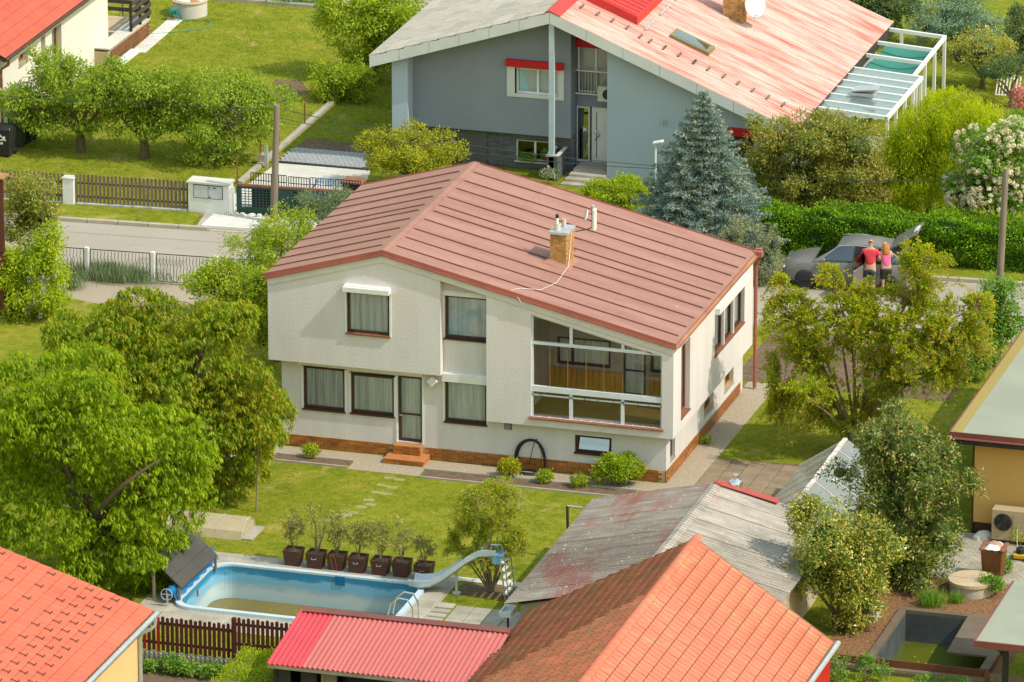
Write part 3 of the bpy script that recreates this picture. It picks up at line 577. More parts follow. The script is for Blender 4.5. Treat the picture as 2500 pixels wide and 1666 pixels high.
smoothed(MB().lathe((-4.36, 3.24, 6.27), [(.10, 0), (.10, .20), (.088, .20), (.088, .05)], 14, True, True).build('flue_pot', m_concrete2, ch)); smoothed(MB().lathe((-4.25, 3.58, 6.27), [(.06, 0), (.06, .24), (.05, .24), (.05, .05)], 12).build('flue_pot', m_concrete2, ch))
smoothed(MB().lathe((-4.36, 3.24, 6.32), [(.045, 0), (.045, .30), (.04, .31)], 10).build('flue_liner', m_white, ch)); smoothed(MB().lathe((-4.36, 3.24, 6.62), [(.04, 0), (.055, .02), (.05, .10), (.03, .12)], 10).build('flue_cap', m_black, ch))
ant = thing('roof_antenna', 'white panel aerial with small dish on a bracket beside the chimney', 'antenna', (-3.85, 3.6, 5.7))
MB().tube([(-4.0, 3.9, 6.05), (-3.72, 4.35, 6.02), (-3.66, 4.45, 6.05), (-3.66, 4.45, 6.55)], .018, 6).build('bracket', m_dark, ant)
MB().box(-3.62, -3.54, 4.30, 4.50, 5.98, 6.62).build('panel', m_white, ant, bevel=.012)
inst('dish', MB().lathe((0, 0, 0), [(.0001, 0), (.12, .02), (.20, .07), (.205, .075), (.12, .03), (.0001, .012)], 14, False, False).mesh('dish', m_white, smooth=True), (-3.78, 4.42, 6.38), ant, (0, R(-75), R(20)))
vc = thing('roof_vent', 'small grey vent pipe standing alone on the red roof', 'vent', (-4.59, 7.75, 5.35)); smoothed(MB().lathe((-4.59, 7.75, 5.33), [(.045, 0), (.045, .22), (.06, .22), (.06, .30), (.02, .33)], 10).build('pipe', m_zinc, vc))
tag(MB().tube([(-4.0, 3.5, 6.2), (-3.97, 3.2, 5.6), (-3.95, 3.0, 5.28), (-3.9, 1.6, roofz(-3.9)+.03), (-4.1, .7, roofz(-4.1)+.03), (-4.6, .35, roofz(-4.6)+.03), (-4.75, -.02, roofz(-4.75)+.03), (-4.5, -.115, roofz(-4.5)-.12), (-4.3, -.05, roofz(-4.3)-.42)], .008, 5).build('antenna_cable', m_white), 'thin white cable trailing from the chimney to the roof edge', 'cable')
# garden hose hung on the wall below the loggia
hs = thing('garden_hose', 'black garden hose hung in long loops on the wall under the loggia', 'hose', (-4.2, .2, 0))
for i in range(4):
    w_ = .40+.022*i; pts = []
    for k in range(21):
        a = math.pi*k/20; pts.append((-4.2-w_*math.cos(a)*(1.12 if k < 10 else .88), .2-.012*i, .10+.02*i+.80*math.sin(a)**(.7)))
    MB().tube(pts, .018, 5).build('coil', m_black, hs)
for i in range(4):
    pts = [(-4.25+(.42-.03*i)*math.cos(a), -.05+(.2-.02*i)*math.sin(a), .03+.012*i) for a in np.linspace(0, 6.28, 20)]; MB().tube(pts, .018, 5).build('coil', m_black, hs)
MB().tube([(-4.12, .18, .92), (-4.2, .17, .6), (-4.28, .15, .2)], .012, 5).tube([(-4.05, .18, .92), (-3.9, .17, .55), (-3.93, .15, .15)], .012, 5).build('hose_end', m_black, hs); MB().tube([(-4.1, .30, .93), (-4.1, .16, .93)], .02, 6).build('hook', m_iron, hs)
# ------------------------------------------------------------------ roof covering helpers
def inview(p, pad=40):
    v = np.array(p)-CAM; z = v@FW; x, y = 1250+FPX*(v@RT)/z, 833-FPX*(v@UP)/z
    return -pad < x < 2500+pad and -pad < y < 1666+pad
def tile_mesh(name, L, W, mat, rolls=2, amp=.022, th=.03):
    """one interlocking tile: x down the slope, y across, z out"""
    n = rolls*4+1; b = MB(); vs_ = []
    prof = [(-W/2+W*i/(n-1), amp*(.5-.5*math.cos(2*math.pi*rolls*i/(n-1)))) for i in range(n)]
    for y, z in prof: vs_.append((0, y, z+.004))
    for y, z in prof: vs_.append((L, y, z+th))
    for y, z in prof: vs_.append((L, y, z+th*.15))
    fs = [(i, i+n, i+n+1, i+1) for i in range(n-1)]+[(i+n, i+2*n, i+2*n+1, i+n+1) for i in range(n-1)]
    b.add(vs_, fs); me = b.mesh(name, mat); me.shade_smooth()
    try: me.set_sharp_from_angle(angle=R(50))
    except Exception: pass
    return me
def lay_tiles(parent, me, sgn, xe, ze, slope, y0, y1, xtop, course, wid, limit=300, name='roof_tile', L=None, jit=.0):
    """courses from eave (xe) up to xtop; sgn=+1 roof falls towards +X"""
    th = math.atan(slope); D = Vector((sgn*math.cos(th), 0, -math.sin(th))); Yx = Vector((0, sgn, 0)); Nn = D.cross(Yx)
    cells = []; sl_len = abs(xtop-xe)/math.cos(th); rows = max(1, round(sl_len/course)); course = sl_len/rows; cols = int((y1-y0)/wid)
    for r in range(rows):
        for c in range(cols):
            d = (r+1)*course; p = Vector((xe, 0, ze))-D*d; p.y = y0+(c+.5)*wid
            cells.append((inview(p, 70), c, r, p))
    vis = [q for q in cells if q[0]]; vis.sort(key=lambda q: (q[3].x-CAM[0])**2+(q[3].y-CAM[1])**2+(q[3].z-CAM[2])**2)
    first = vis[:limit]; restc = vis[limit:]
    for _, c, r, p in first:
        m = Matrix((D, Yx, Nn)).transposed().to_4x4(); 
        if jit: m = m @ Matrix.Rotation(random.gauss(0, jit), 4, 'Z') @ Matrix.Rotation(random.gauss(0, jit), 4, 'Y')
        m.translation = p; instM(name, me, m, parent)
    if restc:
        nv = len(me.vertices); co = np.zeros(nv*3); me.vertices.foreach_get('co', co); co = co.reshape(-1, 3); b = MB(); fs = [tuple(q.vertices) for q in me.polygons]; B = np.array((D, Yx, Nn))
        for _, c, r, p in restc: b.add(co@B+np.array(p), fs)
        tvv = np.repeat(rng.random(len(restc)), len(fs))
        me2 = b.mesh(name+'s', me.materials[0], WL[parent.name]); o = bpy.data.objects.new('tile_field', me2); COL.objects.link(o); o.parent = parent; o['kind'] = 'stuff'; WL[o.name] = WL[parent.name]; me2.shade_smooth(); at = me2.attributes.new('tv', 'FLOAT', 'FACE'); at.data.foreach_set('value', tvv.astype(np.float32))
def slab(b, x0, z0, x1, z1, y0, y1, th):
    lo, hi = ((x0, z0), (x1, z1)) if x0 < x1 else ((x1, z1), (x0, z0))
    b.hexa([(lo[0], y0, lo[1]-th), (hi[0], y0, hi[1]-th), (hi[0], y1, hi[1]-th), (lo[0], y1, lo[1]-th)], [(lo[0], y0, lo[1]), (hi[0], y0, hi[1]), (hi[0], y1, hi[1]), (lo[0], y1, lo[1])]); return b
def corr(x0, z0, x1, z1, y0, y1, waves, amp, along='x', n=6):
    """corrugated sheet between two slope lines; waves run along the slope"""
    b = MB(); m = waves*n; vs_ = []
    for i in range(m+1):
        q = y0+(y1-y0)*i/m; dz = amp*math.sin(2*math.pi*i/n)
        vs_ += [(x0, q, z0+dz), (x1, q, z1+dz)] if along == 'x' else [(q, x0, z0+dz), (q, x1, z1+dz)]
    b.add(vs_, [(2*i, 2*i+1, 2*i+3, 2*i+2) for i in range(m)]); return b

# ------------------------------------------------------------------ grey house across the street
gh = thing('grey_house', 'large blue-grey house with faded red and grey roof across the street', 'house', (-10.5, 34, 0))
YF_ = 27.4; ap = AY(1341.5, 30.6, YF_); lc = AY(901.4, 137.8, YF_); AXP, AZP = ap[0], ap[2]; ML, MR = .3212, -.399
XE_, YB_ = -3.42, 40.9
def gz_(x): return AZP+(x-AXP)*(ML if x < AXP else MR)
XL_ = lc[0]
gt_ = lambda x: gz_(x)-.38
gt_.brk = (AXP,)
k2 = 900/2352; Z2 = lambda a, b_: (800+a*k2, b_*k2)
def Z2x(a, b_, Y): p = AY(*Z2(a, b_), Y); return p[0], p[2]
YW, YD, YE = 27.95, 28.3, 29.03
xw0 = Z2x(1782, 900, YW)[0]
b = MB(); b.wall(xw0, -3.95, 0, gt_, [], 'x', YW, YW+.3); b.build('front_wall', m_render_l, gh)
xf0, xf1 = Z2x(410, 600, 27.75)[0], Z2x(511, 600, 27.75)[0]
b = MB(); b.wall(xf0, xf1, 0, gt_, [], 'x', 27.75, 28.6); b.build('fin_wall', m_render_l, gh)
xd1, zd = Z2x(1550, 885, YD); zd = zd
w0, wz0 = Z2x(1195, 600, YD); w1, wz1 = Z2x(1475, 455, YD); 
b = MB(); b.wall(xf1, xd1, zd, gt_, [(w0, w1, wz0, wz1)], 'x', YD, YD+.4); b.build('upper_wall', m_render_d, gh)
b = MB(); b.wall(xf1, xd1+.05, 0, lambda x: zd-.002, [(Z2x(1200, 900, 28.55)[0], Z2x(1440, 900, 28.55)[0], Z2x(1200, 1020, 28.55)[1], Z2x(1200, 890, 28.55)[1])], 'x', 28.55, 28.75); b.build('slate_wall', m_slate, gh)
# slate slabs on that wall
sx0 = Z2x(1030, 900, 28.55)[0]; smx = MB().box(-.24, .24, -.012, .012, 0, .145).mesh('slate_slab', m_slate, bevel=.004)
wx0, wx1, wzb, wzt = Z2x(1200, 900, 28.55)[0], Z2x(1440, 900, 28.55)[0], Z2x(1200, 1020, 28.55)[1], Z2x(1200, 890, 28.55)[1]
for j in range(8):
    for i in range(9):
        x = sx0+.25+i*.49-(.2 if j % 2 else 0); z = .02+j*.148
        if x+.24 > xd1 or z+.14 > zd or (x+.24 > wx0-.03 and x-.24 < wx1+.03 and z+.145 > wzb-.05 and z < wzt+.03): continue
        inst('slate_slab', smx, (x, 28.535+random.uniform(-.006, .006), z), gh)
m_grain = M('dark_grey_door', (.10, .10, .105, 1), (.085, .085, .09, 1), rough=.6)
for a, c in ((720, 820), (830, 1020)):
    xa, xc = Z2x(a, 950, 28.52)[0], Z2x(c, 950, 28.52)[0]; MB().box(xa, xc-.02, 28.50, 28.545, .02, zd-.03).build('garage_panel', m_grain, gh)
# entry recess
b = MB(); u0, uz0 = Z2x(1590, 590, YE); u1, uz1 = Z2x(1775, 300, YE); d0, dz0 = Z2x(1580, 1030, YE); d1, dz1 = Z2x(1778, 690, YE)
b.wall(xd1-.3, xw0+1.2, 0, gt_, [(u0, u1+.4, uz0, uz1), (d0, d1+.25, dz0, dz1)], 'x', YE, YE+.2); b.build('entry_wall', m_render_d, gh)
MB().box(xd1-.2, xd1, YD+.4, YE, 0, gt_(xd1)).build('return_wall', m_render_d, gh); MB().box(xw0, xw0+.25, YW+.3, YE+.1, 0, gt_(xw0)-.05).build('return_wall', m_render_d, gh)
uw = window(gh, 'x', u0+.02, u1+.35, uz0+.02, uz1, YE, 1, frame=m_white, muls=((u0+u1)/2+.15,), dep=.05, cur=7, curmat=m_room)
MB().box(u0-.2, u1+.1, YE-.22, YE-.01, uz1-.02, uz1+.24).build('sun_blind', m_redpanel, gh)
rl = MB(); x0_, x1_ = u0-.02, u1+.1; rz0, rz1 = uz0+.02, Z2x(1590, 440, YE)[1]
rl.tube([(x0_, YE-.16, rz1), (x1_, YE-.16, rz1)], .025, 6).tube([(x0_, YE-.16, rz0), (x1_, YE-.16, rz0)], .025, 6).tube([(x0_, YE-.16, rz0), (x0_, YE-.16, rz1)], .025, 6); rl = rl.build('balcony_rail', m_white, gh)
br = MB().box(-.008, .008, -.008, .008, 0, rz1-rz0).mesh('rail_bar', m_iron)
for i in range(8): inst('rail_bar', br, (x0_+.1+i*.1, YE-.16, rz0), rl)
aa, az = Z2x(1725, 645, YE-.3); ac = MB().box(aa, aa+.5, YE-.38, YE-.05, az, az+.52).build('air_conditioner', M('ivory_enamel', (.60, .57, .48, 1), rough=.5), gh, bevel=.02)
smoothed(MB().lathe((0, 0, 0), [(.17, 0), (.17, .012)], 18).build('fan', m_black, ac)); f_ = ac.children[-1]; f_.data.transform(Matrix.Translation(Vector(WL[ac.name]))); f_.data.transform(Matrix.Rotation(R(90), 4, 'X')); f_.data.transform(Matrix.Translation(Vector((aa+.34, YE-.385, az+.26))-Vector(WL[ac.name])))
sd = window(gh, 'x', d0+.02, Z2x(1672, 690, YE)[0], dz0+.02, dz1-.02, YE, 1, frame=m_white, dep=.05, gl=m_glassblue, name='side_light', fw=.05)
xq = Z2x(1672, 690, YE)[0]; dd = MB().box(xq+.06, d1+.24, YE+.03, YE+.09, dz0+.02, dz1-.02).build('front_door', m_white, gh); MB().box(xq+.22, xq+.24, YE+.018, YE+.03, dz0+.15, dz1-.15).build('groove', m_dark, dd)
hx, hz = Z2x(1705, 860, YE); MB().tube([(hx, YE-.02, hz+.18), (hx+.17, YE-.02, hz), (hx, YE-.02, hz-.18)], .02, 6).build('handle', m_chrome, dd)
# framed window under a red blind
fx0, fz0 = Z2x(1145, 612, YD); fx1, fz1 = Z2x(1508, 445, YD)
b = MB(); F = lambda x0, x1, z0, z1: b.box(x0, x1, YD-.03, YD+.12, z0, z1)
F(fx0, w0, fz0, fz1); F(w1, fx1, fz0, fz1); F(w0, w1, fz0, wz0); fr_ = b.build('window_surround', m_fibre, gh)
mw = window(gh, 'x', w0+.02, w1-.02, wz0+.02, wz1, YD, 1, frame=m_white, muls=((w0+w1)/2,), dep=.14, cur=12, sill=(.02, m_white), curmat=M('pale_blue_curtain', (.30, .55, .62, 1), (.36, .42, .42, 1), sc=.9, lo=.48, hi=.52))
MB().box(fx0-.01, fx1+.01, YD-.16, YD-.032, fz1, fz1+.23).build('sun_blind', m_redpanel, gh)
window(gh, 'x', wx0, wx1, wzb, wzt, 28.55, 1, frame=m_white, muls=((wx0+wx1)/2,), dep=.1, sill=(.08, m_concrete2), fw=.05)
# column, entry landing with steps, planter wall
cx_ = Z2x(1432, 600, YF_+.15)[0]; MB().box(cx_-.085, cx_+.085, YF_+.05, YF_+.2, 0, AZP-.4).build('column', M('pale_blue_column', (.42, .50, .55, 1), (.36, .44, .5, 1), rough=.6), gh)
for i in range(4): MB().box(-11.02-.05*i, xw0, 28.0-.32*i if i else 28.02, YE if i == 0 else 28.0-.32*(i-1)+.02, 0, .28-.075*i).build('entry_step', m_concrete, gh)
pw = thing('planter_wall', 'dark slate planter wall with a pale coping beside the grey house entry', 'planter', (-11.4, 28, 0))
px0 = Z2x(1405, 980, 27.6)[0]; b = MB().box(px0, px0+.07, 27.45, 28.5, 0, .82).box(px0+.3, px0+.37, 27.45, 28.5, 0, .82).box(px0+.07, px0+.3, 27.45, 27.52, 0, .82).box(px0+.07, px0+.3, 27.52, 28.5, 0, .7); b.build('body', m_slate, pw)
MB().box(px0-.02, px0+.08, 27.42, 28.5, .822, .87).box(px0+.29, px0+.40, 27.42, 28.5, .822, .87).box(px0+.08, px0+.29, 27.42, 27.53, .822, .87).build('coping', m_concrete2, pw)
# side and rear walls, ceiling
MB().wall(YW+.3, YB_-.5, 0, lambda y: gt_(-4.25), [], 'y', -4.25, -3.95).build('side_wall', m_render_l, gh); MB().wall(xf0, -3.95, 0, gt_, [], 'x', YB_-.6, YB_-.3).build('rear_wall', m_render_l, gh); MB().box(xf0, xf0+.3, 28.6, YB_-.6, 0, gt_(xf0)).build('side_wall', m_render_d, gh)
rx, rzz = AY(1600+515*k2, 845*k2, YW)[[0, 2]]; MB().box(rx-.5, rx+.7, YW-.13, YW-.01, rzz-.1, rzz+.16).build('sun_blind', m_redpanel, gh); MB().box(rx-.35, rx+.6, YW-.012, YW-.003, rzz-.9, rzz-.1).build('window', m_dark, gh)
lx, lz = Z2x(2148, 780, YW); MB().box(lx-.06, lx-.01, YW-.07, YW-.001, lz-.08, lz+.08).box(lx+.01, lx+.06, YW-.07, YW-.001, lz-.08, lz+.08).build('wall_light', m_zinc, gh)
# roof
gr = slab(slab(MB(), XL_, gz_(XL_)-.05, AXP, AZP-.05, YF_+.05, YB_, .30), AXP, AZP-.05, XE_, gz_(XE_)-.05, YF_+.05, YB_, .30).build('roof', m_dark, gh)
for a, c, n in ((XL_, AXP, 6), (AXP, XE_+.4, 7)):
    for i in range(n):
        x0, x1 = a+(c-a)*i/n+.006, a+(c-a)*(i+1)/n-.006
        MB().hexa([(x0, YF_, gz_(x0)-.38), (x1, YF_, gz_(x1)-.38), (x1, YF_+.04, gz_(x1)-.38), (x0, YF_+.04, gz_(x0)-.38)], [(x0, YF_, gz_(x0)+.0), (x1, YF_, gz_(x1)+.0), (x1, YF_+.04, gz_(x1)), (x0, YF_+.04, gz_(x0))]).build('fascia_panel', m_fibre, gr)
for i in range(10):                                    # grey side: courses of sheets, slightly stepped
    x1 = AXP-.15-(AXP-.15-XL_)*i/10; x0 = AXP-.15-(AXP-.15-XL_)*(i+1)/10-.04
    for j in range(11):
        y0 = YF_+j*1.25-(.6 if i % 2 else 0); y1 = min(y0+1.24, YB_); y0 = max(y0, YF_)
        if y1-y0 < .1: continue
        slab(MB(), max(x0, XL_-.02), gz_(x0)+.040, x1, gz_(x1)+.004, y0, y1-.02, .03).build('roof_sheet', m_shingle, gr)
def fademat():
    m, t, o = new_mat('faded_red_sheet'); p = N(t, 'BsdfPrincipled'); t.links.new(p.outputs[0], o.inputs[0])
    a = ramp(t, noise(t, pos(t, (.22, 2.6, 1)), 1.0, 6, .65), [(.42, (.62, .45, .38, 1)), (.60, (.55, .24, .185, 1)), (.76, (.50, .085, .07, 1))])
    g = ramp(t, noise(t, pos(t, (.25, 9, 1)), 1.4, 3), [(.3, (.86, .8, .8, 1)), (.7, (1.1, 1.1, 1.1, 1))]); c = mixc(t, 1, a, g, 'MULTIPLY')
    t.links.new(c, p.inputs['Base Color']); p.inputs['Roughness'].default_value = .6; return m
m_fade = fademat(); m_hotred = M('fresh_red_sheet', (.56, .045, .04, 1), (.48, .035, .035, 1), rough=.5, fine=.04)
for j in range(13):
    y0 = YF_+j*1.037; y1 = y0+1.037; b = MB(); zq = gz_; x0, x1 = AXP+.18, XE_
    slab(b, x0, zq(x0)+.008, x1, zq(x1)+.008, y0, y1-.006, .01); o = b.build('roof_sheet', m_fade, gr); b = MB()
    for q in range(5):
        yq = y0+.05+q*.2; b.hexa([(x0, yq, zq(x0)+.0085), (x1, yq, zq(x1)+.0085), (x1, yq+.05, zq(x1)+.0085), (x0, yq+.05, zq(x0)+.0085)], [(x0, yq+.01, zq(x0)+.03), (x1, yq+.01, zq(x1)+.03), (x1, yq+.04, zq(x1)+.03), (x0, yq+.04, zq(x0)+.03)])
    r_ = b.build('rib_field', m_fade, o); r_['kind'] = 'stuff'
b = slab(slab(MB(), AXP-.16, gz_(AXP-.16)+.04, AXP, AZP+.05, YF_-.01, YB_, .02), AXP, AZP+.05, AXP+.36, gz_(AXP+.36)+.05, YF_-.01, YB_, .02); b.build('ridge_cap', m_hotred, gr)
def onR(px, py):                                       # point on the right-hand slope
    v = ray(px, py); t_ = (AZP-MR*AXP-(CAM[2]-MR*CAM[0]))/(v[2]-MR*v[0]); return CAM+v*t_
dm = onR(*Z2(1975, 165)); drm = MB()
for x0, x1, dz in ((AXP+.25, dm[0], .28),): slab(drm, x0, gz_(x0)+.30, x1, gz_(x1)+.30, dm[1], YB_-5, .29)
drm = drm.build('dormer_roof', m_hotred, gr); db = MB()
for i in range(22): yq = dm[1]+.1+i*.35; x0, x1 = AXP+.28, dm[0]-.02; db.hexa([(x0, yq, gz_(x0)+.301), (x1, yq, gz_(x1)+.301), (x1, yq+.08, gz_(x1)+.301), (x0, yq+.08, gz_(x0)+.301)], [(x0, yq+.01, gz_(x0)+.335), (x1, yq+.01, gz_(x1)+.335), (x1, yq+.07, gz_(x1)+.335), (x0, yq+.07, gz_(x0)+.335)])
o = db.build('rib_field', m_hotred, drm); o['kind'] = 'stuff'
sg = MB().box(-.03, .03, -.20, .20, 0, .06).mesh('snow_guard', M('brown_grey_guard', (.17, .14, .12, 1), rough=.7))
for a, c in [(1620, 50), (1722, 97), (1815, 140), (1910, 185), (1993, 242), (2055, 272), (2148, 312), (2242, 360), (2340, 405)]:
    p = onR(*Z2(a, c)); inst('snow_guard', sg, p+np.array((0, 0, .02)), gr, (0, math.atan(.399), 0))
for a, c in [(55, 315), (150, 360), (245, 405), (335, 450), (435, 495), (525, 540), (620, 585), (715, 630), (815, 675)]:
    p = onR(1600+a*k2, c*k2); inst('snow_guard', sg, p+np.array((0, 0, .02)), gr, (0, math.atan(.399), 0))
for i in range(3): p = onR(*Z2(2030+i*95, 195-i*95)); MB().obox(p+np.array((0, .55, .045)), (1, 0, -.399), (0, 1, 0), (.399, 0, 1), .035, .62, .02).build('walkway_grate', m_zinc, gr)
s0, s1 = onR(1600+95*k2, 245*k2), onR(1600+375*k2, 325*k2); skl = slab(MB(), s0[0], gz_(s0[0])+.13, s1[0], gz_(s1[0])+.13, s0[1], s0[1]+.8, .12).build('skylight', M('weathered_brass_frame', (.22, .19, .10, 1), rough=.6), gr)
slab(MB(), s0[0]+.1, gz_(s0[0]+.1)+.14, s1[0]-.12, gz_(s1[0]-.12)+.14, s0[1]+.13, s0[1]+.67, .008).build('pane', m_glassblue, skl)
c0 = onR(1600+430*k2, 100*k2); gch = MB().box(c0[0], c0[0]+.66, c0[1], c0[1]+.62, c0[2]-.35, c0[2]+1.5).build('chimney', m_mortar, gh)
for j in range(17):
    for i in range(4):
        x = c0[0]+.09+i*.165-(.0 if j % 2 else .0); inst('brick', cb, (min(x+(.07 if j % 2 else 0), c0[0]+.58), c0[1]-.006, c0[2]-.2+j*.077), gch, scale=(.88, 1, 1))
        inst('brick', cb, (c0[0]+.666, min(c0[1]+.1+i*.16+(.05 if j % 2 else 0), c0[1]+.53), c0[2]-.3+j*.077), gch, (0, 0, math.pi/2), (.85, 1, 1))
dish = thing('satellite_dish', 'grey satellite dish mounted on the brick chimney of the grey house', 'satellite dish', (c0[0]+.9, c0[1]+.3, c0[2]))
me = MB().lathe((0, 0, 0), [(.0001, 0), (.2, .02), (.36, .07), (.42, .11), (.425, .115), (.35, .075), (.2, .028), (.0001, .01)], 20, False, False).mesh('reflector', m_fibre, smooth=True); dq = inst('reflector', me, (c0[0]+1.02, c0[1]+.1, c0[2]+.36), dish, (R(68), 0, R(52)))
MB().tube([(c0[0]+.66, c0[1]+.4, c0[2]+.2), (c0[0]+.95, c0[1]+.2, c0[2]+.2), (c0[0]+.97, c0[1]+.18, c0[2]+.36)], .025, 6).tube([(c0[0]+.98, c0[1]+.15, c0[2]+.06), (c0[0]+1.3, c0[1]-.3, c0[2]+.16)], .018, 5).build('arm', m_zinc, dish)
# glazed veranda and pergola at the sunny eave
vr = thing('glass_veranda', 'white framed glass veranda roof beside the faded red roof', 'veranda', (-2.3, 33, 0)); vz = lambda x: 2.30-(x+3.45)*.06
b = MB()
def bar(x0, y0, x1, y1, h=.06, nm='rafter', par=vr, m=m_white): MB().obox(((x0+x1)/2, (y0+y1)/2, (vz(x0)+vz(x1))/2), (x1-x0, y1-y0, vz(x1)-vz(x0)), (-(y1-y0), x1-x0, 0), (0, 0, 1), math.hypot(x1-x0, y1-y0)/2, .05, h).build(nm, m, par)
m_vg = glass('veranda_glass', (.93, .98, .97, 1), .04, .05, .20, (.62, .76, .74, 1))
ysv = [30.45, 31.25, 32.1, 32.95, 33.75, 34.5, 35.3]
for y in ysv: bar(-3.45, y, -1.15, y)
for y0, y1 in zip(ysv, ysv[1:]): MB().hexa([(-3.45, y0+.06, vz(-3.45)+.01), (-1.15, y0+.06, vz(-1.15)+.01), (-1.15, y1-.06, vz(-1.15)+.01), (-3.45, y1-.06, vz(-3.45)+.01)], [(-3.45, y0+.06, vz(-3.45)+.02), (-1.15, y0+.06, vz(-1.15)+.02), (-1.15, y1-.06, vz(-1.15)+.02), (-3.45, y1-.06, vz(-3.45)+.02)]).build('pane', m_vg, vr)
bar(-1.13, 30.4, -1.13, 35.35, nm='eaves_beam'); m_net = M('pale_blue_awning', (.66, .78, .76, 1), (.42, .58, .70, 1), sc=1.3, rough=.8)
for y in (30.5, 31.7, 32.95, 34.1, 35.2): MB().box(-1.19, -1.09, y-.05, y+.05, 0, vz(-1.15)-.05).build('post', m_white, vr)
for i, (y0, y1) in enumerate(((30.6, 31.15), (31.4, 32.0), (32.2, 32.85), (33.0, 33.7), (33.9, 34.45), (34.6, 35.2))):      # awning sails hung below the glass
    q = MB(); n = 12; vs_ = [(-3.4+2.05*i_/n, y, 2.14-.10*abs(math.sin(i_*1.3+i))) for y in (y0-.08, y1+.08) for i_ in range(n+1)]; q.add(vs_, [(k, k+1, n+2+k, n+1+k) for k in range(n)]); q.build('awning_sail', m_net, vr)
MB().box(-3.4, -1.2, 30.6, 35.2, .02, .05).build('floor', m_concrete2, vr)
skv = MB().box(-2.75, -1.95, 31.95, 32.6, 2.36, 2.44).build('roof_window', m_zinc, vr); MB().obox((-2.3, 32.3, 2.55), (1, 0, .12), (0, 1, 0), (-.12, 0, 1), .42, .3, .02).build('sash', m_zinc, skv)
pg = thing('pergola', 'open white pergola with dark green shade net at the rear of the grey house', 'pergola', (-2.5, 38, 0))
for y in (37.0, 38.6, 40.3): bar(-3.5, y, -1.45, y, nm='rafter', par=pg)
bar(-1.42, 35.4, -1.5, 40.3, nm='beam', par=pg)
for x, y in ((-1.46, 35.9), (-1.46, 37.2), (-1.48, 38.7), (-1.5, 40.25), (-3.0, 40.3)): MB().box(x-.05, x+.05, y-.05, y+.05, 0, vz(x)-.06).build('post', m_white, pg)
q = MB(); n = 14; vs_ = []
for j in range(n+1):
    for i_ in range(9): x = -3.3+1.75*i_/8; y = 35.5+4.3*j/n; vs_.append((x, y, 2.0-.16*math.sin(math.pi*i_/8)-.05*math.sin(j*.9)))
q.add(vs_, [(j*9+i_, j*9+i_+1, (j+1)*9+i_+1, (j+1)*9+i_) for j in range(n) for i_ in range(8)]); smoothed(q.build('shade_net', M('green_shade_net', (.035, .17, .13, 1), (.05, .22, .17, 1), sc=3, rough=.9, stretch=(1, 6, 1)), pg))

# ------------------------------------------------------------------ white house, upper left
wh = thing('white_house', 'white walled house with orange-red tiled roof at the upper left', 'house', (-33, 32, 0)); XW = -30.5
k1 = 900/2352
def W1(a, b_): p = AX(a*k1, b_*k1, XW); return p[1], p[2]
yc = W1(690, 200)[0]; holes = []; wins = []
for a, b_, c, d_ in ((118, 385, 180, 330), (262, 300, 290, 230), (335, 345, 393, 165)):
    ya, za = W1(a, b_+ (40 if a == 118 else 0)); yb, zb = W1(c, d_); holes.append((ya, yb, min(za, zb-.4), zb))
holes[0] = (W1(118, 400)[0], W1(180, 400)[0], W1(118, 430)[1], W1(118, 360)[1]); holes[1] = (W1(262, 300)[0], W1(290, 300)[0], W1(262, 340)[1], W1(262, 240)[1]); holes[2] = (W1(332, 300)[0], W1(394, 300)[0], W1(332, 330)[1]-.55, W1(332, 190)[1])
ze = 2.86
m_whw = M('white_limewash', (.72, .68, .60, 1), (.66, .62, .55, 1), sc=.6, rough=.95, fine=.03)
MB().wall(27.0, yc, 0, lambda y: ze+.05, holes, 'y', XW-.35, XW).build('sun_wall', m_whw, wh); MB().wall(XW-9, XW-.35, 0, lambda x: ze+(XW-x)*.6 if x > -35.3 else ze+.6*4.8, [], 'x', yc-.3, yc).build('gable_wall', m_whw, wh); MB().box(XW-9, XW-.35, 27.0, 27.3, 0, ze).build('front_wall', m_whw, wh)
for h in holes: window(wh, 'y', h[0]+.02, h[1]-.02, h[2]+.02, h[3]-.02, XW, -1, frame=M('orange_wood_frame', (.34, .14, .035, 1), rough=.5), dep=.2, sill=(.04, m_concrete), fw=.06, cur=4)
wr = slab(MB(), XW+.32, ze-.02, XW-6, ze-.02+6.32*.6, 26.55, yc+.25, .12).build('roof', m_dark, wh); m_tileo = M('orange_red_tile', (.50, .10, .055, 1), (.42, .08, .045, 1), sc=1.5, rough=.6, fine=.08, rnd=.05)
lay_tiles(wr, tile_mesh('roof_tile', .40, .30, m_tileo, 2, .024, .03), 1, XW+.34, ze+.0, .6, 26.55, yc+.25, XW-5.5, .37, .30, 300)
b = MB(); g_ = .07
b.tube([(XW+.40, 26.5, ze-.05), (XW+.40, yc+.3, ze-.05)], .06, 8).build('gutter', m_brownframe, wh); MB().tube([(XW+.40, 26.8, ze-.1), (XW+.35, 26.85, ze-.3), (XW+.07, 26.9, ze-.5), (XW+.07, 26.9, .05)], .05, 8).build('downpipe', m_sillred, wh)
tr_ = thing('terrace', 'raised brick terrace with dark wooden railing behind the white house', 'terrace', (-30.5, 38.5, 0))
tb_ = MB().box(-32.5, -29.98, 38.2, 40.2, 0, .58).box(-30.49, -29.98, 36.0, 38.2, 0, .5).build('brick_base', m_mortar, tr_)
tbk = MB().box(-.008, .008, -.13, .13, 0, .072).mesh('brick', M('dark_brown_brick', (.20, .085, .03, 1), (.13, .055, .022, 1), rough=.6, rnd=.2), bevel=.003)
for j in range(6):
    for i in range(15): inst('brick', tbk, (-29.974, 36.15+i*.275+(.13 if j % 2 else 0), .01+j*.082), tb_)
MB().box(-30.49, -29.94, 36.0, 40.2, .582, .63).build('coping', m_concrete2, tr_)
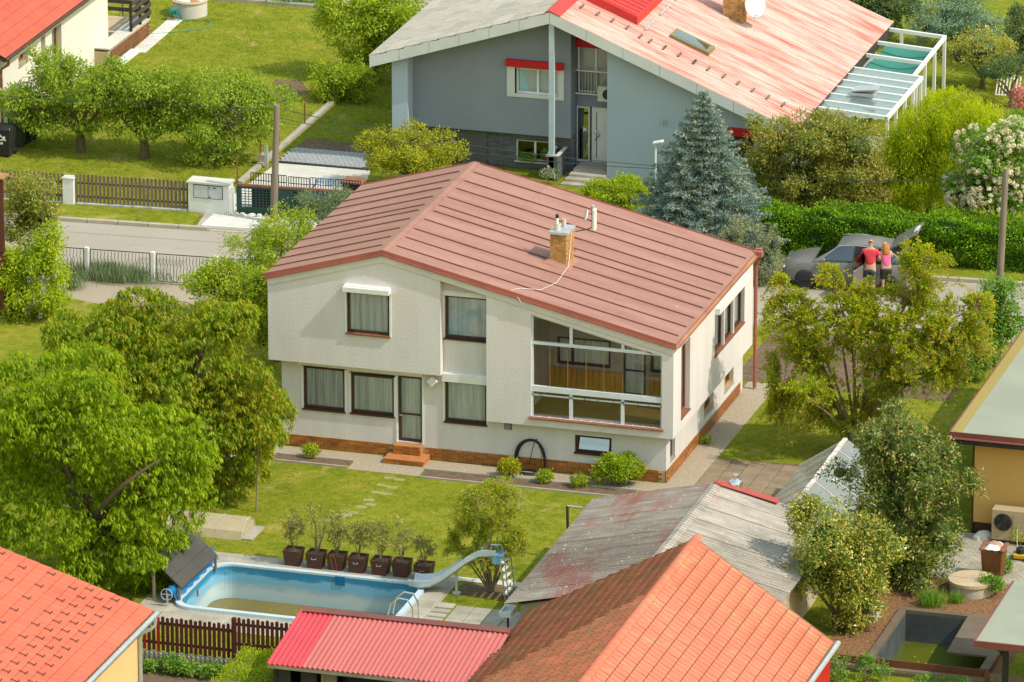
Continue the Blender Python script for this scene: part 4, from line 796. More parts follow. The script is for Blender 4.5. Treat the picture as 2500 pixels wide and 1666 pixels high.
for y in (38.3, 39.25, 40.1): MB().box(-30.02, -29.94, y-.05, y+.05, .63, 1.6).build('rail_post', m_dark, tr_)
for z in (.78, 1.06, 1.34, 1.56): MB().box(-29.94, -29.90, 38.25, 40.2, z, z+.14).build('rail_board', M('tarred_wood', (.05, .042, .036, 1), (.075, .06, .05, 1), sc=3, rough=.8), tr_); MB().box(-32.5, -29.95, 40.15, 40.19, z, z+.14).build('rail_board', bpy.data.materials['tarred_wood'], tr_)
MB().box(-29.88, -29.55, 36.1, 38.0, 0, .10).build('white_kerb', m_white, tr_)

# ------------------------------------------------------------------ house with snow hooks, lower left
bl = thing('yellow_house', 'yellow walled house with orange tiled roof dotted with snow hooks', 'house', (-10, -26, 0)); EX, EZ, FY = -8.05, 3.0, -20.92
m_yel = M('yellow_plaster', (.70, .48, .22, 1), (.66, .44, .2, 1), sc=.5, rough=.95, fine=.03)
MB().box(-18, -8.38, -33, -21.35, 0, 2.86).build('wall', m_yel, bl)
lr = slab(MB(), EX-.02, EZ-.02, -18.5, EZ-.02+10.43*.31, -33, FY, .16).build('roof', m_sillred, bl)
m_tilec = M('coral_roof_tile', (.56, .135, .075, 1), (.50, .115, .062, 1), sc=.8, rough=.7, fine=.04, rnd=.06)
lay_tiles(lr, tile_mesh('roof_tile', .356, .295, m_tilec, 1, .02, .022), 1, EX, EZ, .31, -33+.02, FY, -14.6, .36, .30, 300)
hk2 = MB().tube([(-.16, 0, .03), (.04, 0, .03), (.07, 0, .10)], .012, 4).tube([(.03, -.07, .045), (.06, 0, .05), (.03, .07, .045)], .012, 4).mesh('snow_hook', m_iron)
th = math.atan(.31)
for r in range(2, 17):
    for c in range(0, 30):
        if r < 5:
            if (c+r) % 2: continue
        elif r % 2 == 0 or c % 3 != (0 if (r//2) % 2 else 1): continue
        d = (r+.6)*.36; p = np.array((EX-d*math.cos(th), FY-.45-c*.30, EZ+d*math.sin(th)+.02))
        if inview(p, 5): inst('snow_hook', hk2, p, lr, (0, th, 0))
b = MB(); n = 7
for i in range(n):
    a0, a1 = math.pi*i/n, math.pi*(i+1)/n; q = lambda a, r: (EX+.10-r*math.cos(a), EZ-.03-r*math.sin(a)); P4 = [q(a0, .085), q(a1, .085), q(a1, .075), q(a0, .075)]
    b.add([(x, y, z) for y in (-33, FY+.06) for x, z in P4], [(0, 1, 5, 4), (3, 2, 6, 7), (0, 1, 2, 3), (4, 5, 6, 7)])
b.build('gutter', m_galv, bl); MB().tube([(EX+.10, FY-.25, EZ-.1), (EX+.08, FY-.27, EZ-.32), (EX-.02, FY-.33, EZ-.42), (EX-.2, FY-.4, EZ-.5), (EX-.27, FY-.42, EZ-.62), (EX-.27, FY-.42, .1)], .055, 9).build('downpipe', m_galv, bl)

# ------------------------------------------------------------------ tiled barn, lower right
ba = thing('tiled_barn', 'barn with two-tone orange clay tile roof in front of the grey corrugated shed', 'barn', (5, -22, 0)); RX, RZ, EL, ER, EZ2, FY2 = 4.93, 4.52, .50, 8.62, 2.06, -15.75
sL, sR = (RZ-EZ2)/(RX-EL), (RZ-EZ2)/(ER-RX)
br_ = slab(slab(MB(), EL, EZ2-.03, RX, RZ-.03, -34, FY2, .10), RX, RZ-.03, ER, EZ2-.03, -34, FY2, .10).build('roof', m_sillred, ba)
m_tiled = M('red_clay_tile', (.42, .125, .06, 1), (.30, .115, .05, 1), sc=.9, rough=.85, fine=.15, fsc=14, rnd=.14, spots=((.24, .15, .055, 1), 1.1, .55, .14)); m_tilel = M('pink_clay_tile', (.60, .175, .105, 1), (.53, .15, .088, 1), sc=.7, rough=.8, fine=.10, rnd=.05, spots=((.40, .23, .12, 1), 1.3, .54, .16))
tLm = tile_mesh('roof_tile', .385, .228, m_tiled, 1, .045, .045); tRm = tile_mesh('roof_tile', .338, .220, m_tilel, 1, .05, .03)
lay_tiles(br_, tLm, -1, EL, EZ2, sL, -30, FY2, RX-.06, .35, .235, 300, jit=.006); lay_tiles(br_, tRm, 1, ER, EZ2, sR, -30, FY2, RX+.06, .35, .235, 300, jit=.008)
rt_ = MB(); n = 8; vs_ = [(r*math.cos(math.pi*i/n), y, r*.7*math.sin(math.pi*i/n)) for y, r in ((0, .15), (.42, .125)) for i in range(n+1)]; rt_.add(vs_, [(i, i+1, n+2+i, n+1+i) for i in range(n)]+[tuple(range(n+1))]); rtm = rt_.mesh('ridge_tile', m_tilel, smooth=True)
for i in range(36): inst('ridge_tile', rtm, (RX, FY2-.36-i*.37, RZ-.02), br_)
MB().box(EL+.25, ER-.25, -34, FY2-.25, 0, EZ2-.02).build('wall', m_concrete2, ba); MB().prism([(EL+.25, FY2-.3, EZ2-.02), (ER-.25, FY2-.3, EZ2-.02), (RX, FY2-.3, RZ-.2)], (0, -.2, 0)).build('gable', m_concrete2, ba)
MB().tube([(ER+.08, -34, EZ2-.04), (ER+.08, FY2+.02, EZ2-.04)], .075, 8).build('gutter', m_galv, ba); MB().box(ER-.2, ER-.05, -34, FY2-.3, .2, EZ2-.15).build('side_boards', m_redpanel, ba)

# ------------------------------------------------------------------ corrugated grey shed
sh = thing('grey_shed', 'shed with lichen-spotted grey corrugated roof between pool and greenhouse', 'shed', (3, -10, 0)); SE, SZ, SX, SRZ, SR_ = -.60, 1.70, 2.92, 2.50, 6.4; SY0, SY1 = -14.62, -6.1
MB().box(-.22, 6.1, SY0+.25, SY1-.2, 0, 1.62).build('wall', M('beige_plaster', (.52, .42, .30, 1), (.44, .35, .25, 1), sc=1, rough=.95), sh); MB().prism([(-.22, SY0+.25, 1.62), (6.1, SY0+.25, 1.62), (SX, SY0+.25, 2.40)], (0, .15, 0)).build('gable', bpy.data.materials['beige_plaster'], sh); MB().prism([(-.22, SY1-.35, 1.62), (6.1, SY1-.35, 1.62), (SX, SY1-.35, 2.40)], (0, .15, 0)).build('gable', bpy.data.materials['beige_plaster'], sh)
def asb(name, base, red, thr):
    m, t, o = new_mat(name); p = N(t, 'BsdfPrincipled'); t.links.new(p.outputs[0], o.inputs[0]); p.inputs['Roughness'].default_value = .95; v = pos(t)
    c = ramp(t, noise(t, pos(t, (.6, 2.2, 1)), 1.3, 8, .7), [(.32, tuple(x*.6 for x in base)+(1,)), (.68, tuple(x*1.25 for x in base)+(1,))])
    r = ramp(t, noise(t, pos(t, (1, .35, 1)), .55, 5, .65), [(thr, (0, 0, 0, 1)), (thr+.13, (.85, .85, .85, 1))]); c = mixc(t, r, c, red)
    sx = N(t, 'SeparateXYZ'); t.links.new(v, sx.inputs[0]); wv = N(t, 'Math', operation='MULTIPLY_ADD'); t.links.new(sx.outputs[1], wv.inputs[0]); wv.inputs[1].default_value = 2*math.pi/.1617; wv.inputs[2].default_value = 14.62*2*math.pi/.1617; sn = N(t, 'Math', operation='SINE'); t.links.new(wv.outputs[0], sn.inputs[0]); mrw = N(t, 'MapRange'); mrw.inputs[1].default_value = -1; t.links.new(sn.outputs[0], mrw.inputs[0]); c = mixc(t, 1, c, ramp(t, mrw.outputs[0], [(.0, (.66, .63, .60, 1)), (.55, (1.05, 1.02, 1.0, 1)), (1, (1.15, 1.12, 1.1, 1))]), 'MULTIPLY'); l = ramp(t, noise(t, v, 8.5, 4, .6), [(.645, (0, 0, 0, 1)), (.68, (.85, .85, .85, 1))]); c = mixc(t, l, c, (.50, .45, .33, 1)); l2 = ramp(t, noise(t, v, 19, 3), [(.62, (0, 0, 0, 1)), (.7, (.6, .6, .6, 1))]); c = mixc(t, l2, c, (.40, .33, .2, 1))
    t.links.new(c, p.inputs['Base Color']); b_ = N(t, 'Bump'); b_.inputs['Distance'].default_value = .01; t.links.new(noise(t, v, 30, 4), b_.inputs['Height']); t.links.new(b_.outputs[0], p.inputs['Normal']); return m
m_asL = asb('mossy_asbestos', (.25, .215, .18), (.24, .075, .055, 1), .50); m_asR = asb('pale_asbestos', (.37, .33, .28), (.36, .13, .10, 1), .66)
srf = MB().box(SE+.3, SR_-.3, SY0+.3, SY1-.3, 1.60, 1.64).build('roof', m_timber, sh)
for j in range(9):
    y0 = SY0+j*.951; y1 = y0+.97; sl_ = (SRZ-SZ)/(SX-SE)
    for xa, xb in ((SE, SE+1.8), (SE+1.72, SX)): lift = .02 if xa > SE+1 else 0; corr(xa, SZ+(xa-SE)*sl_+lift, xb, SZ+(xb-SE)*sl_+(0 if xa > SE+1 else 0)+.005*(j % 2), y0, y1, 6, .026).build('corrugated_sheet', m_asL, srf, smooth=True)
    for xa, xb in ((SX, SX+1.8), (SX+1.72, SR_)): lift = -.0; corr(xa, SRZ-(xa-SX)*sl_+(.0 if xa > SX+1 else .02), xb, SRZ-(xb-SX)*sl_+.005*(j % 2), y0, y1, 6, .026).build('corrugated_sheet', m_asR, srf, smooth=True)
b = slab(slab(MB(), SX-.16, SRZ+.01, SX, SRZ+.07, SY0, SY1+.03, .03), SX, SRZ+.07, SX+.16, SRZ+.01, SY0, SY1+.03, .03); b.build('ridge_cap', m_asR, srf)
m_redsheet = M('dull_red_sheet', (.42, .075, .06, 1), (.36, .07, .055, 1), rough=.55, fine=.06)
slab(MB(), SX+.02, SRZ+.09, SX+1.75, SRZ-.30, SY1-.26, SY1+.06, .02).build('red_flashing', m_redsheet, srf); MB().lathe((SX+.05, SY1-.15, SRZ), [(.11, 0), (.11, .10), (.04, .13)], 10).build('ridge_end', m_redsheet, srf)
cw = thing('roof_cowl', 'round bright metal cowl on the shed roof', 'vent', (3.4, -6.0, 2.4)); smoothed(MB().lathe((3.40, -6.0, 2.36), [(.20, 0), (.20, .17), (.18, .22), (.08, .28), (.05, .30), (.05, .36), (.075, .37), (.075, .40), (.02, .41)], 18).build('cowl', m_chrome, cw), 30)
dp = thing('drainpipe', 'black drainpipe with white elbow at the shed edge above the lawn', 'pipe', (-.9, -6.5, 0)); q = AY(1385, 1236, -6.6); q2 = AY(1387, 1285, -6.6)
MB().tube([(q[0]+.45, -6.6, q[2]), (q[0], -6.6, q[2])], .03, 7).build('arm', m_galv, dp); MB().tube([(q[0], -6.6, q[2]), (q[0]+.02, -6.6, .55)], .04, 7).build('pipe', m_dark, dp); MB().tube([(q[0]+.02, -6.6, .56), (q[0]-.1, -6.6, .5), (q[0]-.2, -6.6, .3), (q[0]-.2, -6.6, 0)], .03, 7).build('elbow', m_galv, dp)
# ------------------------------------------------------------------ red lean-to
rs = thing('red_shed', 'lean-to with red corrugated roof, one sheet brighter than the rest', 'shed', (-2.3, -19.5, 0)); ZF, ZN, YFr, YNr = 2.32, 1.86, -18.12, -20.92
m_red1 = M('new_red_sheet', (.58, .055, .07, 1), (.52, .05, .06, 1), rough=.42, fine=.04); m_red2 = M('faded_red_roof', (.50, .125, .11, 1), (.43, .115, .10, 1), sc=.9, rough=.6, fine=.08, stretch=(3, .4, 1), spots=((.42, .27, .17, 1), 1.6, .64, .12))
rrf = MB().box(-4.9, .5, -20.8, -18.2, 1.70, 1.76).build('roof', m_timber, rs)
for i in range(6):
    x0 = -5.06+i*.945; corr(YNr, ZN+.004*(i % 2), YFr, ZF+.004*(i % 2), x0, x0+.96, 7, .022, 'y').build('corrugated_sheet', m_red1 if i == 0 else m_red2, rrf, smooth=True)
MB().hexa([(-4.95, YFr-.14, ZF+.01), (.62, YFr-.14, ZF+.01), (.62, YFr+.12, ZF+.03), (-4.95, YFr+.12, ZF+.03)], [(-4.95, YFr-.14, ZF+.03), (.62, YFr-.14, ZF+.03), (.62, YFr+.12, ZF+.06), (-4.95, YFr+.12, ZF+.06)]).build('top_flashing', m_fasciadark, rrf); MB().box(-5.05, .6, YNr+.06, YNr+.10, ZN-.14, ZN-.04).build('eaves_board', m_concrete, rrf)
MB().box(-4.95, .5, -18.4, -18.25, 0, 2.1).build('rear_wall', m_dark, rs); MB().box(-4.95, -4.85, -20.7, -18.4, 0, 1.75).build('side_wall', m_dark, rs)
for x in (-4.7, -4.0, -3.45): MB().box(x-.22, x+.2, -20.66, -20.60, 0, 1.74).build('wall_board', m_timber if x > -3.6 else m_dark, rs)
MB().box(-3.2, .5, -20.2, -20.15, 0, 1.7).build('inside_shade_sheet', m_dark, rs)  # dark sheet stands in for the shade inside the open front
tag(MB().hexa([(-3.0, -22.0, 1.0), (-1.3, -21.9, 1.0), (-1.2, -21.1, 1.0), (-2.85, -21.2, 1.0)], [(-3.0, -22.0, 1.32), (-1.3, -21.9, 1.32), (-1.2, -21.1, 1.36), (-2.85, -21.2, 1.36)]).build('storage_box', M('blue_grey_sheet', (.20, .25, .31, 1), (.17, .21, .27, 1), rough=.5), bevel=.03), 'blue-grey metal lid at the bottom edge before the red shed', 'box')
# ------------------------------------------------------------------ greenhouse
gr_ = thing('greenhouse', 'small gabled greenhouse with clouded glass beside the corrugated shed', 'greenhouse', (4.9, -2.7, 0)); GX, GZ, GL, GRr, GE, GY0, GY1 = 4.89, 1.75, 3.58, 6.2, .85, -5.9, .5
m_gg = glass('clouded_glass', (.80, .82, .76, 1), .06, .15, .55, (.50, .47, .36, 1)); m_gb = glass('silvery_glass', (.8, .85, .86, 1), .10, .12, .5, (.50, .54, .54, 1)); m_gbar = M('flaking_white_bar', (.60, .56, .46, 1), (.40, .34, .24, 1), sc=7, rough=.8)
MB().box(GL, GL+.06, GY0, GY1, 0, GE).box(GRr-.06, GRr, GY0, GY1, 0, GE).build('low_wall', m_gbar, gr_)
n = 7; dy = (GY1-GY0)/n
for i in range(n):
    y0, y1 = GY0+i*dy+.025, GY0+(i+1)*dy-.025
    slab(MB(), GL, GE, GX, GZ, y0, y1, .006).build('pane', m_gg, gr_); slab(MB(), GX, GZ, GRr, GE, y0, y1, .006).build('pane', m_gb, gr_)
for i in range(n+1):
    y = GY0+i*dy; slab(MB(), GL-.02, GE+.02, GX, GZ+.02, y-.02, y+.02, .04).build('glazing_bar', m_gbar, gr_); slab(MB(), GX, GZ+.02, GRr+.02, GE+.02, y-.02, y+.02, .04).build('glazing_bar', m_gbar, gr_)
for i in range(16): MB().box(GX-.06, GX+.06, GY0+i*.4+.01, GY0+i*.4+.39, GZ, GZ+.05+.012*(i % 3)).build('ridge_strip', M('pinkish_white_strip', (.66, .58, .52, 1), (.55, .47, .42, 1), rough=.8) if i == 0 else bpy.data.materials['pinkish_white_strip'], gr_)
for y in (GY0, GY1): MB().prism([(GL+.05, y, 0), (GRr-.05, y, 0), (GRr-.05, y, GE-.02), (GX, y, GZ-.05), (GL+.05, y, GE-.02)], (0, .012, 0)).build('gable_pane', m_gg, gr_)
for y0, x0 in ((-2.1, 5.35), (-1.2, 5.4)): MB().obox((x0, y0, GZ-.22), (.3, .9, -.1), (1, -.3, 0), (0, .1, 1), .35, .03, .02).build('vent_prop', m_white, gr_)
# ------------------------------------------------------------------ yellow house at the right edge
yh = thing('flat_roof_house', 'yellow house with flat mossy roof and brown fascia at the right edge', 'house', (12, 3, 0)); YX0, YY0, YZ = 8.40, -1.85, 3.1
m_flat = M('green_grey_felt', (.30, .31, .235, 1), (.26, .265, .20, 1), sc=.5, rough=.9, fine=.05, spots=None); m_moss = M('yellow_moss', (.34, .24, .05, 1), (.26, .22, .10, 1), sc=9, rough=1, lo=.42, hi=.6)
MB().box(9.0, 22, -1.3, 10, .35, 2.75).build('wall', M('ochre_plaster', (.60, .36, .12, 1), (.54, .32, .10, 1), sc=.5, rough=.95, fine=.03), yh); MB().box(9.02, 22, -1.27, 9.9, 0, .35).build('plinth', m_brownframe, yh); MB().box(8.94, 8.998, -1.3, 10, 0, 2.75).build('corner_pipe', m_brownframe, yh)
yr = MB().box(YX0+.04, 22, YY0+.04, 10.4, 2.76, 2.95).build('roof', m_dark, yh); MB().box(YX0+.32, 22, YY0+.02, 10.4, 3.0, YZ-.002).build('felt', m_flat, yr); MB().box(YX0+.02, YX0+.318, YY0+.02, 10.4, 3.0, YZ+.006).build('moss_edge', m_moss, yr)
MB().box(YX0, 22, YY0-.02, YY0+.018, 2.95, YZ+.02).box(YX0-.02, YX0+.018, YY0+.02, 10.4, 2.95, YZ+.02).build('fascia', m_fasciadark, yr); MB().box(YX0-.01, 22, YY0-.05, YY0-.022, 2.93, 2.97).build('drip_edge', m_fasciared, yr)
gb2 = thing('carport_roof', 'flat grey-green roof on black posts at the lower right corner', 'carport', (14, -12, 0)); MB().box(12.04, 20, -14.5, -9.95, 1.90, 2.0).build('felt', m_flat, gb2); MB().box(12.0, 20, -14.56, -14.502, 1.84, 2.01).build('fascia', m_fasciadark, gb2); MB().box(11.99, 12.038, -14.5, -9.95, 1.84, 2.02).build('edge_trim', m_fasciadark, gb2); MB().box(12.2, 20, -14.2, -14.1, 1.68, 1.84).build('beam', m_timber, gb2)
for x, y in ((12.75, -14.1), (12.75, -10.3)): MB().box(x-.07, x+.07, y-.07, y+.07, 0, 1.84).build('post', m_black, gb2)
MB().tube([(12.3, -14.1, 1.74), (12.6, -14.1, 1.66), (12.75, -14.1, 1.4)], .05, 6).build('brace', m_black, gb2)
# ------------------------------------------------------------------ swimming pool with its fittings
k8 = 900/2353
def rrect(x0, x1, y0, y1, r, n=8):
    pts = []
    for cx, cy_, a0 in ((x1-r, y1-r, 0), (x0+r, y1-r, 90), (x0+r, y0+r, 180), (x1-r, y0+r, 270)):
        for i in range(n+1): a = R(a0+90*i/n); pts.append((cx+r*math.cos(a), cy_+r*math.sin(a)))
    return pts
def ring(b, A, za, B, zb):
    n = len(A); b.add([(x, y, za) for x, y in A]+[(x, y, zb) for x, y in B], [(i, (i+1) % n, (i+1) % n+n, i+n) for i in range(n)]); return b
pool = thing('swimming_pool', 'half-drained blue and white pool with rounded corners and murky water', 'swimming pool', (-7.3, -11.4, 0))
X0, X1, Y0, Y1 = POOL; inn = rrect(X0+.10, X1-.10, Y0+.10, Y1-.10, .55); out = rrect(X0-.06, X1+.06, Y0-.06, Y1+.06, .65)
def linermat():
    m, t, o = new_mat('stained_pool_liner'); p = N(t, 'BsdfPrincipled'); t.links.new(p.outputs[0], o.inputs[0]); p.inputs['Roughness'].default_value = .45
    g = N(t, 'NewGeometry'); s_ = N(t, 'SeparateXYZ'); t.links.new(g.outputs['Position'], s_.inputs[0]); nz = noise(t, pos(t, (.8, .8, 3)), 1.6, 6, .65)
    ad = N(t, 'Math', operation='MULTIPLY_ADD'); t.links.new(nz, ad.inputs[0]); ad.inputs[1].default_value = .55; t.links.new(s_.outputs[2], ad.inputs[2])
    mr = N(t, 'MapRange'); mr.inputs[1].default_value = -.75; mr.inputs[2].default_value = .40; t.links.new(ad.outputs[0], mr.inputs[0])
    c = ramp(t, mr.outputs[0], [(.0, (.24, .50, .66, 1)), (.10, (.42, .58, .64, 1)), (.36, (.50, .60, .62, 1)), (.50, (.34, .47, .52, 1)), (.58, (.18, .46, .64, 1)), (.70, (.22, .48, .64, 1)), (.78, (.03, .24, .42, 1)), (1., (.02, .21, .40, 1))]); t.links.new(c, p.inputs['Base Color']); return m
b = MB(); ring(b, inn, .035, inn, -1.35); b.quad(*[(x, y, -1.35) for x, y in inn]); b.build('liner', linermat(), pool)
b = MB(); ring(b, inn, .10, out, .10); ring(b, out, .10, out, .0); ring(b, inn, .10, inn, .04); b.build('rim', M('pale_blue_rim', (.52, .62, .66, 1), (.45, .55, .6, 1), rough=.4), pool)
m_water = M('murky_water', (.20, .145, .025, 1), (.15, .11, .02, 1), sc=.7, rough=.06, fine=.03, spec=.5)
b = MB(); b.quad(*[(x, y, -.88) for x, y in rrect(X0+.11, X1-.11, Y0+.11, Y1-.11, .54)]); b.build('water', m_water, pool)
m_yleaf = M('floating_yellow_leaves', (.42, .27, .05, 1), (.3, .19, .03, 1), rough=.8); b = MB()
for _ in range(150):
    x, y = random.uniform(X0+.4, X1-.4), random.uniform(Y0+.3, Y1-.3)
    if random.random() < .45: x, y = random.gauss(-7.75, .28), random.gauss(-11.95, .09)
    a = random.random()*6.28; l_ = random.uniform(.025, .06); b.quad(*[(x+l_*math.cos(a+q)*s_, y+l_*math.sin(a+q)*s_, -.874) for q, s_ in ((0, 1), (1.6, .5), (3.14, 1), (4.7, .5))])
o = b.build('floating_leaves', m_yleaf, pool); o['kind'] = 'stuff'
MB().box(-6.85, -6.58, Y1-.125, Y1-.097, -.18, .07).build('skimmer', M('deep_blue_plate', (.015, .17, .36, 1), rough=.4), pool); MB().lathe((0, 0, 0), [(.09, 0), (.09, .02)], 14).mesh('inlet', m_white)
q = AX(101+0, 1100+990*k8*0+365, X0+.11); me = MB().lathe((0, 0, 0), [(.09, 0), (.09, .02)], 14).mesh('inlet', m_white); inst('inlet', me, (X0+.115, -12.25, -.45), pool, (0, R(90), 0)); me = MB().box(0, .015, -.06, .06, -.09, .09).mesh('skimmer_slot', m_rust); inst('skimmer_slot', me, (X0+.10, -11.35, -.22), pool)
# paving round the pool: a cast surround with single slabs on it
surr = thing('paving', None, None, (-7, -11, 0), kind='structure'); oo = []
for (x, y) in out:
    cx, cy_ = -7.3, -11.4; oo.append((x, y))
b = MB(); outer = []
for i, (x, y) in enumerate(out):
    q = i//9; outer.append({0: (-3.55, -8.72), 1: (-11.3, -8.72), 2: (-11.3, -14.35), 3: (-3.55, -14.35)}[q] if i % 9 == 4 else ((x if q in (0, 1, 2, 3) and ((i % 9 > 4) == (q % 2 == 0)) else (-3.55 if q in (0, 3) else -11.3)), (y if ((i % 9 > 4) != (q % 2 == 0)) else (-8.72 if q < 2 else -14.35))))
ring(b, out, .012, outer, .012); b.build('surround', m_concrete, surr)
ps = MB().box(-.245, .245, -.245, .245, 0, .03).mesh('slab', m_paver, bevel=.012)
for i in range(19):
    for y in (-13.75, -14.25): inst('slab', ps, (-10.9+i*.505, y, .0), surr, (0, 0, random.uniform(-.03, .03)))
for i in range(9): inst('slab', ps, (-3.9+i*.0, -9.0-i*.505, .0), surr); inst('slab', ps, (-3.35, -11.0-i*.35, .0), surr) if i < 8 else None
for i in range(5):
    for j in range(5): inst('slab', ps, (-2.8+i*.505, -11.1-j*.505, -.004), surr, (0, 0, random.uniform(-.02, .02)))
poly('path', m_concrete2, [(-4.4, -9.02), (-.4, -8.95), (-.4, -8.62), (-4.4, -8.72)], .014)
poly('soil', m_soil, [(-3.4, -9.1), (-1.3, -9.1), (-1.3, -10.0), (-3.4, -10.0)], .006)
# pool cover on its roller, dark board behind
rl_ = thing('pool_cover_roller', 'blue pool cover wound on a roller at the pool end', 'pool cover', (-10.5, -11.2, 0)); m_blue = M('blue_cover_film', (.008, .13, .34, 1), (.012, .19, .42, 1), sc=6, rough=.35, stretch=(1, 1.5, 1))
pts = []; rr = []
for i in range(31): f = i/30; pts.append((-10.52+.06*math.sin(f*9), -13.0+f*3.55, .36+.02*math.sin(f*7))); rr.append(.07+.015*math.sin(f*23)+(.05 if i < 3 else 0))
smoothed(MB().tube(pts, rr, 10).build('cover_roll', m_blue, rl_)); q = MB(); n = 30; q.add([(-10.44+.05*math.sin(i*.9), -12.9+3.4*i/n, .30) for i in range(n+1)]+[(-10.33+.03*math.sin(i*1.3), -12.9+3.4*i/n, .105) for i in range(n+1)], [(i, i+1, n+2+i, n+1+i) for i in range(n)]); q.build('cover_flap', m_blue, rl_)
for y in (-13.1, -9.38): MB().tube([(-10.52, y, .36), (-10.52, y, .0)], .025, 6).build('stand', m_galv, rl_)
q = MB()
pts = [(-10.52+.16*math.cos(a), -13.16, .36+.16*math.sin(a)) for a in np.linspace(0, 6.2832, 17)]; q.tube(pts, .014, 5); 
for a in range(4): q.tube([(-10.52, -13.16, .36), (-10.52+.16*math.cos(a*1.57), -13.16, .36+.16*math.sin(a*1.57))], .012, 5)
q.build('hand_wheel', m_galv, rl_)
bd = thing('solar_mat_board', 'dark grey tilted board leaning up behind the pool cover roller', 'board', (-11.3, -10.8, 0)); q1, q2 = G(531.7, 1356.3, .45), G(443.7, 1436.6, .45); q3 = AY(459, 1283.6, q1[1]); up_ = (q3-q1); up_[1] = 0; m_bd = M('dark_board', (.055, .05, .047, 1), (.075, .068, .06, 1), sc=1.5, rough=.55)
for i in range(3):
    A0, A1 = q1+up_*(i/3+.006), q1+up_*((i+1)/3-.006); B0, B1 = q2+up_*(i/3+.006), q2+up_*((i+1)/3-.006); dn = np.array((0, 0, -.035)); MB().hexa([A1+dn, B1+dn, B0+dn, A0+dn], [A1, B1, B0, A0]).build('panel', m_bd, bd)
for q in (q1, q2): e_ = q+up_; MB().box(e_[0]+.02, e_[0]+.08, e_[1]-.03, e_[1]+.03, 0, e_[2]-.06).box(q[0]-.1, q[0]-.04, q[1]-.03, q[1]+.03, 0, .44).build('leg', m_timber, bd)
# slide
sld = thing('pool_slide', 'pale blue curved water slide with a steel ladder', 'slide', (-3, -9.9, 0)); m_slide = M('sun_bleached_blue_gel', (.60, .66, .67, 1), (.52, .59, .62, 1), sc=2, rough=.35); m_slide2 = M('sky_blue_gel', (.16, .40, .58, 1), (.2, .45, .62, 1), rough=.4)
P_ = [(-4.62, .16), (-4.4, .14), (-4.05, .20), (-3.7, .40), (-3.3, .72), (-2.95, 1.02), (-2.65, 1.20), (-2.35, 1.25), (-2.15, 1.25)]; b = MB(); prof = [(-.27, .20), (-.25, .06), (-.18, 0), (.18, 0), (.25, .06), (.27, .20), (.31, .20), (.29, .03), (.2, -.04), (-.2, -.04), (-.29, .03), (-.31, .20)]; n = len(prof); vs_ = [(x, -9.92+y, z+dz) for x, z in P_ for y, dz in prof]
b.add(vs_, [(i*n+k, i*n+(k+1) % n, (i+1)*n+(k+1) % n, (i+1)*n+k) for i in range(len(P_)-1) for k in range(n)]+[tuple(range(n))]); smoothed(b.build('chute', m_slide, sld), 35)
MB().box(-2.28, -1.95, -10.22, -9.62, 1.28, 1.36).box(-2.25, -2.02, -10.2, -9.64, 1.05, 1.28).build('platform', m_slide2, sld, bevel=.02)
for y in (-10.2, -9.64): MB().tube([(-2.05, y, 1.36), (-1.88, y, .02)], .022, 6).tube([(-2.3, y, 1.36), (-2.28, y, 1.62), (-2.0, y, 1.64), (-1.92, y, 1.3), (-1.78, y, .02)], .018, 6).build('ladder_rail', m_chrome, sld)
for i in range(5): z = .2+i*.22; x = -1.88-.17*(z/1.34); MB().box(x-.05, x+.07, -10.19, -9.65, z, z+.03).build('rung', m_white, sld)
MB().tube([(-3.35, -9.92, .62), (-3.35, -9.92, .03)], .035, 7).lathe((-3.35, -9.92, .0), [(.12, .0), (.12, .03)], 12).build('support', m_fibre, sld)
pl_ = thing('pool_ladder', 'bright steel pool ladder with two bent handrails', 'ladder', (-4.1, -12.3, 0))
for y in (-12.75, -12.25): smoothed(MB().tube([(-3.7, y, .02), (-3.72, y, .55), (-3.85, y, .78), (-4.1, y, .80), (-4.32, y, .62), (-4.42, y, .2), (-4.44, y, -.9)], .022, 8).build('handrail', m_chrome, pl_))
for z in (-.1, -.4, -.7): MB().box(-4.50, -4.38, -12.74, -12.26, z, z+.03).build('tread', m_white, pl_)
tag(MB().tube([(-3.3, -12.7, .05), (-2.2, -12.75, .05), (-2.18, -12.35, .05), (-3.25, -12.3, .05)], .02, 5).build('pool_pole', m_galv), 'thin metal pole frame lying on the paving by the pool', 'pole')
fb = thing('plastic_trough', 'white rectangular trough on a post under the shed eave', 'trough', (-1.4, -14.0, 0)); q = AY(1240, 1490, -14.2); b = MB(); x, z = q[0], q[2]-.1
b.box(x-.16, x+.16, -14.5, -14.46, z, z+.14).box(x-.16, x+.16, -13.92, -13.88, z, z+.14).box(x-.16, x-.13, -14.46, -13.92, z, z+.14).box(x+.13, x+.16, -14.46, -13.92, z, z+.14).box(x-.13, x+.13, -14.46, -13.92, z, z+.02); b.build('tray', m_white, fb); MB().tube([(x, -14.2, z), (x, -14.2, .0)], .03, 6).build('post', m_dark, fb)
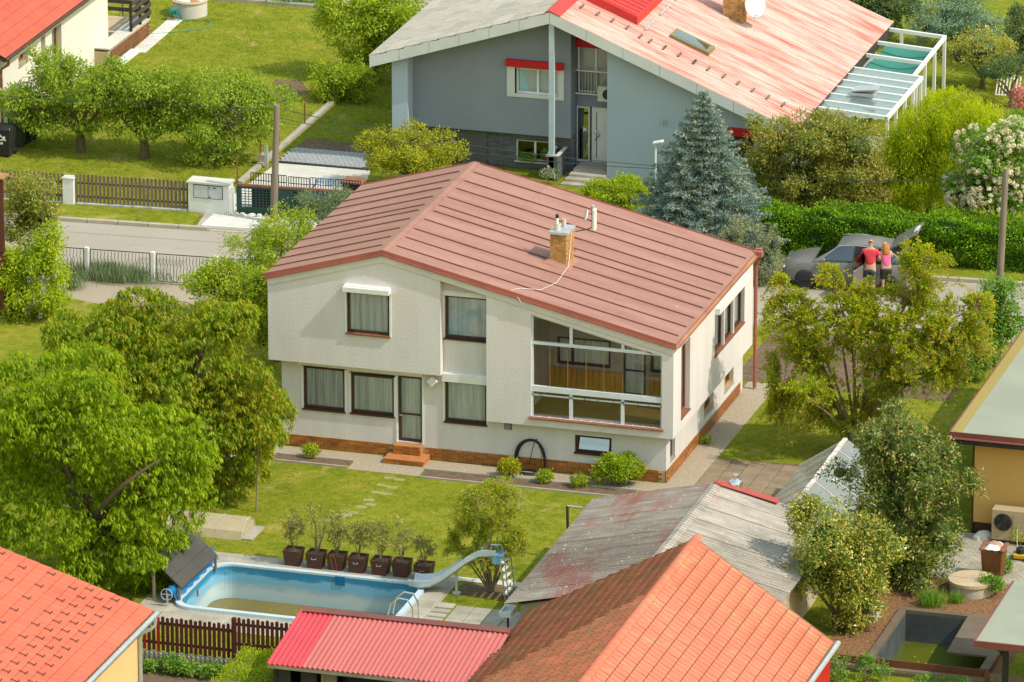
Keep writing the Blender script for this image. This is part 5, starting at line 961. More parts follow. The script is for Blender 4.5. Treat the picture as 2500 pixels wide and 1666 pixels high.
# cold frame
cf = thing('cold_frame', 'beige plastic cold frame tunnel lying on the lawn', 'cold frame', (-11.2, -7.2, 0)); m_cf = M('beige_polycarbonate', (.44, .36, .22, 1), (.38, .31, .19, 1), sc=2, rough=.5); sec = [(-.62, 0), (-.5, .22), (-.12, .42), (.2, .42), (.58, .2), (.66, 0)]
for i in range(3):
    x0, x1 = -12.5+i*.74, -12.5+(i+1)*.74-.03; b = MB(); b.add([(x, -7.05+y, z) for x in (x0, x1) for y, z in sec], [(k, k+1, k+7, k+6) for k in range(5)]); b.build('panel', m_cf, cf)
b = MB(); b.quad(*[(-10.31, -7.05+y, z) for y, z in sec]); b.build('end_panel', m_cf, cf)
for i in range(4): x = -12.5+i*.74-.015; MB().tube([(x, -7.05+y, z+.01) for y, z in sec], .009, 5).build('hoop', m_concrete2, cf)
MB().box(-10.3, -9.98, -7.6, -6.5, 0, .04).build('paving_slab', m_concrete, cf)
tag(MB().tube([(-10.62, -5.34, 0), (-10.55, -5.34, 1.9)], .025, 6).build('laundry_post', m_timber), 'thin grey post standing in the lawn by the cherry tree', 'post')
lad = thing('aluminium_ladder', 'slim white ladder leaning in the cherry tree by the house', 'ladder', (-11.6, -1.3, 0))
for dy in (0, .3): MB().tube([(-11.35, -.9-dy*.3, .55), (-12.9, -2.2-dy, .3)], .02, 5).build('rail', m_alu, lad)
for f in (.15, .4, .65, .9): MB().tube([(-11.35-1.55*f, -.9-1.3*f, .55-.25*f), (-11.35-1.55*f, -.99-1.51*f, .55-.25*f)], .015, 5).build('rung', m_alu, lad)
# planters with thinning shrubs: boxes here, plants later
m_pot = M('brown_plastic_box', (.115, .05, .034, 1), (.08, .036, .026, 1), sc=4, rough=.55, fine=.15)
PLX = [(-8.29, -9.02), (-7.63, -9.05), (-7.04, -9.02), (-6.43, -9.05), (-5.77, -9.05), (-5.18, -9.02), (-4.52, -9.10)]
def potmesh():
    b = MB(); A = lambda h, z: [(-h, -h, z), (h, -h, z), (h, h, z), (-h, h, z)]; L = [A(.19, .0), A(.245, .44), A(.225, .44), A(.21, .36)]; vs_ = sum(L, [])
    fs = [(3, 2, 1, 0)]+[(i*4+k, i*4+(k+1) % 4, (i+1)*4+(k+1) % 4, (i+1)*4+k) for i in range(3) for k in range(4)]; b.add(vs_, fs); return b.mesh('pot', m_pot)
potm = potmesh(); potsoil = MB().quad((-.21, -.21, .37), (.21, -.21, .37), (.21, .21, .37), (-.21, .21, .37)).mesh('soil', m_soil); pothan = MB().tube([(-.06, -.235, .33), (-.06, -.255, .29), (.06, -.255, .29), (.06, -.235, .33)], .01, 4).mesh('handle', m_zinc)
pots = []
LBL = ['leftmost brown planter box with a bushy yellowish shrub by the pool', 'second brown planter box from the left, with a tall two-stemmed bare shrub', 'third brown planter box from the left, dry roots hanging over its rim', 'middle brown planter box of the row of seven by the pool', 'fifth brown planter box from the left, its shrub leaning left', 'second planter box from the right, with a pale bare-twigged shrub', 'rightmost brown planter box nearest the slide, with a low dark shrub']
for i, (x, y) in enumerate(PLX):
    t_ = thing('planter_box', LBL[i], 'planter', (x, y, .012), 'planter boxes beside the pool'); inst('pot', potm, (x, y, .012), t_, (0, 0, 0)); inst('soil', potsoil, (x, y, .012), t_)
    if i not in (0, 2, 5): inst('handle', pothan, (x, y, .012), t_)
    pots.append(t_)
MB().tube([(-7.15, -9.28, .5), (-7.12, -9.33, .3), (-7.05, -9.33, .05)], .008, 4).build('dry_root', m_rust, pots[2]); MB().tube([(-7.1, -9.27, .5), (-6.98, -9.34, .35), (-6.95, -9.33, .03)], .008, 4).build('dry_root', m_rust, pots[2])
# ------------------------------------------------------------------ fences
def picket(name, h, wd, th, mat, round_=True):
    b = MB(); p = [(-wd/2, 0, 0), (wd/2, 0, 0), (wd/2, 0, h-wd/2)]+([(wd/2*math.cos(a), 0, h-wd/2+wd/2*math.sin(a)) for a in (.6, 1.2, 1.94, 2.54)] if round_ else [])+[(-wd/2, 0, h-wd/2)]; b.prism(p, (0, th, 0)); return b.mesh(name, mat)
m_gpick = M('grey_brown_wood', (.20, .135, .10, 1), (.15, .10, .075, 1), sc=3, stretch=(4, 4, .6), rough=.9, rnd=.10); m_bpick = M('red_brown_stain', (.10, .022, .016, 1), (.075, .018, .014, 1), sc=3, stretch=(4, 4, .6), rough=.7, rnd=.08); m_rpick = M('bright_red_stain', (.36, .015, .02, 1), rough=.6)
pf = thing('picket_fence', 'grey-brown picket fence on a white wall base along the far roadside', 'fence', (-25, 20.4, 0)); yP = lambda x: 20.42+.085*(x+25.4); pk = picket('picket', .93, .085, .02, m_gpick)
for x0, x1 in ((-30.5, -25.88), (-25.42, -21.75)):
    n = int((x1-x0)/.131)
    for i in range(n+1): x = x0+i*(x1-x0)/n; inst('picket', pk, (x, yP(x)-.03, .155+random.uniform(-.012, .012)), pf, (0, 0, .08))
    for z in (.33, .78): MB().obox(((x0+x1)/2, yP((x0+x1)/2)+.02, z), (1, .085, 0), (-.085, 1, 0), (0, 0, 1), (x1-x0)/2, .02, .03).build('rail', m_dark, pf)
    MB().obox(((x0+x1)/2, yP((x0+x1)/2), .065), (1, .085, 0), (-.085, 1, 0), (0, 0, 1), (x1-x0)/2, .09, .065).build('base_wall', M('stained_whitewash', (.55, .53, .48, 1), (.16, .15, .12, 1), sc=5, lo=.5, hi=.7, rough=.95) if x0 < -28 else bpy.data.materials['stained_whitewash'], pf)
MB().box(-25.83, -25.47, 20.22, 20.52, 0, .94).build('pillar', m_white, pf); MB().box(-25.86, -25.44, 20.19, 20.55, .94, .985).build('pillar_cap', m_concrete2, pf)
cbx = thing('meter_cabinet', 'white masonry meter pillar with two metal doors at the gate', 'meter cabinet', (-21, 20.9, 0)); MB().box(-21.70, -20.36, 20.62, 21.15, 0, 1.06).build('body', m_white, cbx); MB().box(-21.74, -20.32, 20.56, 21.2, 1.062, 1.12).build('cap', m_concrete2, cbx)
m_door = M('grey_metal_door', (.50, .53, .55, 1), (.46, .49, .51, 1), rough=.45); MB().box(-21.52, -20.53, 20.606, 20.618, .58, 1.03).build('door_frame', m_dark, cbx)
for x0, x1 in ((-21.50, -21.03), (-21.01, -20.55)):
    d_ = MB().box(x0, x1, 20.594, 20.604, .60, 1.01).build('door', m_door, cbx); xm = (x0+x1)/2; MB().prism([(xm-.035, 20.590, .77), (xm+.035, 20.590, .77), (xm, 20.590, .83)], (0, .003, 0)).build('warning_sign', M('warning_yellow', (.62, .45, .02, 1), rough=.5) if x0 < -21.2 else bpy.data.materials['warning_yellow'], d_)
for x, z in ((-20.97, .96), (-20.97, .64)): MB().box(x-.02, x+.02, 20.585, 20.593, z-.02, z+.02).build('lock', m_black, cbx)
MB().box(-20.86, -20.74, 20.586, 20.593, .94, .97).build('vent_slot', m_black, cbx)
for x in (-20.28, -20.22): tag(MB().tube([(x, 20.8, .0), (x, 20.8, .98)], .025, 6).build('conduit', m_white, cbx))
gt2 = thing('sliding_gate', 'dark green sliding gate with grid windows and brown top rail', 'gate', (-18.4, 21, 0)); m_green = M('dark_green_paint', (.018, .055, .050, 1), (.025, .07, .062, 1), sc=2, rough=.5); ga = .075
def gp(x, dy=0): return 21.0+ga*(x+20.2)+dy
def gbox(x0, x1, z0, z1, nm, m, dy=0, th=.02, par=None): return MB().obox(((x0+x1)/2, gp((x0+x1)/2, dy), (z0+z1)/2), (1, ga, 0), (-ga, 1, 0), (0, 0, 1), (x1-x0)/2, th, (z1-z0)/2).build(nm, m, par or gt2)
gbox(-20.2, -16.2, .98, 1.05, 'top_rail', m_sillred, 0, .035); gbox(-20.2, -16.2, .90, .98, 'upper_plate', m_green); gbox(-20.2, -16.2, .10, .28, 'lower_plate', m_green); gbox(-20.2, -16.2, .04, .10, 'bottom_rail', m_dark, 0, .03)
for x0, x1 in ((-20.2, -20.03), (-19.1, -18.35), (-17.2, -16.9)): gbox(x0, x1, .28, .90, 'plate', m_green)
for x0, x1 in ((-20.03, -19.1), (-18.35, -17.2), (-16.9, -16.2)):
    n = int((x1-x0)/.105)
    for i in range(1, n): gbox(x0+i*(x1-x0)/n-.012, x0+i*(x1-x0)/n+.012, .28, .90, 'grid_bar', m_green, 0, .008)
    for i in range(1, 7): z = .28+i*.62/7; gbox(x0, x1, z-.011, z+.011, 'grid_bar', m_green, .012, .006)
stn = MB().lathe((0, 0, 0), [(.10, 0), (.13, .06), (.09, .13), (.03, .15)], 7).mesh('field_stone', m_concrete2)
for i, (x, y) in enumerate([(-20.35, 20.62), (-20.12, 20.66), (-19.9, 20.7), (-19.6, 20.72), (-19.35, 20.74)]):
    o = inst('field_stone', stn, (x, y, .07), None, (0, 0, i*1.3), (1.0+.2*(i % 2), .8, .8)); tag(o, ['pale field stone nearest the meter pillar at the gate', 'second pale stone from the meter pillar at the gate', 'middle stone of the row before the gate', 'long low pale stone fourth in the row at the gate', 'rightmost pale stone of the row by the gate'][i], 'stone', 'stones along the gate track')
def crate(nm, label, x0, x1, z0, z1, y, m):
    t_ = thing(nm, label, 'crate', ((x0+x1)/2, y, 0)); MB().box(x0, x1, y+.05, y+.30, 0, z0).build('stack', m, t_)
    n = int((x1-x0)/.085)
    for i in range(n+1): x = x0+(x1-x0)*i/n; MB().box(x-.011, x+.011, y, y+.02, z0, z1).build('bar', m, t_)
    for i in range(3): z = z0+(z1-z0)*i/2; MB().box(x0, x1, y+.02, y+.035, z-.012, z+.012).build('bar', m, t_)
m_cblk = M('black_crate_plastic', (.02, .02, .024, 1), rough=.5); m_cblu = M('blue_crate_plastic', (.02, .13, .30, 1), rough=.5); m_cbr = M('dark_brown_crate_plastic', (.05, .028, .02, 1), rough=.5)
crate('mesh_crate', 'black mesh crate behind the left half of the gate', -19.95, -18.75, .75, 1.22, 21.7, m_cblk); crate('mesh_crate', 'dark crate behind the gate next to the utility pole', -18.7, -18.0, .75, 1.18, 21.75, m_cbr); crate('mesh_crate', 'blue mesh crate behind the middle of the gate', -17.98, -17.2, .75, 1.20, 21.8, m_cblu); crate('mesh_crate', 'brown-black mesh crate behind the right of the gate', -17.15, -16.3, .75, 1.20, 21.85, m_cblk)
rb = thing('brown_lidded_bin', 'low bin with a red-brown lid behind the gate', 'bin', (-16.75, 22.5, 0)); MB().hexa([(-17.0, 22.3, 0), (-16.5, 22.3, 0), (-16.5, 22.8, 0), (-17.0, 22.8, 0)], [(-17.05, 22.25, .95), (-16.45, 22.25, .95), (-16.45, 22.85, .95), (-17.05, 22.85, .95)]).build('body', m_brownframe, rb); MB().box(-17.12, -16.38, 22.2, 22.9, .95, 1.03).build('lid', m_sillred, rb, bevel=.02)
tag(MB().tube([(-18.55, 23.6, .03), (-18.48, 23.55, .3), (-18.35, 23.5, .48), (-18.33, 23.5, .62)], [.03, .035, .03, .04], 6).build('driftwood', M('dry_branch', (.30, .20, .08, 1), rough=.9)), 'short crooked dry branch standing on the concrete drive', 'branch')
gp2 = thing('garden_post', 'blue-grey metal post at the left edge of the drive', 'post', (-20.95, 26.2, 0)); MB().box(-21.0, -20.9, 26.15, 26.25, 0, .75).build('post', m_zinc, gp2)
# boundary posts and kerb wall of the far garden
bw = thing('boundary_wall', 'low concrete garden kerb running back from the drive', 'wall', (-21.2, 28, 0)); MB().box(-21.3, -21.1, 24.2, 36, 0, .10).build('kerb', m_concrete, bw)
for i, y in enumerate((24.15, 26.5, 28.4, 31.12)):
    tag(MB().tube([(-21.25, y, 0), (-21.25, y, 1.02)], .025, 6).build('fence_post', m_rust), ['rusty fence post nearest the meter pillar', 'rusty fence post on the concrete block beside the drive', 'rusty fence post behind the utility pole', 'rusty fence post farthest from the street'][i], 'post', 'rusty fence posts beside the drive')
tag(MB().box(-21.33, -21.02, 26.42, 26.72, .1, .34).build('concrete_block', m_concrete), 'square concrete block at a rusty post beside the drive', 'block')
# iron fence
ir = thing('iron_fence', 'black wrought iron fence panels between white posts along the street', 'fence', (-20.4, 13.4, 0)); an = math.atan(SL); PX = [-24.58, -22.50, -20.38, -18.36, -16.3]
bent = MB().tube([(0, 0, .06), (0, 0, .48), (.03, 0, .58), (-.02, 0, .72), (0, 0, .78), (0, 0, .92)], .009, 4).mesh('bar', m_iron); hoop = MB().tube([(.12*math.cos(a), 0, .12*math.sin(a)) for a in np.linspace(-.25, 3.4, 12)], .009, 4).mesh('hoop', m_iron)
for x in PX[1:]: MB().box(x-.06, x+.06, yN(x)-.06, yN(x)+.06, 0, 1.02).build('post', m_white, ir, bevel=.01)
for xa, xb in zip(PX, PX[1:]):
    a, c = xa+.12, xb-.10; f = lambda x: yN(x); b = MB()
    b.tube([(a, f(a), .96), (c, f(c), .96)], .016, 4).tube([(a, f(a), .06), (c, f(c), .06)], .016, 4).tube([(a, f(a), .06), (a, f(a), .96)], .016, 4).tube([(c, f(c), .06), (c, f(c), .96)], .016, 4); pn_ = b.build('panel_frame', m_iron, ir); n = 17
    for i in range(1, n): x = a+(c-a)*i/n; inst('bar', bent, (x, f(x), .0), pn_, (0, 0, an))
    for i in range(8): x = a+.14+(c-a-.28)*i/7; inst('hoop', hoop, (x, f(x), .2), pn_, (0, 0, an), (1, 1, 1 if i % 2 else -1))
    for z in (.2, .85): MB().tube([(xb-.10, f(xb-.1), z), (xb-.05, f(xb), z)], .01, 4).build('hinge', m_iron, ir)
MB().obox((-20.4, yN(-20.4), .03), (1, SL, 0), (-SL, 1, 0), (0, 0, 1), 4.3, .08, .03).build('footing', m_concrete, ir)
# brown picket fence on a concrete base by the pool
bf = thing('brown_fence', 'dark red-brown picket fence on a ribbed concrete base near the pool', 'fence', (-8, -17.4, 0)); pkA = picket('picket', .96, .088, .02, m_bpick); pkB = picket('picket', .96, .088, .02, m_rpick)
for x0, x1, zb in ((-9.75, -7.16, .44), (-7.12, -4.9, .64)):
    n = int((x1-x0)/.128)
    for i in range(n+1): x = x0+i*(x1-x0)/n; inst('picket', pkB if (x0 < -9 and i in (1, 4)) else pkA, (x, -17.44, zb+(.03 if i % 2 else 0)+.01), bf)
    for z in (.2, .75): MB().box(x0-.05, x1+.05, -17.40, -17.36, zb+z, zb+z+.07).build('rail', m_bpick, bf)
    MB().box(x0-.05, x1+.05, -17.40, -17.33, 0, zb-.03).build('base_panel', m_concrete, bf); rb_ = MB().hexa([(-.028, -.05, 0), (.028, -.05, 0), (.028, 0, 0), (-.028, 0, 0)], [(-.028, -.05, zb-.05), (.028, -.05, zb-.05), (.028, 0, zb-.02), (-.028, 0, zb-.02)]).mesh('base_rib', m_concrete)
    for i in range(n): inst('base_rib', rb_, (x0+.06+i*(x1-x0)/n, -17.40, 0), bf)
for x in (-7.14,): MB().box(x-.05, x+.05, -17.46, -17.33, 0, 1.6).build('post', m_bpick, bf)
# wooden board fence lower right
wf = thing('board_fence', 'weathered timber fence with brown metal strip beside the pond', 'fence', (10, -12.6, 0))
MB().box(7.9, 11.92, -12.44, -12.41, .20, .40).build('metal_strip', M('brown_sheet', (.17, .062, .03, 1), (.13, .045, .025, 1), sc=2, rough=.6), wf); wb_ = MB().box(-.072, .072, -.012, .012, 0, .95).mesh('board', m_timber)
for i in range(40): inst('board', wb_, (7.75+i*.155, -12.5+random.uniform(-.008, .008), -.75+(.0 if i < 27 else .14)), wf)
for z in (.10,): MB().box(7.7, 11.9, -12.56, -12.52, z, z+.09).box(12.0, 14, -12.56, -12.52, z-.05, z+.04).build('rail', m_timber, wf)
for x in (9.02, 11.95): MB().tube([(x, -12.6, -.8), (x, -12.6, .42)], .045, 7).build('post', m_rust, wf)
# ------------------------------------------------------------------ poles, cables, lamp
def pole(label, base, top, r0, r1, cat='pole'): 
    t_ = thing('utility_pole', label, cat, base, 'timber poles along the street'); pts = [np.array(base)*(1-f)+np.array(top)*f for f in np.linspace(0, 1, 9)]; smoothed(MB().tube(pts, list(np.linspace(r0, r1, 9)), 10).build('shaft', m_timber, t_)); return t_
pt = AY(676, 257, 20.3); pb = AY(669, 520, 20.3); dxz = (pt[0]-pb[0])/(pt[2]-pb[2])
p1 = pole('grey timber utility pole in front of the green gate', (pt[0]-dxz*pt[2], 20.3, 0), (pt[0], 20.3, pt[2]), .12, .095)
rt0 = AY(2456, 412, 13.6); rb0 = AY(2430, 880, 13.6); dxz = (rt0[0]-rb0[0])/(rt0[2]-rb0[2]); p2 = pole('leaning timber pole between the shrubs at the right edge', (rt0[0]-dxz*rt0[2], 13.6, 0), (rt0[0], 13.6, rt0[2]), .13, .09); MB().box(rt0[0]-dxz*rt0[2]+.12, rt0[0]-dxz*rt0[2]+.2, 13.5, 13.6, 0, 1.5).build('concrete_foot', m_concrete, p2)
def cable(label, A, B, sag, r=.011):
    pts = [np.array(A)*(1-f)+np.array(B)*f-np.array((0, 0, sag*4*f*(1-f))) for f in np.linspace(0, 1, 25)]; tag(MB().tube(pts, r, 4).build('overhead_cable', m_black), label, 'cable', 'overhead wires')
T1 = np.array((pt[0], 20.3, pt[2]-.15)); cable('overhead wire running left from the pole before the gate', T1, (-34, 19.2, pt[2]-.1), .15); cable('upper overhead wire sagging right from the gate pole towards the spruce', T1+np.array((0, 0, .05)), AY(1600, 405, 24), .25); cable('lower overhead wire sagging right from the gate pole', T1-np.array((0, 0, .25)), AY(1600, 412, 24), .3); cable('overhead wire meeting the leaning pole at the right edge', (rt0[0], 13.6, rt0[2]-.2), AY(1820, 425, 22), .2); cable('wire leaving the leaning pole past the right edge', (rt0[0], 13.6, rt0[2]-.2), (12, 13.4, rt0[2]-.3), .05)
lb = AY(1600, 428, 26.3); lt_ = AY(1603, 348, 26.3); lam = thing('garden_lamp', 'white garden lamp post with flat head beside the blue spruce', 'lamp', (lb[0], 26.3, 0)); MB().tube([(lb[0], 26.3, 0), (lb[0], 26.3, lt_[2])], .035, 8).build('post', m_white, lam); MB().obox((lb[0]+.1, 26.25, lt_[2]+.03), (1, 0, .25), (0, 1, 0), (-.25, 0, 1), .17, .1, .035).build('head', m_white, lam, bevel=.015)
# ------------------------------------------------------------------ bins, well, hose cart (upper left)
def bin_(label, x, y, h, wd, m, lidm=None, rz=0):
    t_ = thing('wheeled_bin', label, 'bin', (x, y, 0)); A = lambda hx, hy, z: [(x-hx, y-hy, z), (x+hx, y-hy, z), (x+hx, y+hy, z), (x-hx, y+hy, z)]; MB().hexa(A(wd*.4, wd*.42, .05), A(wd*.5, wd*.55, h*.9)).build('body', m, t_, bevel=.015); MB().hexa(A(wd*.54, wd*.6, h*.9), A(wd*.46, wd*.5, h)).build('lid', lidm or m, t_, bevel=.015)
    for s_ in (-1, 1): o = inst('wheel', wheelm, (x+s_*wd*.42, y+wd*.5, .1), t_, (0, R(90), 0))
    return t_
wheelm = MB().lathe((0, 0, -.03), [(.1, 0), (.1, .06)], 14).mesh('wheel', m_black); m_binb = M('black_bin_plastic', (.028, .028, .03, 1), rough=.45); m_bing = M('grey_green_bin_plastic', (.05, .065, .06, 1), rough=.45); m_bind = M('dark_green_bin_plastic', (.01, .045, .028, 1), rough=.45)
q = G(14, 380); b1 = bin_('black wheeled bin with scrawled white lettering by the white house', q[0], q[1], 1.05, .56, m_binb)
def text(body, size, loc, rot, m, parent, name='lettering'):
    cu = bpy.data.curves.new(name, 'FONT'); cu.body = body; cu.size = size; cu.align_x = 'CENTER'; cu.extrude = .002; cu.offset = .006; o = bpy.data.objects.new(name, cu); COL.objects.link(o); dg = bpy.context.evaluated_depsgraph_get(); me = bpy.data.meshes.new_from_object(o.evaluated_get(dg)); bpy.data.objects.remove(o); me.materials.append(m); return inst(name, me, loc, parent, rot)
text('PČR', .20, (q[0]-.05, q[1]-.315, .60), (R(86), 0, 0), m_white, b1); text('30', .09, (q[0]-.02, q[1]-.305, .47), (R(86), 0, 0), m_white, b1)
q = G(36, 362); bin_('grey-green wheeled bin beside the black bin', q[0]+.02, q[1]+.25, 1.12, .5, m_bing, M('pale_bin_lid', (.28, .30, .27, 1), rough=.5)); q = G(58, 352); bin_('dark green bin half hidden by apple leaves', q[0], q[1]+.3, 1.1, .5, m_bind)
wl = thing('stone_well', 'round concrete well with stone-paved lid in the far garden', 'well', (-29.5, 43.1, 0)); smoothed(MB().lathe((-29.5, 43.1, 0), [(.62, 0), (.62, .5), (.64, .52)], 28).build('ring', m_concrete2, wl)); smoothed(MB().lathe((-29.5, 43.1, .52), [(.66, 0), (.66, .05), (.60, .07)], 28).build('lid', m_mortar, wl))
for i in range(11): a = i*.571; MB().prism([(-29.5+r*math.cos(a+d_), 43.1+r*math.sin(a+d_), .59) for r, d_ in ((.24, .03), (.58, .03), (.58, .54), (.24, .5))], (0, 0, .02)).build('paving_stone', m_paverpale if i % 3 else m_step, wl)
MB().tube([(-29.6, 43.0, .6), (-29.6, 43.0, 1.4)], .03, 6).build('hand_pump', m_step, wl)
hc = thing('hose_reel', 'small green hose reel standing in front of the well', 'hose reel', (-29.75, 42.2, 0)); inst('drum', MB().lathe((0, 0, -.13), [(.16, 0), (.16, .02), (.1, .03), (.1, .23), (.16, .24), (.16, .26)], 16).mesh('drum', M('teal_plastic', (.02, .22, .17, 1), rough=.4)), (-29.75, 42.2, .32), hc, (0, R(90), 0))
for s_ in (-.17, .17): MB().tube([(-29.75+s_, 42.05, 0), (-29.75+s_, 42.2, .32), (-29.75+s_, 42.4, .0)], .016, 5).build('frame', m_blue, hc)
tag(MB().tube([G(*p, z=.02) for p in ((440, 50), (500, 48), (514, 55), (508, 66), (480, 73), (430, 78), (390, 82), (350, 84))], .02, 5).build('garden_hose', M('teal_hose', (.10, .26, .16, 1), rough=.6)), 'pale green hose curling across the far lawn', 'hose')
tf = thing('wire_fence', 'green wire fence on a low wall at the top edge', 'fence', (-27, 45.2, 0)); MB().box(-40, -18, 45.1, 45.3, 0, .12).build('base', m_concrete, tf)
for i in range(11): MB().tube([(-36+i*1.9, 45.2, .1), (-36+i*1.9, 45.2, 1.3)], .025, 5).build('post', M('green_post', (.05, .12, .06, 1), rough=.5) if i == 0 else bpy.data.materials['green_post'], tf)
for i in range(8): MB().tube([(-40, 45.2, .2+i*.14), (-18, 45.2, .2+i*.14)], .006, 4).build('wire', bpy.data.materials['green_post'], tf)
poly('paving', m_concrete, [(-60, 45.3), (-17, 45.3), (-17, 70), (-60, 70)], .004); poly('paving', m_gravel, [(2, 46.5), (30, 46.5), (30, 60), (2, 60)], .004)
tag(MB().tube([(-31.4, 41.5, 0), (-31.5, 41.4, 2.5)], .05, 6).build('timber_post', m_timber), 'leaning timber post at the terrace by the white house', 'post')
dk = thing('garden_bench', 'white tubular garden seat on the lawn at the right edge', 'bench', (3.6, 40.5, 0)); q0 = G(1600+2170*k2, 610*k2)
for i in range(8): f = i/7; MB().tube([(q0[0]+f*.75, q0[1]+.1*f, .02), (q0[0]+f*.75, q0[1]+.55, .55+.25*(1-f))], .02, 5).build('bar', m_white, dk)
MB().tube([(q0[0], q0[1], .02), (q0[0]+.75, q0[1]+.1, .02)], .025, 5).tube([(q0[0], q0[1]+.55, .8), (q0[0]+.75, q0[1]+.55, .55)], .025, 5).build('frame', m_white, dk)
# ------------------------------------------------------------------ yard on the right: pavers, heat pump, bin, cistern lid, pond
yd = thing('paving', None, None, (10, -3, 0), kind='structure'); MB().box(8.6, 16, -5.0, -1.3, 0, .006).build('bed', m_concrete, yd); pv = MB().box(-.095, .095, -.06, .06, 0, .03).mesh('paver', m_paver, bevel=.006); cells = []
for j in range(27):
    for i in range(17): cells.append((8.75+i*.20+(.10 if j % 2 else 0), -4.92+j*.133))
for (x, y) in cells[:300]: inst('paver', pv, (x, y, -.004+random.uniform(0, .004)), yd)
b = MB(); [b.box(x-.095, x+.095, y-.06, y+.06, 0, .026) for x, y in cells[300:]]; o = b.build('paver_field', m_paver, yd); o['kind'] = 'stuff'
sheet('soil', m_mulch, 7.2, 12.2, -12.4, -5.05, .004, [POND])
hp = thing('heat_pump', 'beige heat pump with round black fan against the yellow wall', 'heat pump', (10.3, -1.75, 0)); hx0 = AY(2420, 1300, -1.95)[0]; m_bei = M('beige_enamel', (.42, .33, .20, 1), (.38, .30, .18, 1), sc=.8, rough=.45)
MB().box(hx0, hx0+1.05, -1.95, -1.5, .12, 1.02).build('case', m_bei, hp, bevel=.02); inst('fan', MB().lathe((0, 0, 0), [(.25, 0), (.25, .02), (.05, .025), (.05, .04)], 26).mesh('fan', m_black), (hx0+.33, -1.955, .66), hp, (R(90), 0, 0)); bl_ = MB().box(.05, .23, -.05, .05, 0, .01).mesh('fan_blade', m_dark)
for i in range(5): inst('fan_blade', bl_, (hx0+.33, -1.98, .66), hp, (R(90), i*1.256, 0))
for i in range(6): MB().tube([(hx0+.33+(.05+.035*i)*math.cos(a), -1.992, .66+(.05+.035*i)*math.sin(a)) for a in np.linspace(0, 6.2832, 21)], .004, 4).build('grille_ring', m_black, hp)
MB().box(hx0+.62, hx0+1.04, -1.963, -1.951, .2, .9).build('service_panel', m_bei, hp); MB().box(hx0+.08, hx0+.2, -1.9, -1.6, .0, .12).box(hx0+.8, hx0+.95, -1.9, -1.6, .0, .12).build('feet', m_black, hp)
stn2 = MB().lathe((0, 0, 0), [(.28, 0), (.26, .12), (.15, .22), (.03, .24)], 8).mesh('rubble_stone', m_concrete2); q = G(2390, 1320); tag(inst('rubble_stone', stn2, (q[0]+.1, q[1]+.1, 0), None, (0, 0, .5), (1.1, .7, 1.1)), 'pale rubble stone heap beside the heat pump', 'stone')
q = G(2425, 1412); wbn = thing('wooden_bin', 'brown wheeled bin with two open lid wings', 'bin', (q[0], q[1], 0)); A = lambda hx, z: [(q[0]-hx, q[1]-hx, z), (q[0]+hx, q[1]-hx, z), (q[0]+hx, q[1]+hx, z), (q[0]-hx, q[1]+hx, z)]; m_bw = M('brown_bin_plastic', (.16, .065, .02, 1), (.11, .045, .015, 1), sc=2, stretch=(4, 4, .3), rough=.5)
MB().hexa(A(.25, 0), A(.31, .88)).build('body', m_bw, wbn, bevel=.03); MB().box(q[0]-.36, q[0]-.22, q[1]-.34, q[1]+.34, .88, .96).build('lid_wing', m_sillred, wbn, bevel=.03); MB().box(q[0]+.22, q[0]+.36, q[1]-.34, q[1]+.34, .88, .96).build('lid_wing', m_sillred, wbn, bevel=.03); MB().box(q[0]-.30, q[0]+.30, q[1]-.3, q[1]+.3, .86, .90).build('lid', m_bw, wbn)
bag = MB(); n = 8; vs_ = []; f_ = []
for i in range(n+1):
    for j in range(n+1): u, v_ = i/n*2-1, j/n*2-1; vs_.append((q[0]+.22*u*(1-.06*v_*v_), q[1]+.32*v_*(1-.06*u*u), .92+.11*max(0, (1-u**4))*max(0, (1-v_**4))+.01*math.sin(7*u+5*v_)))
bag.add(vs_, [(i*(n+1)+j, (i+1)*(n+1)+j, (i+1)*(n+1)+j+1, i*(n+1)+j+1) for i in range(n) for j in range(n)])
def bagmat():
    m, t, o = new_mat('printed_sack'); p = N(t, 'BsdfPrincipled'); t.links.new(p.outputs[0], o.inputs[0]); tc = N(t, 'TexCoord'); s_ = N(t, 'SeparateXYZ'); t.links.new(tc.outputs['Generated'], s_.inputs[0])
    c = ramp(t, s_.outputs[1], [(0, (.66, .68, .66, 1)), (.26, (.66, .68, .66, 1)), (.30, (.40, .22, .12, 1)), (.5, (.55, .30, .2, 1)), (.68, (.30, .17, .08, 1)), (.72, (.62, .68, .72, 1)), (.86, (.62, .68, .72, 1)), (.9, (.2, .38, .6, 1)), (1, (.25, .42, .62, 1))]); t.links.new(c, p.inputs['Base Color']); p.inputs['Roughness'].default_value = .35; return m
tag(smoothed(bag.build('sack', bagmat()), 60), 'white plastic sack with a brown print lying on the brown bin', 'sack')
q = G(2372, 1445); ci = thing('cistern_lid', 'round two-part concrete cistern cover in the mulch bed', 'well cover', (q[0], q[1], 0)); r_ = .64
smoothed(MB().lathe((q[0], q[1], 0), [(r_*.94, 0), (r_*.94, .30)], 30).build('ring', m_concrete, ci)); 
for s_ in (0, 1): pts = [(q[0]+r_*math.cos(a), q[1]+(.01 if s_ == 0 else -.01)+r_*math.sin(a), .30) for a in np.linspace(0 if s_ == 0 else math.pi, math.pi if s_ == 0 else 2*math.pi, 16)]; MB().prism(pts, (0, 0, .09)).build('half_lid', m_mortar, ci)
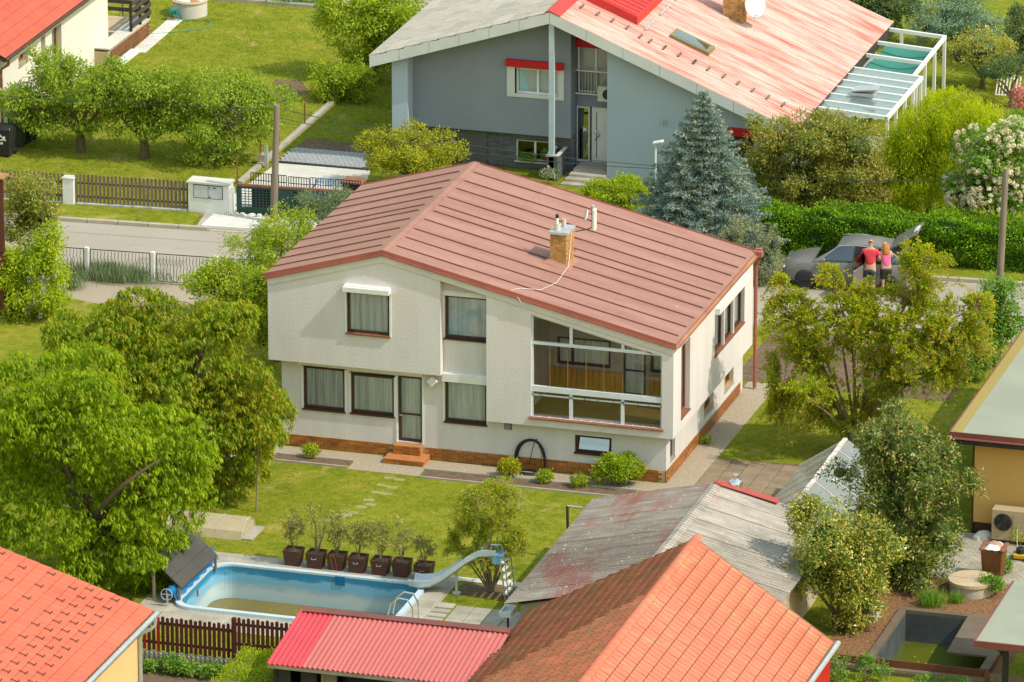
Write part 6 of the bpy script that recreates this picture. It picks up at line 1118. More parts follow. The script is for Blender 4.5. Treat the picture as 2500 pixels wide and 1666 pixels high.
tro = thing('white_trough', 'grey-white plastic trough standing in the mulch by the laurel', 'trough', (7.9, -8.5, 0)); b = MB(); q = G(2130, 1510); x, y = q[0], q[1]; b.hexa([(x-.12, y-.4, 0), (x+.12, y-.4, 0), (x+.12, y+.4, 0), (x-.12, y+.4, 0)], [(x-.17, y-.45, .22), (x+.17, y-.45, .22), (x+.17, y+.45, .22), (x-.17, y+.45, .22)]); b.build('tub', m_fibre, tro); MB().box(x-.13, x+.13, y-.41, y+.41, .221, .226).build('soil', m_soil, tro)
pd = thing('garden_pond', 'rectangular dark-lined pond with green water beside the board fence', 'pond', (10.2, -9.8, 0)); a0, a1, c0_, c1_ = POND; m_pl = M('dark_pond_lining', (.055, .062, .066, 1), (.10, .115, .125, 1), sc=1.2, rough=.6); m_rim = M('brown_grey_rim', (.17, .125, .085, 1), (.12, .09, .06, 1), sc=1.5, rough=.8)
b = MB(); b.quad((a0, c0_, 0), (a0, c1_, 0), (a0, c1_, -1.2), (a0, c0_, -1.2)); b.quad((a0, c1_, 0), (a1, c1_, 0), (a1, c1_, -1.2), (a0, c1_, -1.2)); b.quad((a1, c1_, 0), (a1, c0_, 0), (a1, c0_, -1.2), (a1, c1_, -1.2)); b.quad((a1, c0_, 0), (a0, c0_, 0), (a0, c0_, -1.2), (a1, c0_, -1.2)); b.quad((a0, c0_, -1.2), (a1, c0_, -1.2), (a1, c1_, -1.2), (a0, c1_, -1.2)); b.build('lining', m_pl, pd)
MB().quad((a0, c0_, -.8), (a1, c0_, -.8), (a1, c1_, -.8), (a0, c1_, -.8)).build('water', M('green_water', (.10, .115, .008, 1), (.075, .09, .008, 1), sc=.8, rough=.05, spec=.5), pd)
MB().box(a0-.2, a0, c0_, c1_+.2, 0, .10).build('rim', m_rim, pd); MB().box(a0, a1, c1_, c1_+.2, 0, .10).build('rim', m_rim, pd)
dk2 = MB().prism([(10.38, -7.9, .08), (11.8, -7.9, .08), (11.8, -11.7, .08), (11.55, -11.7, .08), (11.55, -10.75, .08), (10.44, -10.75, .08)], (0, 0, .06)); dk2.build('deck', m_rim, pd); b = MB()
for _ in range(14):
    x, y = random.gauss(9.25, .3), random.gauss(-9.6, .5); a = random.random()*6; b.quad(*[(x+.05*math.cos(a+q)*s_, y+.05*math.sin(a+q)*s_, -.794) for q, s_ in ((0, 1), (1.6, .6), (3.14, 1), (4.7, .6))])
o = b.build('floating_leaves', m_yleaf, pd); o['kind'] = 'stuff'
lm = thing('lawn_mower', 'yellow and grey lawn mower on the yard pavers', 'lawn mower', (10.9, -3.3, 0)); q = G(2492, 1368); x, y = q[0], q[1]; MB().box(x-.22, x+.2, y-.16, y+.18, .06, .22).build('deck', M('mower_yellow', (.60, .36, .02, 1), rough=.4), lm, bevel=.04); smoothed(MB().lathe((x, y, .22), [(.14, 0), (.14, .12), (.06, .18)], 12).build('engine', m_black, lm)); MB().tube([(x-.1, y, .2), (x-.2, y+.35, .75), (x+.15, y+.4, .8), (x+.1, y+.05, .2)], .015, 5).build('handle', m_galv, lm)
for dx, dy in ((-.22, -.15), (.2, -.15), (-.22, .16), (.2, .16)): inst('wheel', wheelm, (x+dx, y+dy, .09), lm, (0, R(90), 0), (.9, .9, .8))
# brown timber shed edge at the far left
ls = thing('timber_shed', 'brown timber shed corner with orange roof edge at the left edge', 'shed', (-25, 9, 0)); q = AY(20, 440, 9.0); x1_ = AY(8, 480, 9.0)[0]; b = MB(); zt = q[2]
for i in range(6): MB().box(x1_-.16*(i+1)+.01, x1_-.16*i, 9.0, 9.05, 2.1, zt).build('board', M('dark_red_brown_board', (.13, .045, .03, 1), (.09, .03, .022, 1), sc=3, stretch=(4, 4, .5), rough=.7) if i == 0 else bpy.data.materials['dark_red_brown_board'], ls)
MB().box(x1_-.22, x1_-.08, 9.06, 9.2, 0, 2.2).build('post', bpy.data.materials['dark_red_brown_board'], ls); MB().box(x1_-3, x1_+.02, 8.95, 9.5, zt, zt+.05).build('roof_edge', m_chimbrick, ls); MB().box(x1_-3, x1_-.3, 9.1, 9.45, 0, zt-.05).build('body', m_dark, ls)

# ------------------------------------------------------------------ parked car
car = thing('parked_car', 'grey hatchback with raised tailgate and open rear door parked by the hedge', 'car', (.42, 19.62, 0)); m_paint = M('metallic_grey_paint', (.20, .185, .17, 1), (.185, .17, .155, 1), rough=.32, metal=.2, spec=.5, fine=.02); m_cgl = glass('dark_car_glass', (.10, .13, .14, 1), .12); ROT = Matrix.Rotation(math.pi+math.atan(SL), 4, 'Z'); CL = Vector((.42, 19.62, 0))
def cpart(b, nm, m, par=None, smooth=False, bev=0):
    me = b.mesh(nm, m, (0, 0, 0), smooth, bev); me.transform(ROT); o = bpy.data.objects.new(nm, me); COL.objects.link(o); o.parent = par or car; WL[o.name] = np.array(CL)
    if smooth:
        try: me.set_sharp_from_angle(angle=R(38))
        except Exception: pass
    return o
st = [(-2.16, .72, .42, .78), (-2.08, .80, .30, .92), (-1.7, .86, .24, .98), (-.9, .89, .20, .97), (.2, .89, .20, .95), (.95, .88, .20, .92), (1.5, .86, .22, .86), (1.95, .80, .26, .76), (2.14, .66, .34, .64)]
b = MB(); sec_ = lambda x, w_, z0, z1: [(x, -w_*.94, z0), (x, -w_, z0+(z1-z0)*.35), (x, -w_*.985, z0+(z1-z0)*.75), (x, -w_*.90, z1-.02), (x, -w_*.5, z1+.035), (x, w_*.5, z1+.035), (x, w_*.90, z1-.02), (x, w_*.985, z0+(z1-z0)*.75), (x, w_, z0+(z1-z0)*.35), (x, w_*.94, z0)]
vs_ = [p for s_ in st for p in sec_(*s_)]; n = 10; b.add(vs_, [(i*n+k, i*n+(k+1) % n, (i+1)*n+(k+1) % n, (i+1)*n+k) for i in range(len(st)-1) for k in range(n)]+[tuple(range(n)), tuple(range((len(st)-1)*n, len(st)*n))]); cpart(b, 'body', m_paint, smooth=True); [cpart(MB().box(x-.004, x+.004, .885, .897, .3, .93), 'panel_gap', m_black) for x in (.93, -.14, -1.0)]; cpart(MB().box(-1.9, 1.75, .872, .90, .24, .30), 'sill_trim', m_black); cpart(MB().box(2.08, 2.15, -.45, .45, .42, .56), 'grille', m_black)
gs = [(1.12, .80, .93, .93), (.35, .74, .93, 1.40), (-.2, .73, .95, 1.49), (-.8, .72, .96, 1.47), (-1.25, .70, .97, 1.38), (-1.95, .72, .97, .99)]
b = MB(); vs_ = []; 
for x, w_, z0, z1 in gs: vs_ += [(x, -w_, z0-.02), (x, -w_+.20*(z1-z0)/.5, z1-.04*(z1-z0)), (x, -w_*.45, z1+.02), (x, w_*.45, z1+.02), (x, w_-.20*(z1-z0)/.5, z1-.04*(z1-z0)), (x, w_, z0-.02)]
n = 6; b.add(vs_, [(i*n+k, i*n+k+1, (i+1)*n+k+1, (i+1)*n+k) for i in range(len(gs)-1) for k in range(n-1)]); cpart(b, 'roof', m_paint, smooth=True)
def gq(nm, pts, off=.012, m=None): b = MB(); p = [Vector(q) for q in pts]; nn = (p[1]-p[0]).cross(p[2]-p[0]).normalized(); c = sum(p, Vector())/len(p); nn = nn if nn.dot(c-Vector((-.4, 0, 1.0))) > 0 else -nn; b.quad(*[q+nn*off for q in p]); return cpart(b, nm, m or m_cgl)
gq('windscreen', [(1.05, -.70, .98), (1.05, .70, .98), (.40, .56, 1.38), (.40, -.56, 1.38)])
for s_ in (-1, 1): gq('side_window', [(.85, s_*.80, .98), (-.12, s_*.78, .99), (-.12, s_*.575, 1.42), (.32, s_*.585, 1.38)]); gq('side_window', [(-1.05, s_*.765, 1.0), (-1.72, s_*.745, 1.02), (-1.25, s_*.57, 1.32), (-1.05, s_*.565, 1.37)])
gq('door_shade_sheet', [(-.16, .80, .55), (-.98, .80, .6), (-.98, .585, 1.40), (-.16, .60, 1.43)], .03, m_black); gq('side_window', [(-.16, -.775, .99), (-1.0, -.765, 1.0), (-1.0, -.565, 1.38), (-.16, -.575, 1.42)])  # black sheet on the closed body paints the dark inside at the rear door
dr_ = MB().obox((-.42, 1.28, .66), (.28, 1, 0), (1, -.28, 0), (0, 0, 1), .44, .03, .32); rd = cpart(dr_, 'rear_door', m_paint, bev=.02); cpart(MB().obox((-.42, 1.28, 1.18), (.28, 1, 0), (1, -.28, 0), (0, 0, 1), .40, .008, .18), 'door_glass', m_cgl, rd)
tg = cpart(MB().obox((-1.68, 0, 1.70), (-.62, 0, .40), (0, 1, 0), (.40, 0, .62), .50, .60, .025), 'tailgate', m_paint, bev=.02); cpart(MB().obox((-1.99, 0, 1.925), (-.62, 0, .40), (0, 1, 0), (.40, 0, .62), .07, .25, .03), 'number_plate', m_white, tg); gq('boot_shade_sheet', [(-1.3, -.6, 1.36), (-1.3, .6, 1.36), (-2.0, .66, .9), (-2.0, -.66, .9)], .03, m_black)  # black sheet over the body stands in for shade in the open boot
for s_ in (-1, 1): cpart(MB().tube([(-1.3, s_*.5, 1.38), (-1.75, s_*.55, 1.72)], .012, 5), 'gas_strut', m_chrome)
wt = MB().lathe((0, 0, -.1), [(.2, 0), (.31, .01), (.325, .05), (.325, .15), (.31, .19), (.2, .2)], 22).mesh('tyre', m_black, smooth=True); wrm = MB().lathe((0, 0, -.095), [(.02, .19), (.2, .195), (.21, .18), (.21, .02), (.2, .0)], 20).mesh('rim', m_alu)
for x in (1.35, -1.32):
    for s_ in (-1, 1):
        p = ROT @ Vector((x, s_*.80, .325))+CL; o = inst('wheel', wt, p, car, (R(90), 0, math.atan(SL))); r_ = bpy.data.objects.new('rim', wrm); COL.objects.link(r_); r_.parent = o; WL[r_.name] = np.array(p)
for s_ in (-1, 1): cpart(MB().box(2.0, 2.12, s_*.60-.13, s_*.60+.13, .60, .70), 'headlight', m_chrome, bev=.02); cpart(MB().box(.72, .86, s_*.92-.07, s_*.92+.07, .96, 1.06), 'mirror', m_paint, bev=.02); cpart(MB().box(-2.15, -2.02, s_*.66-.12, s_*.66+.12, .70, .86), 'tail_light', m_redpanel, bev=.02)
for s_ in (-1, 1): cpart(MB().tube([(.9, s_*.805, .965), (.36, s_*.60, 1.41), (-.2, s_*.585, 1.455), (-1.2, s_*.575, 1.36), (-1.8, s_*.74, 1.0)], .012, 4), 'window_trim', m_chrome)
# ------------------------------------------------------------------ two people at the car
def skin(nm, joints, edges, parent, mat, sub=2):
    me = bpy.data.meshes.new(nm); me.from_pydata([j[0] for j in joints], edges, []); o = bpy.data.objects.new(nm, me); COL.objects.link(o); o.modifiers.new('s', 'SKIN'); sv = me.skin_vertices[0].data
    for i, j in enumerate(joints): r = j[1]; sv[i].radius = r if isinstance(r, tuple) else (r, r)
    sv[0].use_root = True; m = o.modifiers.new('u', 'SUBSURF'); m.levels = sub; m.render_levels = sub; dg = bpy.context.evaluated_depsgraph_get(); me2 = bpy.data.meshes.new_from_object(o.evaluated_get(dg)); bpy.data.objects.remove(o); me2.materials.clear(); me2.materials.append(mat); me2.shade_smooth()
    q = bpy.data.objects.new(nm, me2); COL.objects.link(q); q.parent = parent; return q
m_skin = M('skin', (.52, .30, .20, 1), (.46, .26, .17, 1), rough=.6, fine=.03)
def person(label, loc, rz, H, top, legs, hair, topcol, hairmat, wide=1.0, lean=.1, arms=((.22, .28, -.2), (.25, .25, -.25)), longhair=False, skirt=False):
    t_ = thing('person', label, 'person', loc); t_.rotation_euler = (0, 0, rz); s = H/1.75; V = lambda x, y, z: (x*s, y*s, z*s); w_ = wide; L = lean
    J = [(V(0, 0, .95), (.15*s*w_, .12*s)), (V(0, .02+L*.3, 1.15), (.145*s*w_, .11*s)), (V(0, .02+L, 1.38), (.17*s*w_, .11*s)), (V(0, .03+L*1.2, 1.50), (.055*s, .055*s)), (V(0, .05+L*1.4, 1.57), (.06*s, .065*s)), (V(0, .06+L*1.5, 1.66), (.085*s, .1*s)), (V(0, .055+L*1.5, 1.73), (.06*s, .07*s))]
    E = [(0, 1), (1, 2), (2, 3), (3, 4), (4, 5), (5, 6)]
    for sx, a in ((-1, arms[0]), (1, arms[1])):
        i = len(J); J += [(V(sx*.18*w_, .02+L, 1.40), .06*s), (V(sx*(.24*w_+.02), .06+L, 1.15), .048*s), (V(sx*a[0], L+a[1], 1.15+a[2]+.1), .036*s), (V(sx*a[0]*.95, L+a[1]+.08, 1.13+a[2]+.1), (.04*s, .02*s))]; E += [(2, i), (i, i+1), (i+1, i+2), (i+2, i+3)]
        for k in range(4): J.append((V(sx*a[0]*.95+(k-1.5)*.02, L+a[1]+.16-.01*abs(k-1.5), 1.09+a[2]+.1), .009*s)); E.append((i+3, len(J)-1))
        J.append((V(sx*(a[0]*.95-.055), L+a[1]+.11, 1.12+a[2]+.1), .010*s)); E.append((i+3, len(J)-1))
    for sx in (-1, 1): i = len(J); J += [(V(sx*.095*w_, 0, .86), .098*s*w_), (V(sx*.10*w_, .02, .48), .062*s), (V(sx*.10*w_, -.01, .10), .042*s), (V(sx*.105*w_, .03, .045), (.045*s, .04*s)), (V(sx*.12*w_, .16, .035), (.04*s, .028*s))]; E += [(0, i), (i, i+1), (i+1, i+2), (i+2, i+3), (i+3, i+4)]
    skin('body', J, E, t_, m_skin)
    T = [(V(0, 0, .93), (.165*s*w_, .135*s)), (V(0, .02+L*.3, 1.15), (.16*s*w_, .125*s)), (V(0, .02+L, 1.38), (.185*s*w_, .125*s)), (V(0, .03+L*1.1, 1.44), (.10*s, .09*s))]; TE = [(0, 1), (1, 2), (2, 3)]
    if top == 'tee':
        for sx in (-1, 1): i = len(T); T += [(V(sx*.18*w_, .02+L, 1.40), .078*s), (V(sx*(.23*w_), .05+L, 1.22), .068*s)]; TE += [(2, i), (i, i+1)]
    skin('shirt', T, TE, t_, topcol)
    B = [(V(0, 0, .96), (.162*s*w_, .132*s)), (V(0, 0, .88), (.165*s*w_, .135*s))]; BE = [(0, 1)]
    for sx in (-1, 1): i = len(B); B += [(V(sx*.10*w_, 0, .80), .112*s*w_), (V(sx*.105*w_, .02, .52), .09*s)]; BE += [(1, i), (i, i+1)]
    skin('shorts', B, BE, t_, legs)
    if longhair: skin('hair', [(V(0, L*1.5+.0, 1.70), (.115*s, .12*s)), (V(0, L*1.4-.05, 1.58), (.14*s, .11*s)), (V(.01, L*1.2-.09, 1.44), (.135*s, .08*s)), (V(0, L-.10, 1.34), (.09*s, .05*s))], [(0, 1), (1, 2), (2, 3)], t_, hairmat)
    else: skin('hair', [(V(0, L*1.5+.03, 1.70), (.088*s, .095*s)), (V(0, L*1.5+.0, 1.645), (.082*s, .07*s))], [(0, 1)], t_, hairmat)
    for sx in (-1, 1): o = inst('ear', MB().lathe((0, 0, 0), [(.005, 0), (.03, .01), (.03, .02), (.005, .03)], 8).mesh('ear', m_skin, smooth=True), (0, 0, 0), None); o.parent = t_; o.location = V(sx*.088, L*1.5+.05, 1.655); o.rotation_euler = (0, R(90), 0)
    n_ = MB().prism([(-.012, 0, 0), (.012, 0, 0), (0, 0, .05)], (0, .022, 0)).mesh('nose', m_skin); o = inst('nose', n_, (0, 0, 0), None); o.parent = t_; o.location = V(0, L*1.5+.15, 1.625)
    return t_
q = G(2118, 728); person('person in a coral red t-shirt and shorts standing at the open car door', (q[0], q[1]+.25, .004), .15, 1.78, 'tee', M('blue_denim', (.05, .06, .09, 1), rough=.9), None, M('coral_cotton', (.62, .05, .06, 1), (.55, .04, .06, 1), rough=.9), M('grey_brown_hair', (.16, .12, .09, 1), rough=.8), 1.08, .05)
q = G(2156, 724); person('person with curly copper hair in a pink top beside the car', (q[0]+.05, q[1]+.15, .004), .5, 1.66, 'tank', m_black, None, M('pink_cotton', (.68, .12, .28, 1), (.6, .10, .25, 1), rough=.9), M('copper_hair', (.50, .20, .05, 1), (.36, .13, .03, 1), sc=22, rough=.6, bump=.02, bsc=40), 1.0, .12, longhair=True)
# ------------------------------------------------------------------ plants: leaf clouds on limbs
def unit(a): return a/(np.linalg.norm(a, axis=-1, keepdims=True)+1e-9)
def rdir(n, zmin=-1.0):
    z = rng.uniform(zmin, 1, n); a = rng.random(n)*2*math.pi; r = np.sqrt(np.maximum(0, 1-z*z)); return np.c_[r*np.cos(a), r*np.sin(a), z]
def diamonds(P, D, Nn, L, W, fold=.25):
    """leaf blades: base, two flanks and tip; flanks lifted so the blade is folded along its rib"""
    D = unit(D); Sd = unit(np.cross(D, Nn)); Nn = np.cross(Sd, D); L = np.asarray(L)[:, None]; W = np.asarray(W)[:, None]
    m = P+D*L*.45+Nn*W*fold; v = np.stack([P, m+Sd*W*.5, P+D*L, m-Sd*W*.5], 1); return v.reshape(-1, 3)
def pxm(p): return FPX/((np.array(p)-CAM)@FW)
def bp(Y, *bl):
    """blobs from the survey: (px, py, half-width px, half-height px[, depth factor, dY])"""
    out_ = []
    for q in bl:
        dy = q[5] if len(q) > 5 else 0; fy = q[4] if len(q) > 4 else 1.0; c = AY(q[0], q[1], Y+dy); s = pxm(c)/1.12; rx = q[2]/s; ry = rx*fy; rz = math.sqrt(max((q[3]/s)**2-(ry*.31)**2, (q[3]/s*.45)**2))/.95
        out_.append((*c, rx, ry, rz))
    return out_
def rough_crown(blobs, n=18, lo=.22, hi=.42, out_=.95):
    """smaller boughs that break the outline of a crown"""
    ex = []; vol = np.array([b[3]*b[5] for b in blobs]); ix = rng.choice(len(blobs), n, p=vol/vol.sum())
    for i in ix:
        b = blobs[i]; d = rdir(1, -.35)[0]; s = rng.uniform(lo, hi); c = np.array(b[:3])+d*np.array(b[3:6])*out_; ex.append((*c, b[3]*s, b[4]*s, b[5]*s*rng.uniform(.8, 1.5)))
    return [(b[0], b[1], b[2], b[3]*.9, b[4]*.9, b[5]*.88) for b in blobs]+ex
def cloud(blobs, n, nl=9, sub=.46, zmin=-.75, inner=.55, floor=.05, fill=.45):
    """points on lumps that sit on the blobs' surfaces: lit lumps, dark gaps"""
    vol = np.array([b[3]*b[4]+b[4]*b[5]+b[3]*b[5] for b in blobs]); cnt = np.maximum(1, (n*.72*vol/vol.sum()).astype(int)); P = []; O = []
    for b, k in zip(blobs, cnt):
        c = np.array(b[:3]); r = np.array(b[3:6]); d = rdir(nl, zmin); sc = c+d*r*rng.uniform(.55, .78, (nl, 1)); sr = rng.uniform(.5, 1.4, nl)*sub
        ix = rng.integers(0, nl, k); e = rdir(k, -.9); e = unit(e+d[ix]*.55); f = inner+(1-inner)*rng.random(k)**.6; f[rng.random(k) < .07] *= 1.3; p = sc[ix]+e*(r*sr[ix][:, None])*f[:, None]; k3 = int(k*fill); e3 = rdir(k3, zmin); lum = .80+.2*np.sin(e3[:, 0]*7+c[0])*np.sin(e3[:, 1]*6+c[1])*np.sin(e3[:, 2]*6); p3 = c+e3*r*(lum*rng.uniform(.5, 1, k3)**.5)[:, None]; P += [p, p3]; O += [unit(e+d[ix]*.6), e3]
    P = np.concatenate(P); O = np.concatenate(O); k = P[:, 2] > floor; return P[k], O[k]
def broadleaf(blobs, n, L, W, droop=.3, spread=.08, per=5, nl=9, sub=.46, zmin=-.75, inner=.55, outw=.6):
    P, O = cloud(blobs, max(1, n//per), nl, sub, zmin, inner); m = len(P); P = np.repeat(P, per, 0)+rng.normal(0, spread, (m*per, 3)); O = np.repeat(O, per, 0); N_ = len(P)
    D = unit(O*outw+rng.normal(0, .6, (N_, 3))+np.array((0, 0, -droop))); Nn = unit(O*.5+np.array((0, 0, .7))+rng.normal(0, .45, (N_, 3))); l = L*rng.uniform(.7, 1.25, N_); return diamonds(P, D, Nn, l, l*W), N_
def rosettes(blobs, n, L, W, per=8, droop=1.1, nl=12, sub=.42, zmin=-.55, inner=.5, spr=.03):
    """shoot tips each with a skirt of hanging leaves (cherry)"""
    P, O = cloud(blobs, max(1, n//per), nl, sub, zmin, inner); m = len(P); az = rng.random((m, per))*6.283; dr = rng.uniform(.5, 1.3, (m, per))*droop
    D = np.stack([np.cos(az), np.sin(az), -dr], 2).reshape(-1, 3); P = np.repeat(P, per, 0)+rng.normal(0, spr, (m*per, 3)); N_ = len(P); Nn = unit(np.stack([np.cos(az)*.9, np.sin(az)*.9, np.full_like(az, .55)], 2).reshape(-1, 3)+rng.normal(0, .2, (N_, 3))); l = L*rng.uniform(.75, 1.2, N_); return diamonds(P, D, Nn, l, l*W), N_, np.repeat(rng.random(m), per)
def tones(n, base=None): return np.clip((rng.random(n) if base is None else base*.6+rng.random(n)*.4), 0, 1)
def limb_path(a, c, bend=.15, k=6):
    a, c = np.array(a, float), np.array(c, float); d = np.linalg.norm(c-a); off = rng.normal(0, bend*d*.5, 3); return [a*(1-f)+c*f+off*math.sin(math.pi*f)+np.array((0, 0, .12*d*math.sin(math.pi*f))) for f in np.linspace(0, 1, k)]
def woody(t_, base, fork, r, blobs, nl=7, bark=None, twigs=0, lean=.06):
    bark = bark or m_bark; base = np.array(base, float); fork = np.array(fork, float)
    tr = [base*(1-f)+fork*f+rng.normal(0, lean*.3, 3)*np.array((1, 1, 0))*math.sin(math.pi*f) for f in np.linspace(0, 1, 6)]; smoothed(MB().tube(tr, list(np.linspace(r*1.25, r*.85, 6)), 9).build('trunk', bark, t_)); ends = []
    for i in range(nl):
        b = blobs[i % len(blobs)]; e = np.array(b[:3])+rdir(1, -.2)[0]*np.array(b[3:6])*.72; p = limb_path(fork-np.array((0, 0, r*.8)), e); ends.append(p); smoothed(MB().tube(p, list(np.linspace(r*.62, r*.12, len(p))), 6).build('limb', bark, t_))
    if twigs:
        b = MB()
        for i in range(twigs):
            p = ends[i % len(ends)]; s0 = p[rng.integers(2, len(p))]; bb = blobs[rng.integers(len(blobs))]; e = s0+(np.array(bb[:3])+rdir(1)[0]*np.array(bb[3:6])*.95-s0)*rng.uniform(.3, .9); q = limb_path(s0, e, .2, 4); b.tube(q, list(np.linspace(r*.14, .006, 4)), 4, False)
        o = b.build('twigs', bark, t_); o['kind'] = 'stuff'
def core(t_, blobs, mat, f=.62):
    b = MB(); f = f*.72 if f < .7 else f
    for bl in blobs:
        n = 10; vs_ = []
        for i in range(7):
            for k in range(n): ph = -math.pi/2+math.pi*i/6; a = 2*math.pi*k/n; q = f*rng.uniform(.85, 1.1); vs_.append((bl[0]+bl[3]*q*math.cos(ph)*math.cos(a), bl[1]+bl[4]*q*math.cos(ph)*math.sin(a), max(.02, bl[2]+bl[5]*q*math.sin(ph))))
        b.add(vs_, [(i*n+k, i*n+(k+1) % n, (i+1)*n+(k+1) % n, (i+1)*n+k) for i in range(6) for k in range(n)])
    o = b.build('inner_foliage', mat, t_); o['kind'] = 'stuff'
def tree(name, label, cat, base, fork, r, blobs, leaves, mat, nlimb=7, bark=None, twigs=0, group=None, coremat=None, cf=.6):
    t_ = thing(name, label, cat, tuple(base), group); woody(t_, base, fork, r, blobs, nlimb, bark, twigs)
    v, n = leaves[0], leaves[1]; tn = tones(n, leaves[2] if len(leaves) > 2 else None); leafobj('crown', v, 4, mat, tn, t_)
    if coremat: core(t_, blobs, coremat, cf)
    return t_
c_ = lambda r, g, b: (r, g, b, 1)
lm_cherry = leafmat('cherry_leaf', [c_(.085, .14, .005), c_(.155, .22, .006), c_(.23, .28, .010)], .48); lm_cherry2 = leafmat('bronze_cherry_leaf', [c_(.085, .14, .007), c_(.145, .195, .008), c_(.185, .215, .012), c_(.225, .175, .018)], .45, patch=.7)
lm_apple = leafmat('apple_leaf', [c_(.10, .16, .014), c_(.17, .23, .022), c_(.24, .28, .045)], .45); lm_bright = leafmat('bright_green_leaf', [c_(.12, .175, .012), c_(.20, .255, .018), c_(.29, .32, .03)], .42); lm_mid = leafmat('mid_green_leaf', [c_(.06, .13, .018), c_(.11, .20, .025), c_(.17, .26, .04)], .34)
lm_grey = leafmat('grey_green_leaf', [c_(.07, .11, .05), c_(.12, .16, .085), c_(.18, .21, .13)], .25); lm_phot = leafmat('olive_photinia_leaf', [c_(.085, .12, .012), c_(.15, .175, .024), c_(.22, .225, .045), c_(.27, .20, .045)], .35, .4, .5, patch=.8); lm_hedge = leafmat('privet_leaf', [c_(.055, .12, .006), c_(.10, .19, .008), c_(.16, .26, .012)], .32)
lm_willow = leafmat('yellow_willow_leaf', [c_(.19, .24, .008), c_(.27, .315, .012), c_(.35, .375, .018)], .52); lm_spruce = leafmat('blue_spruce_needle', [c_(.06, .10, .105), c_(.105, .16, .16), c_(.16, .215, .205), c_(.27, .265, .16)], .12, .55, .3, patch=2.2); lm_jun = leafmat('juniper_scale', [c_(.12, .14, .06), c_(.21, .20, .09), c_(.20, .23, .16)], .15, patch=1.2)
lm_conif = leafmat('dark_conifer_needle', [c_(.03, .06, .025), c_(.06, .09, .03), c_(.10, .13, .04)], .15); lm_cedar = leafmat('grey_cedar_needle', [c_(.08, .13, .085), c_(.12, .18, .115), c_(.16, .22, .14)], .15); lm_thuja = leafmat('golden_thuja_spray', [c_(.14, .165, .012), c_(.23, .235, .016), c_(.33, .30, .025)], .35, patch=1.8); lm_laurel = leafmat('laurel_leaf', [c_(.035, .062, .010), c_(.065, .105, .014), c_(.115, .155, .025), c_(.21, .16, .045)], .2, .38, .4, patch=1.3)
lm_laurel2 = leafmat('yellow_laurel_leaf', [c_(.08, .12, .014), c_(.15, .19, .02), c_(.24, .25, .035), c_(.32, .24, .05)], .25, .32, .6); lm_twig = leafmat('spring_leaf', [c_(.13, .19, .006), c_(.20, .265, .009), c_(.265, .30, .014), c_(.30, .21, .025)], .5, patch=1.5); lm_ole = leafmat('olean_leaf', [c_(.10, .12, .035), c_(.18, .18, .05), c_(.28, .23, .07)], .25); lm_fl = leafmat('flower_petal', [c_(.36, .31, .23), c_(.41, .37, .29), c_(.44, .41, .35)], .3, .7); lm_wist = leafmat('wisteria_petal', [c_(.25, .21, .28), c_(.33, .29, .35), c_(.38, .34, .37)], .3, .7)
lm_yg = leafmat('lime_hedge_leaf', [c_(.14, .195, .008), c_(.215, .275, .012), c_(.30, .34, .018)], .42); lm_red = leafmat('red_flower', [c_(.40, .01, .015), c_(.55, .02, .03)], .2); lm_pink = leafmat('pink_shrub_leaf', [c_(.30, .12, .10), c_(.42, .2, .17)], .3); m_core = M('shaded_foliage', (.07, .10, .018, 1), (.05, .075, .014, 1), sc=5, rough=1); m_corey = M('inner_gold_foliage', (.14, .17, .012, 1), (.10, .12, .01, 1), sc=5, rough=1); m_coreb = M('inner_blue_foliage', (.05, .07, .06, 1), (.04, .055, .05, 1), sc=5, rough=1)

# cherries on the left
B = bp(-11.8, (150, 1010, 190, 130), (330, 1090, 160, 130), (130, 1230, 210, 150), (380, 1260, 130, 130), (300, 1360, 140, 110), (60, 1100, 140, 140), (440, 1180, 90, 90), (330, 1420, 80, 55))
B = rough_crown(B, 30); tree('cherry_tree', 'large bright green cherry tree overhanging the pool cover', 'tree', (-13.4, -11.8, 0), (-13.3, -11.8, 1.6), .19, B, rosettes(B, 88000, .155, .30, 8, 1.35), lm_cherry, 9, None, 40, 'cherry trees')
B = bp(-4.6, (330, 830, 150, 90), (470, 880, 170, 130), (560, 1000, 130, 120), (400, 980, 170, 130), (600, 1080, 95, 100), (470, 1120, 150, 95), (240, 860, 120, 100), (520, 790, 80, 60), (560, 1170, 80, 60))
B = rough_crown(B, 34); tree('cherry_tree', 'bronze-tinged cherry tree touching the house wall', 'tree', (-12.9, -4.6, 0), (-12.9, -4.6, 1.5), .17, B, rosettes(B, 88000, .15, .30, 8, 1.35), lm_cherry2, 9, None, 40, 'cherry trees')
# apples in the far garden
AB = [((-27.4, 26.2), bp(26.4, (110, 240, 85, 60), (200, 200, 75, 50), (160, 290, 90, 45), (75, 275, 60, 45), (130, 170, 45, 60), (255, 245, 50, 60)), 'left apple tree beside the wheeled bins'), ((-25.15, 26.1), bp(26.2, (300, 225, 75, 60), (370, 205, 75, 45), (330, 300, 70, 50), (400, 265, 60, 55)), 'middle apple tree with a dark forked trunk'), ((-22.9, 26.6), bp(26.4, (520, 215, 90, 50), (600, 240, 75, 55), (470, 275, 70, 60), (560, 310, 90, 55), (500, 365, 70, 45), (640, 285, 45, 50)), 'right apple tree with bare grey branches near the drive')]
for (x, y), B, lb_ in AB: B = rough_crown([(q[0], q[1], q[2], q[3]*1.28, q[4]*1.2, q[5]*1.0) for q in B], 14); tree('apple_tree', lb_, 'tree', (x, y, 0), (x, y, .75), .14, B, broadleaf(B, 17500, .125, .42, .45, .08, 6, 13, .36), lm_apple, 8, m_barkgrey if 'bare' in lb_ else m_bark, 60, 'apple trees in the far garden')
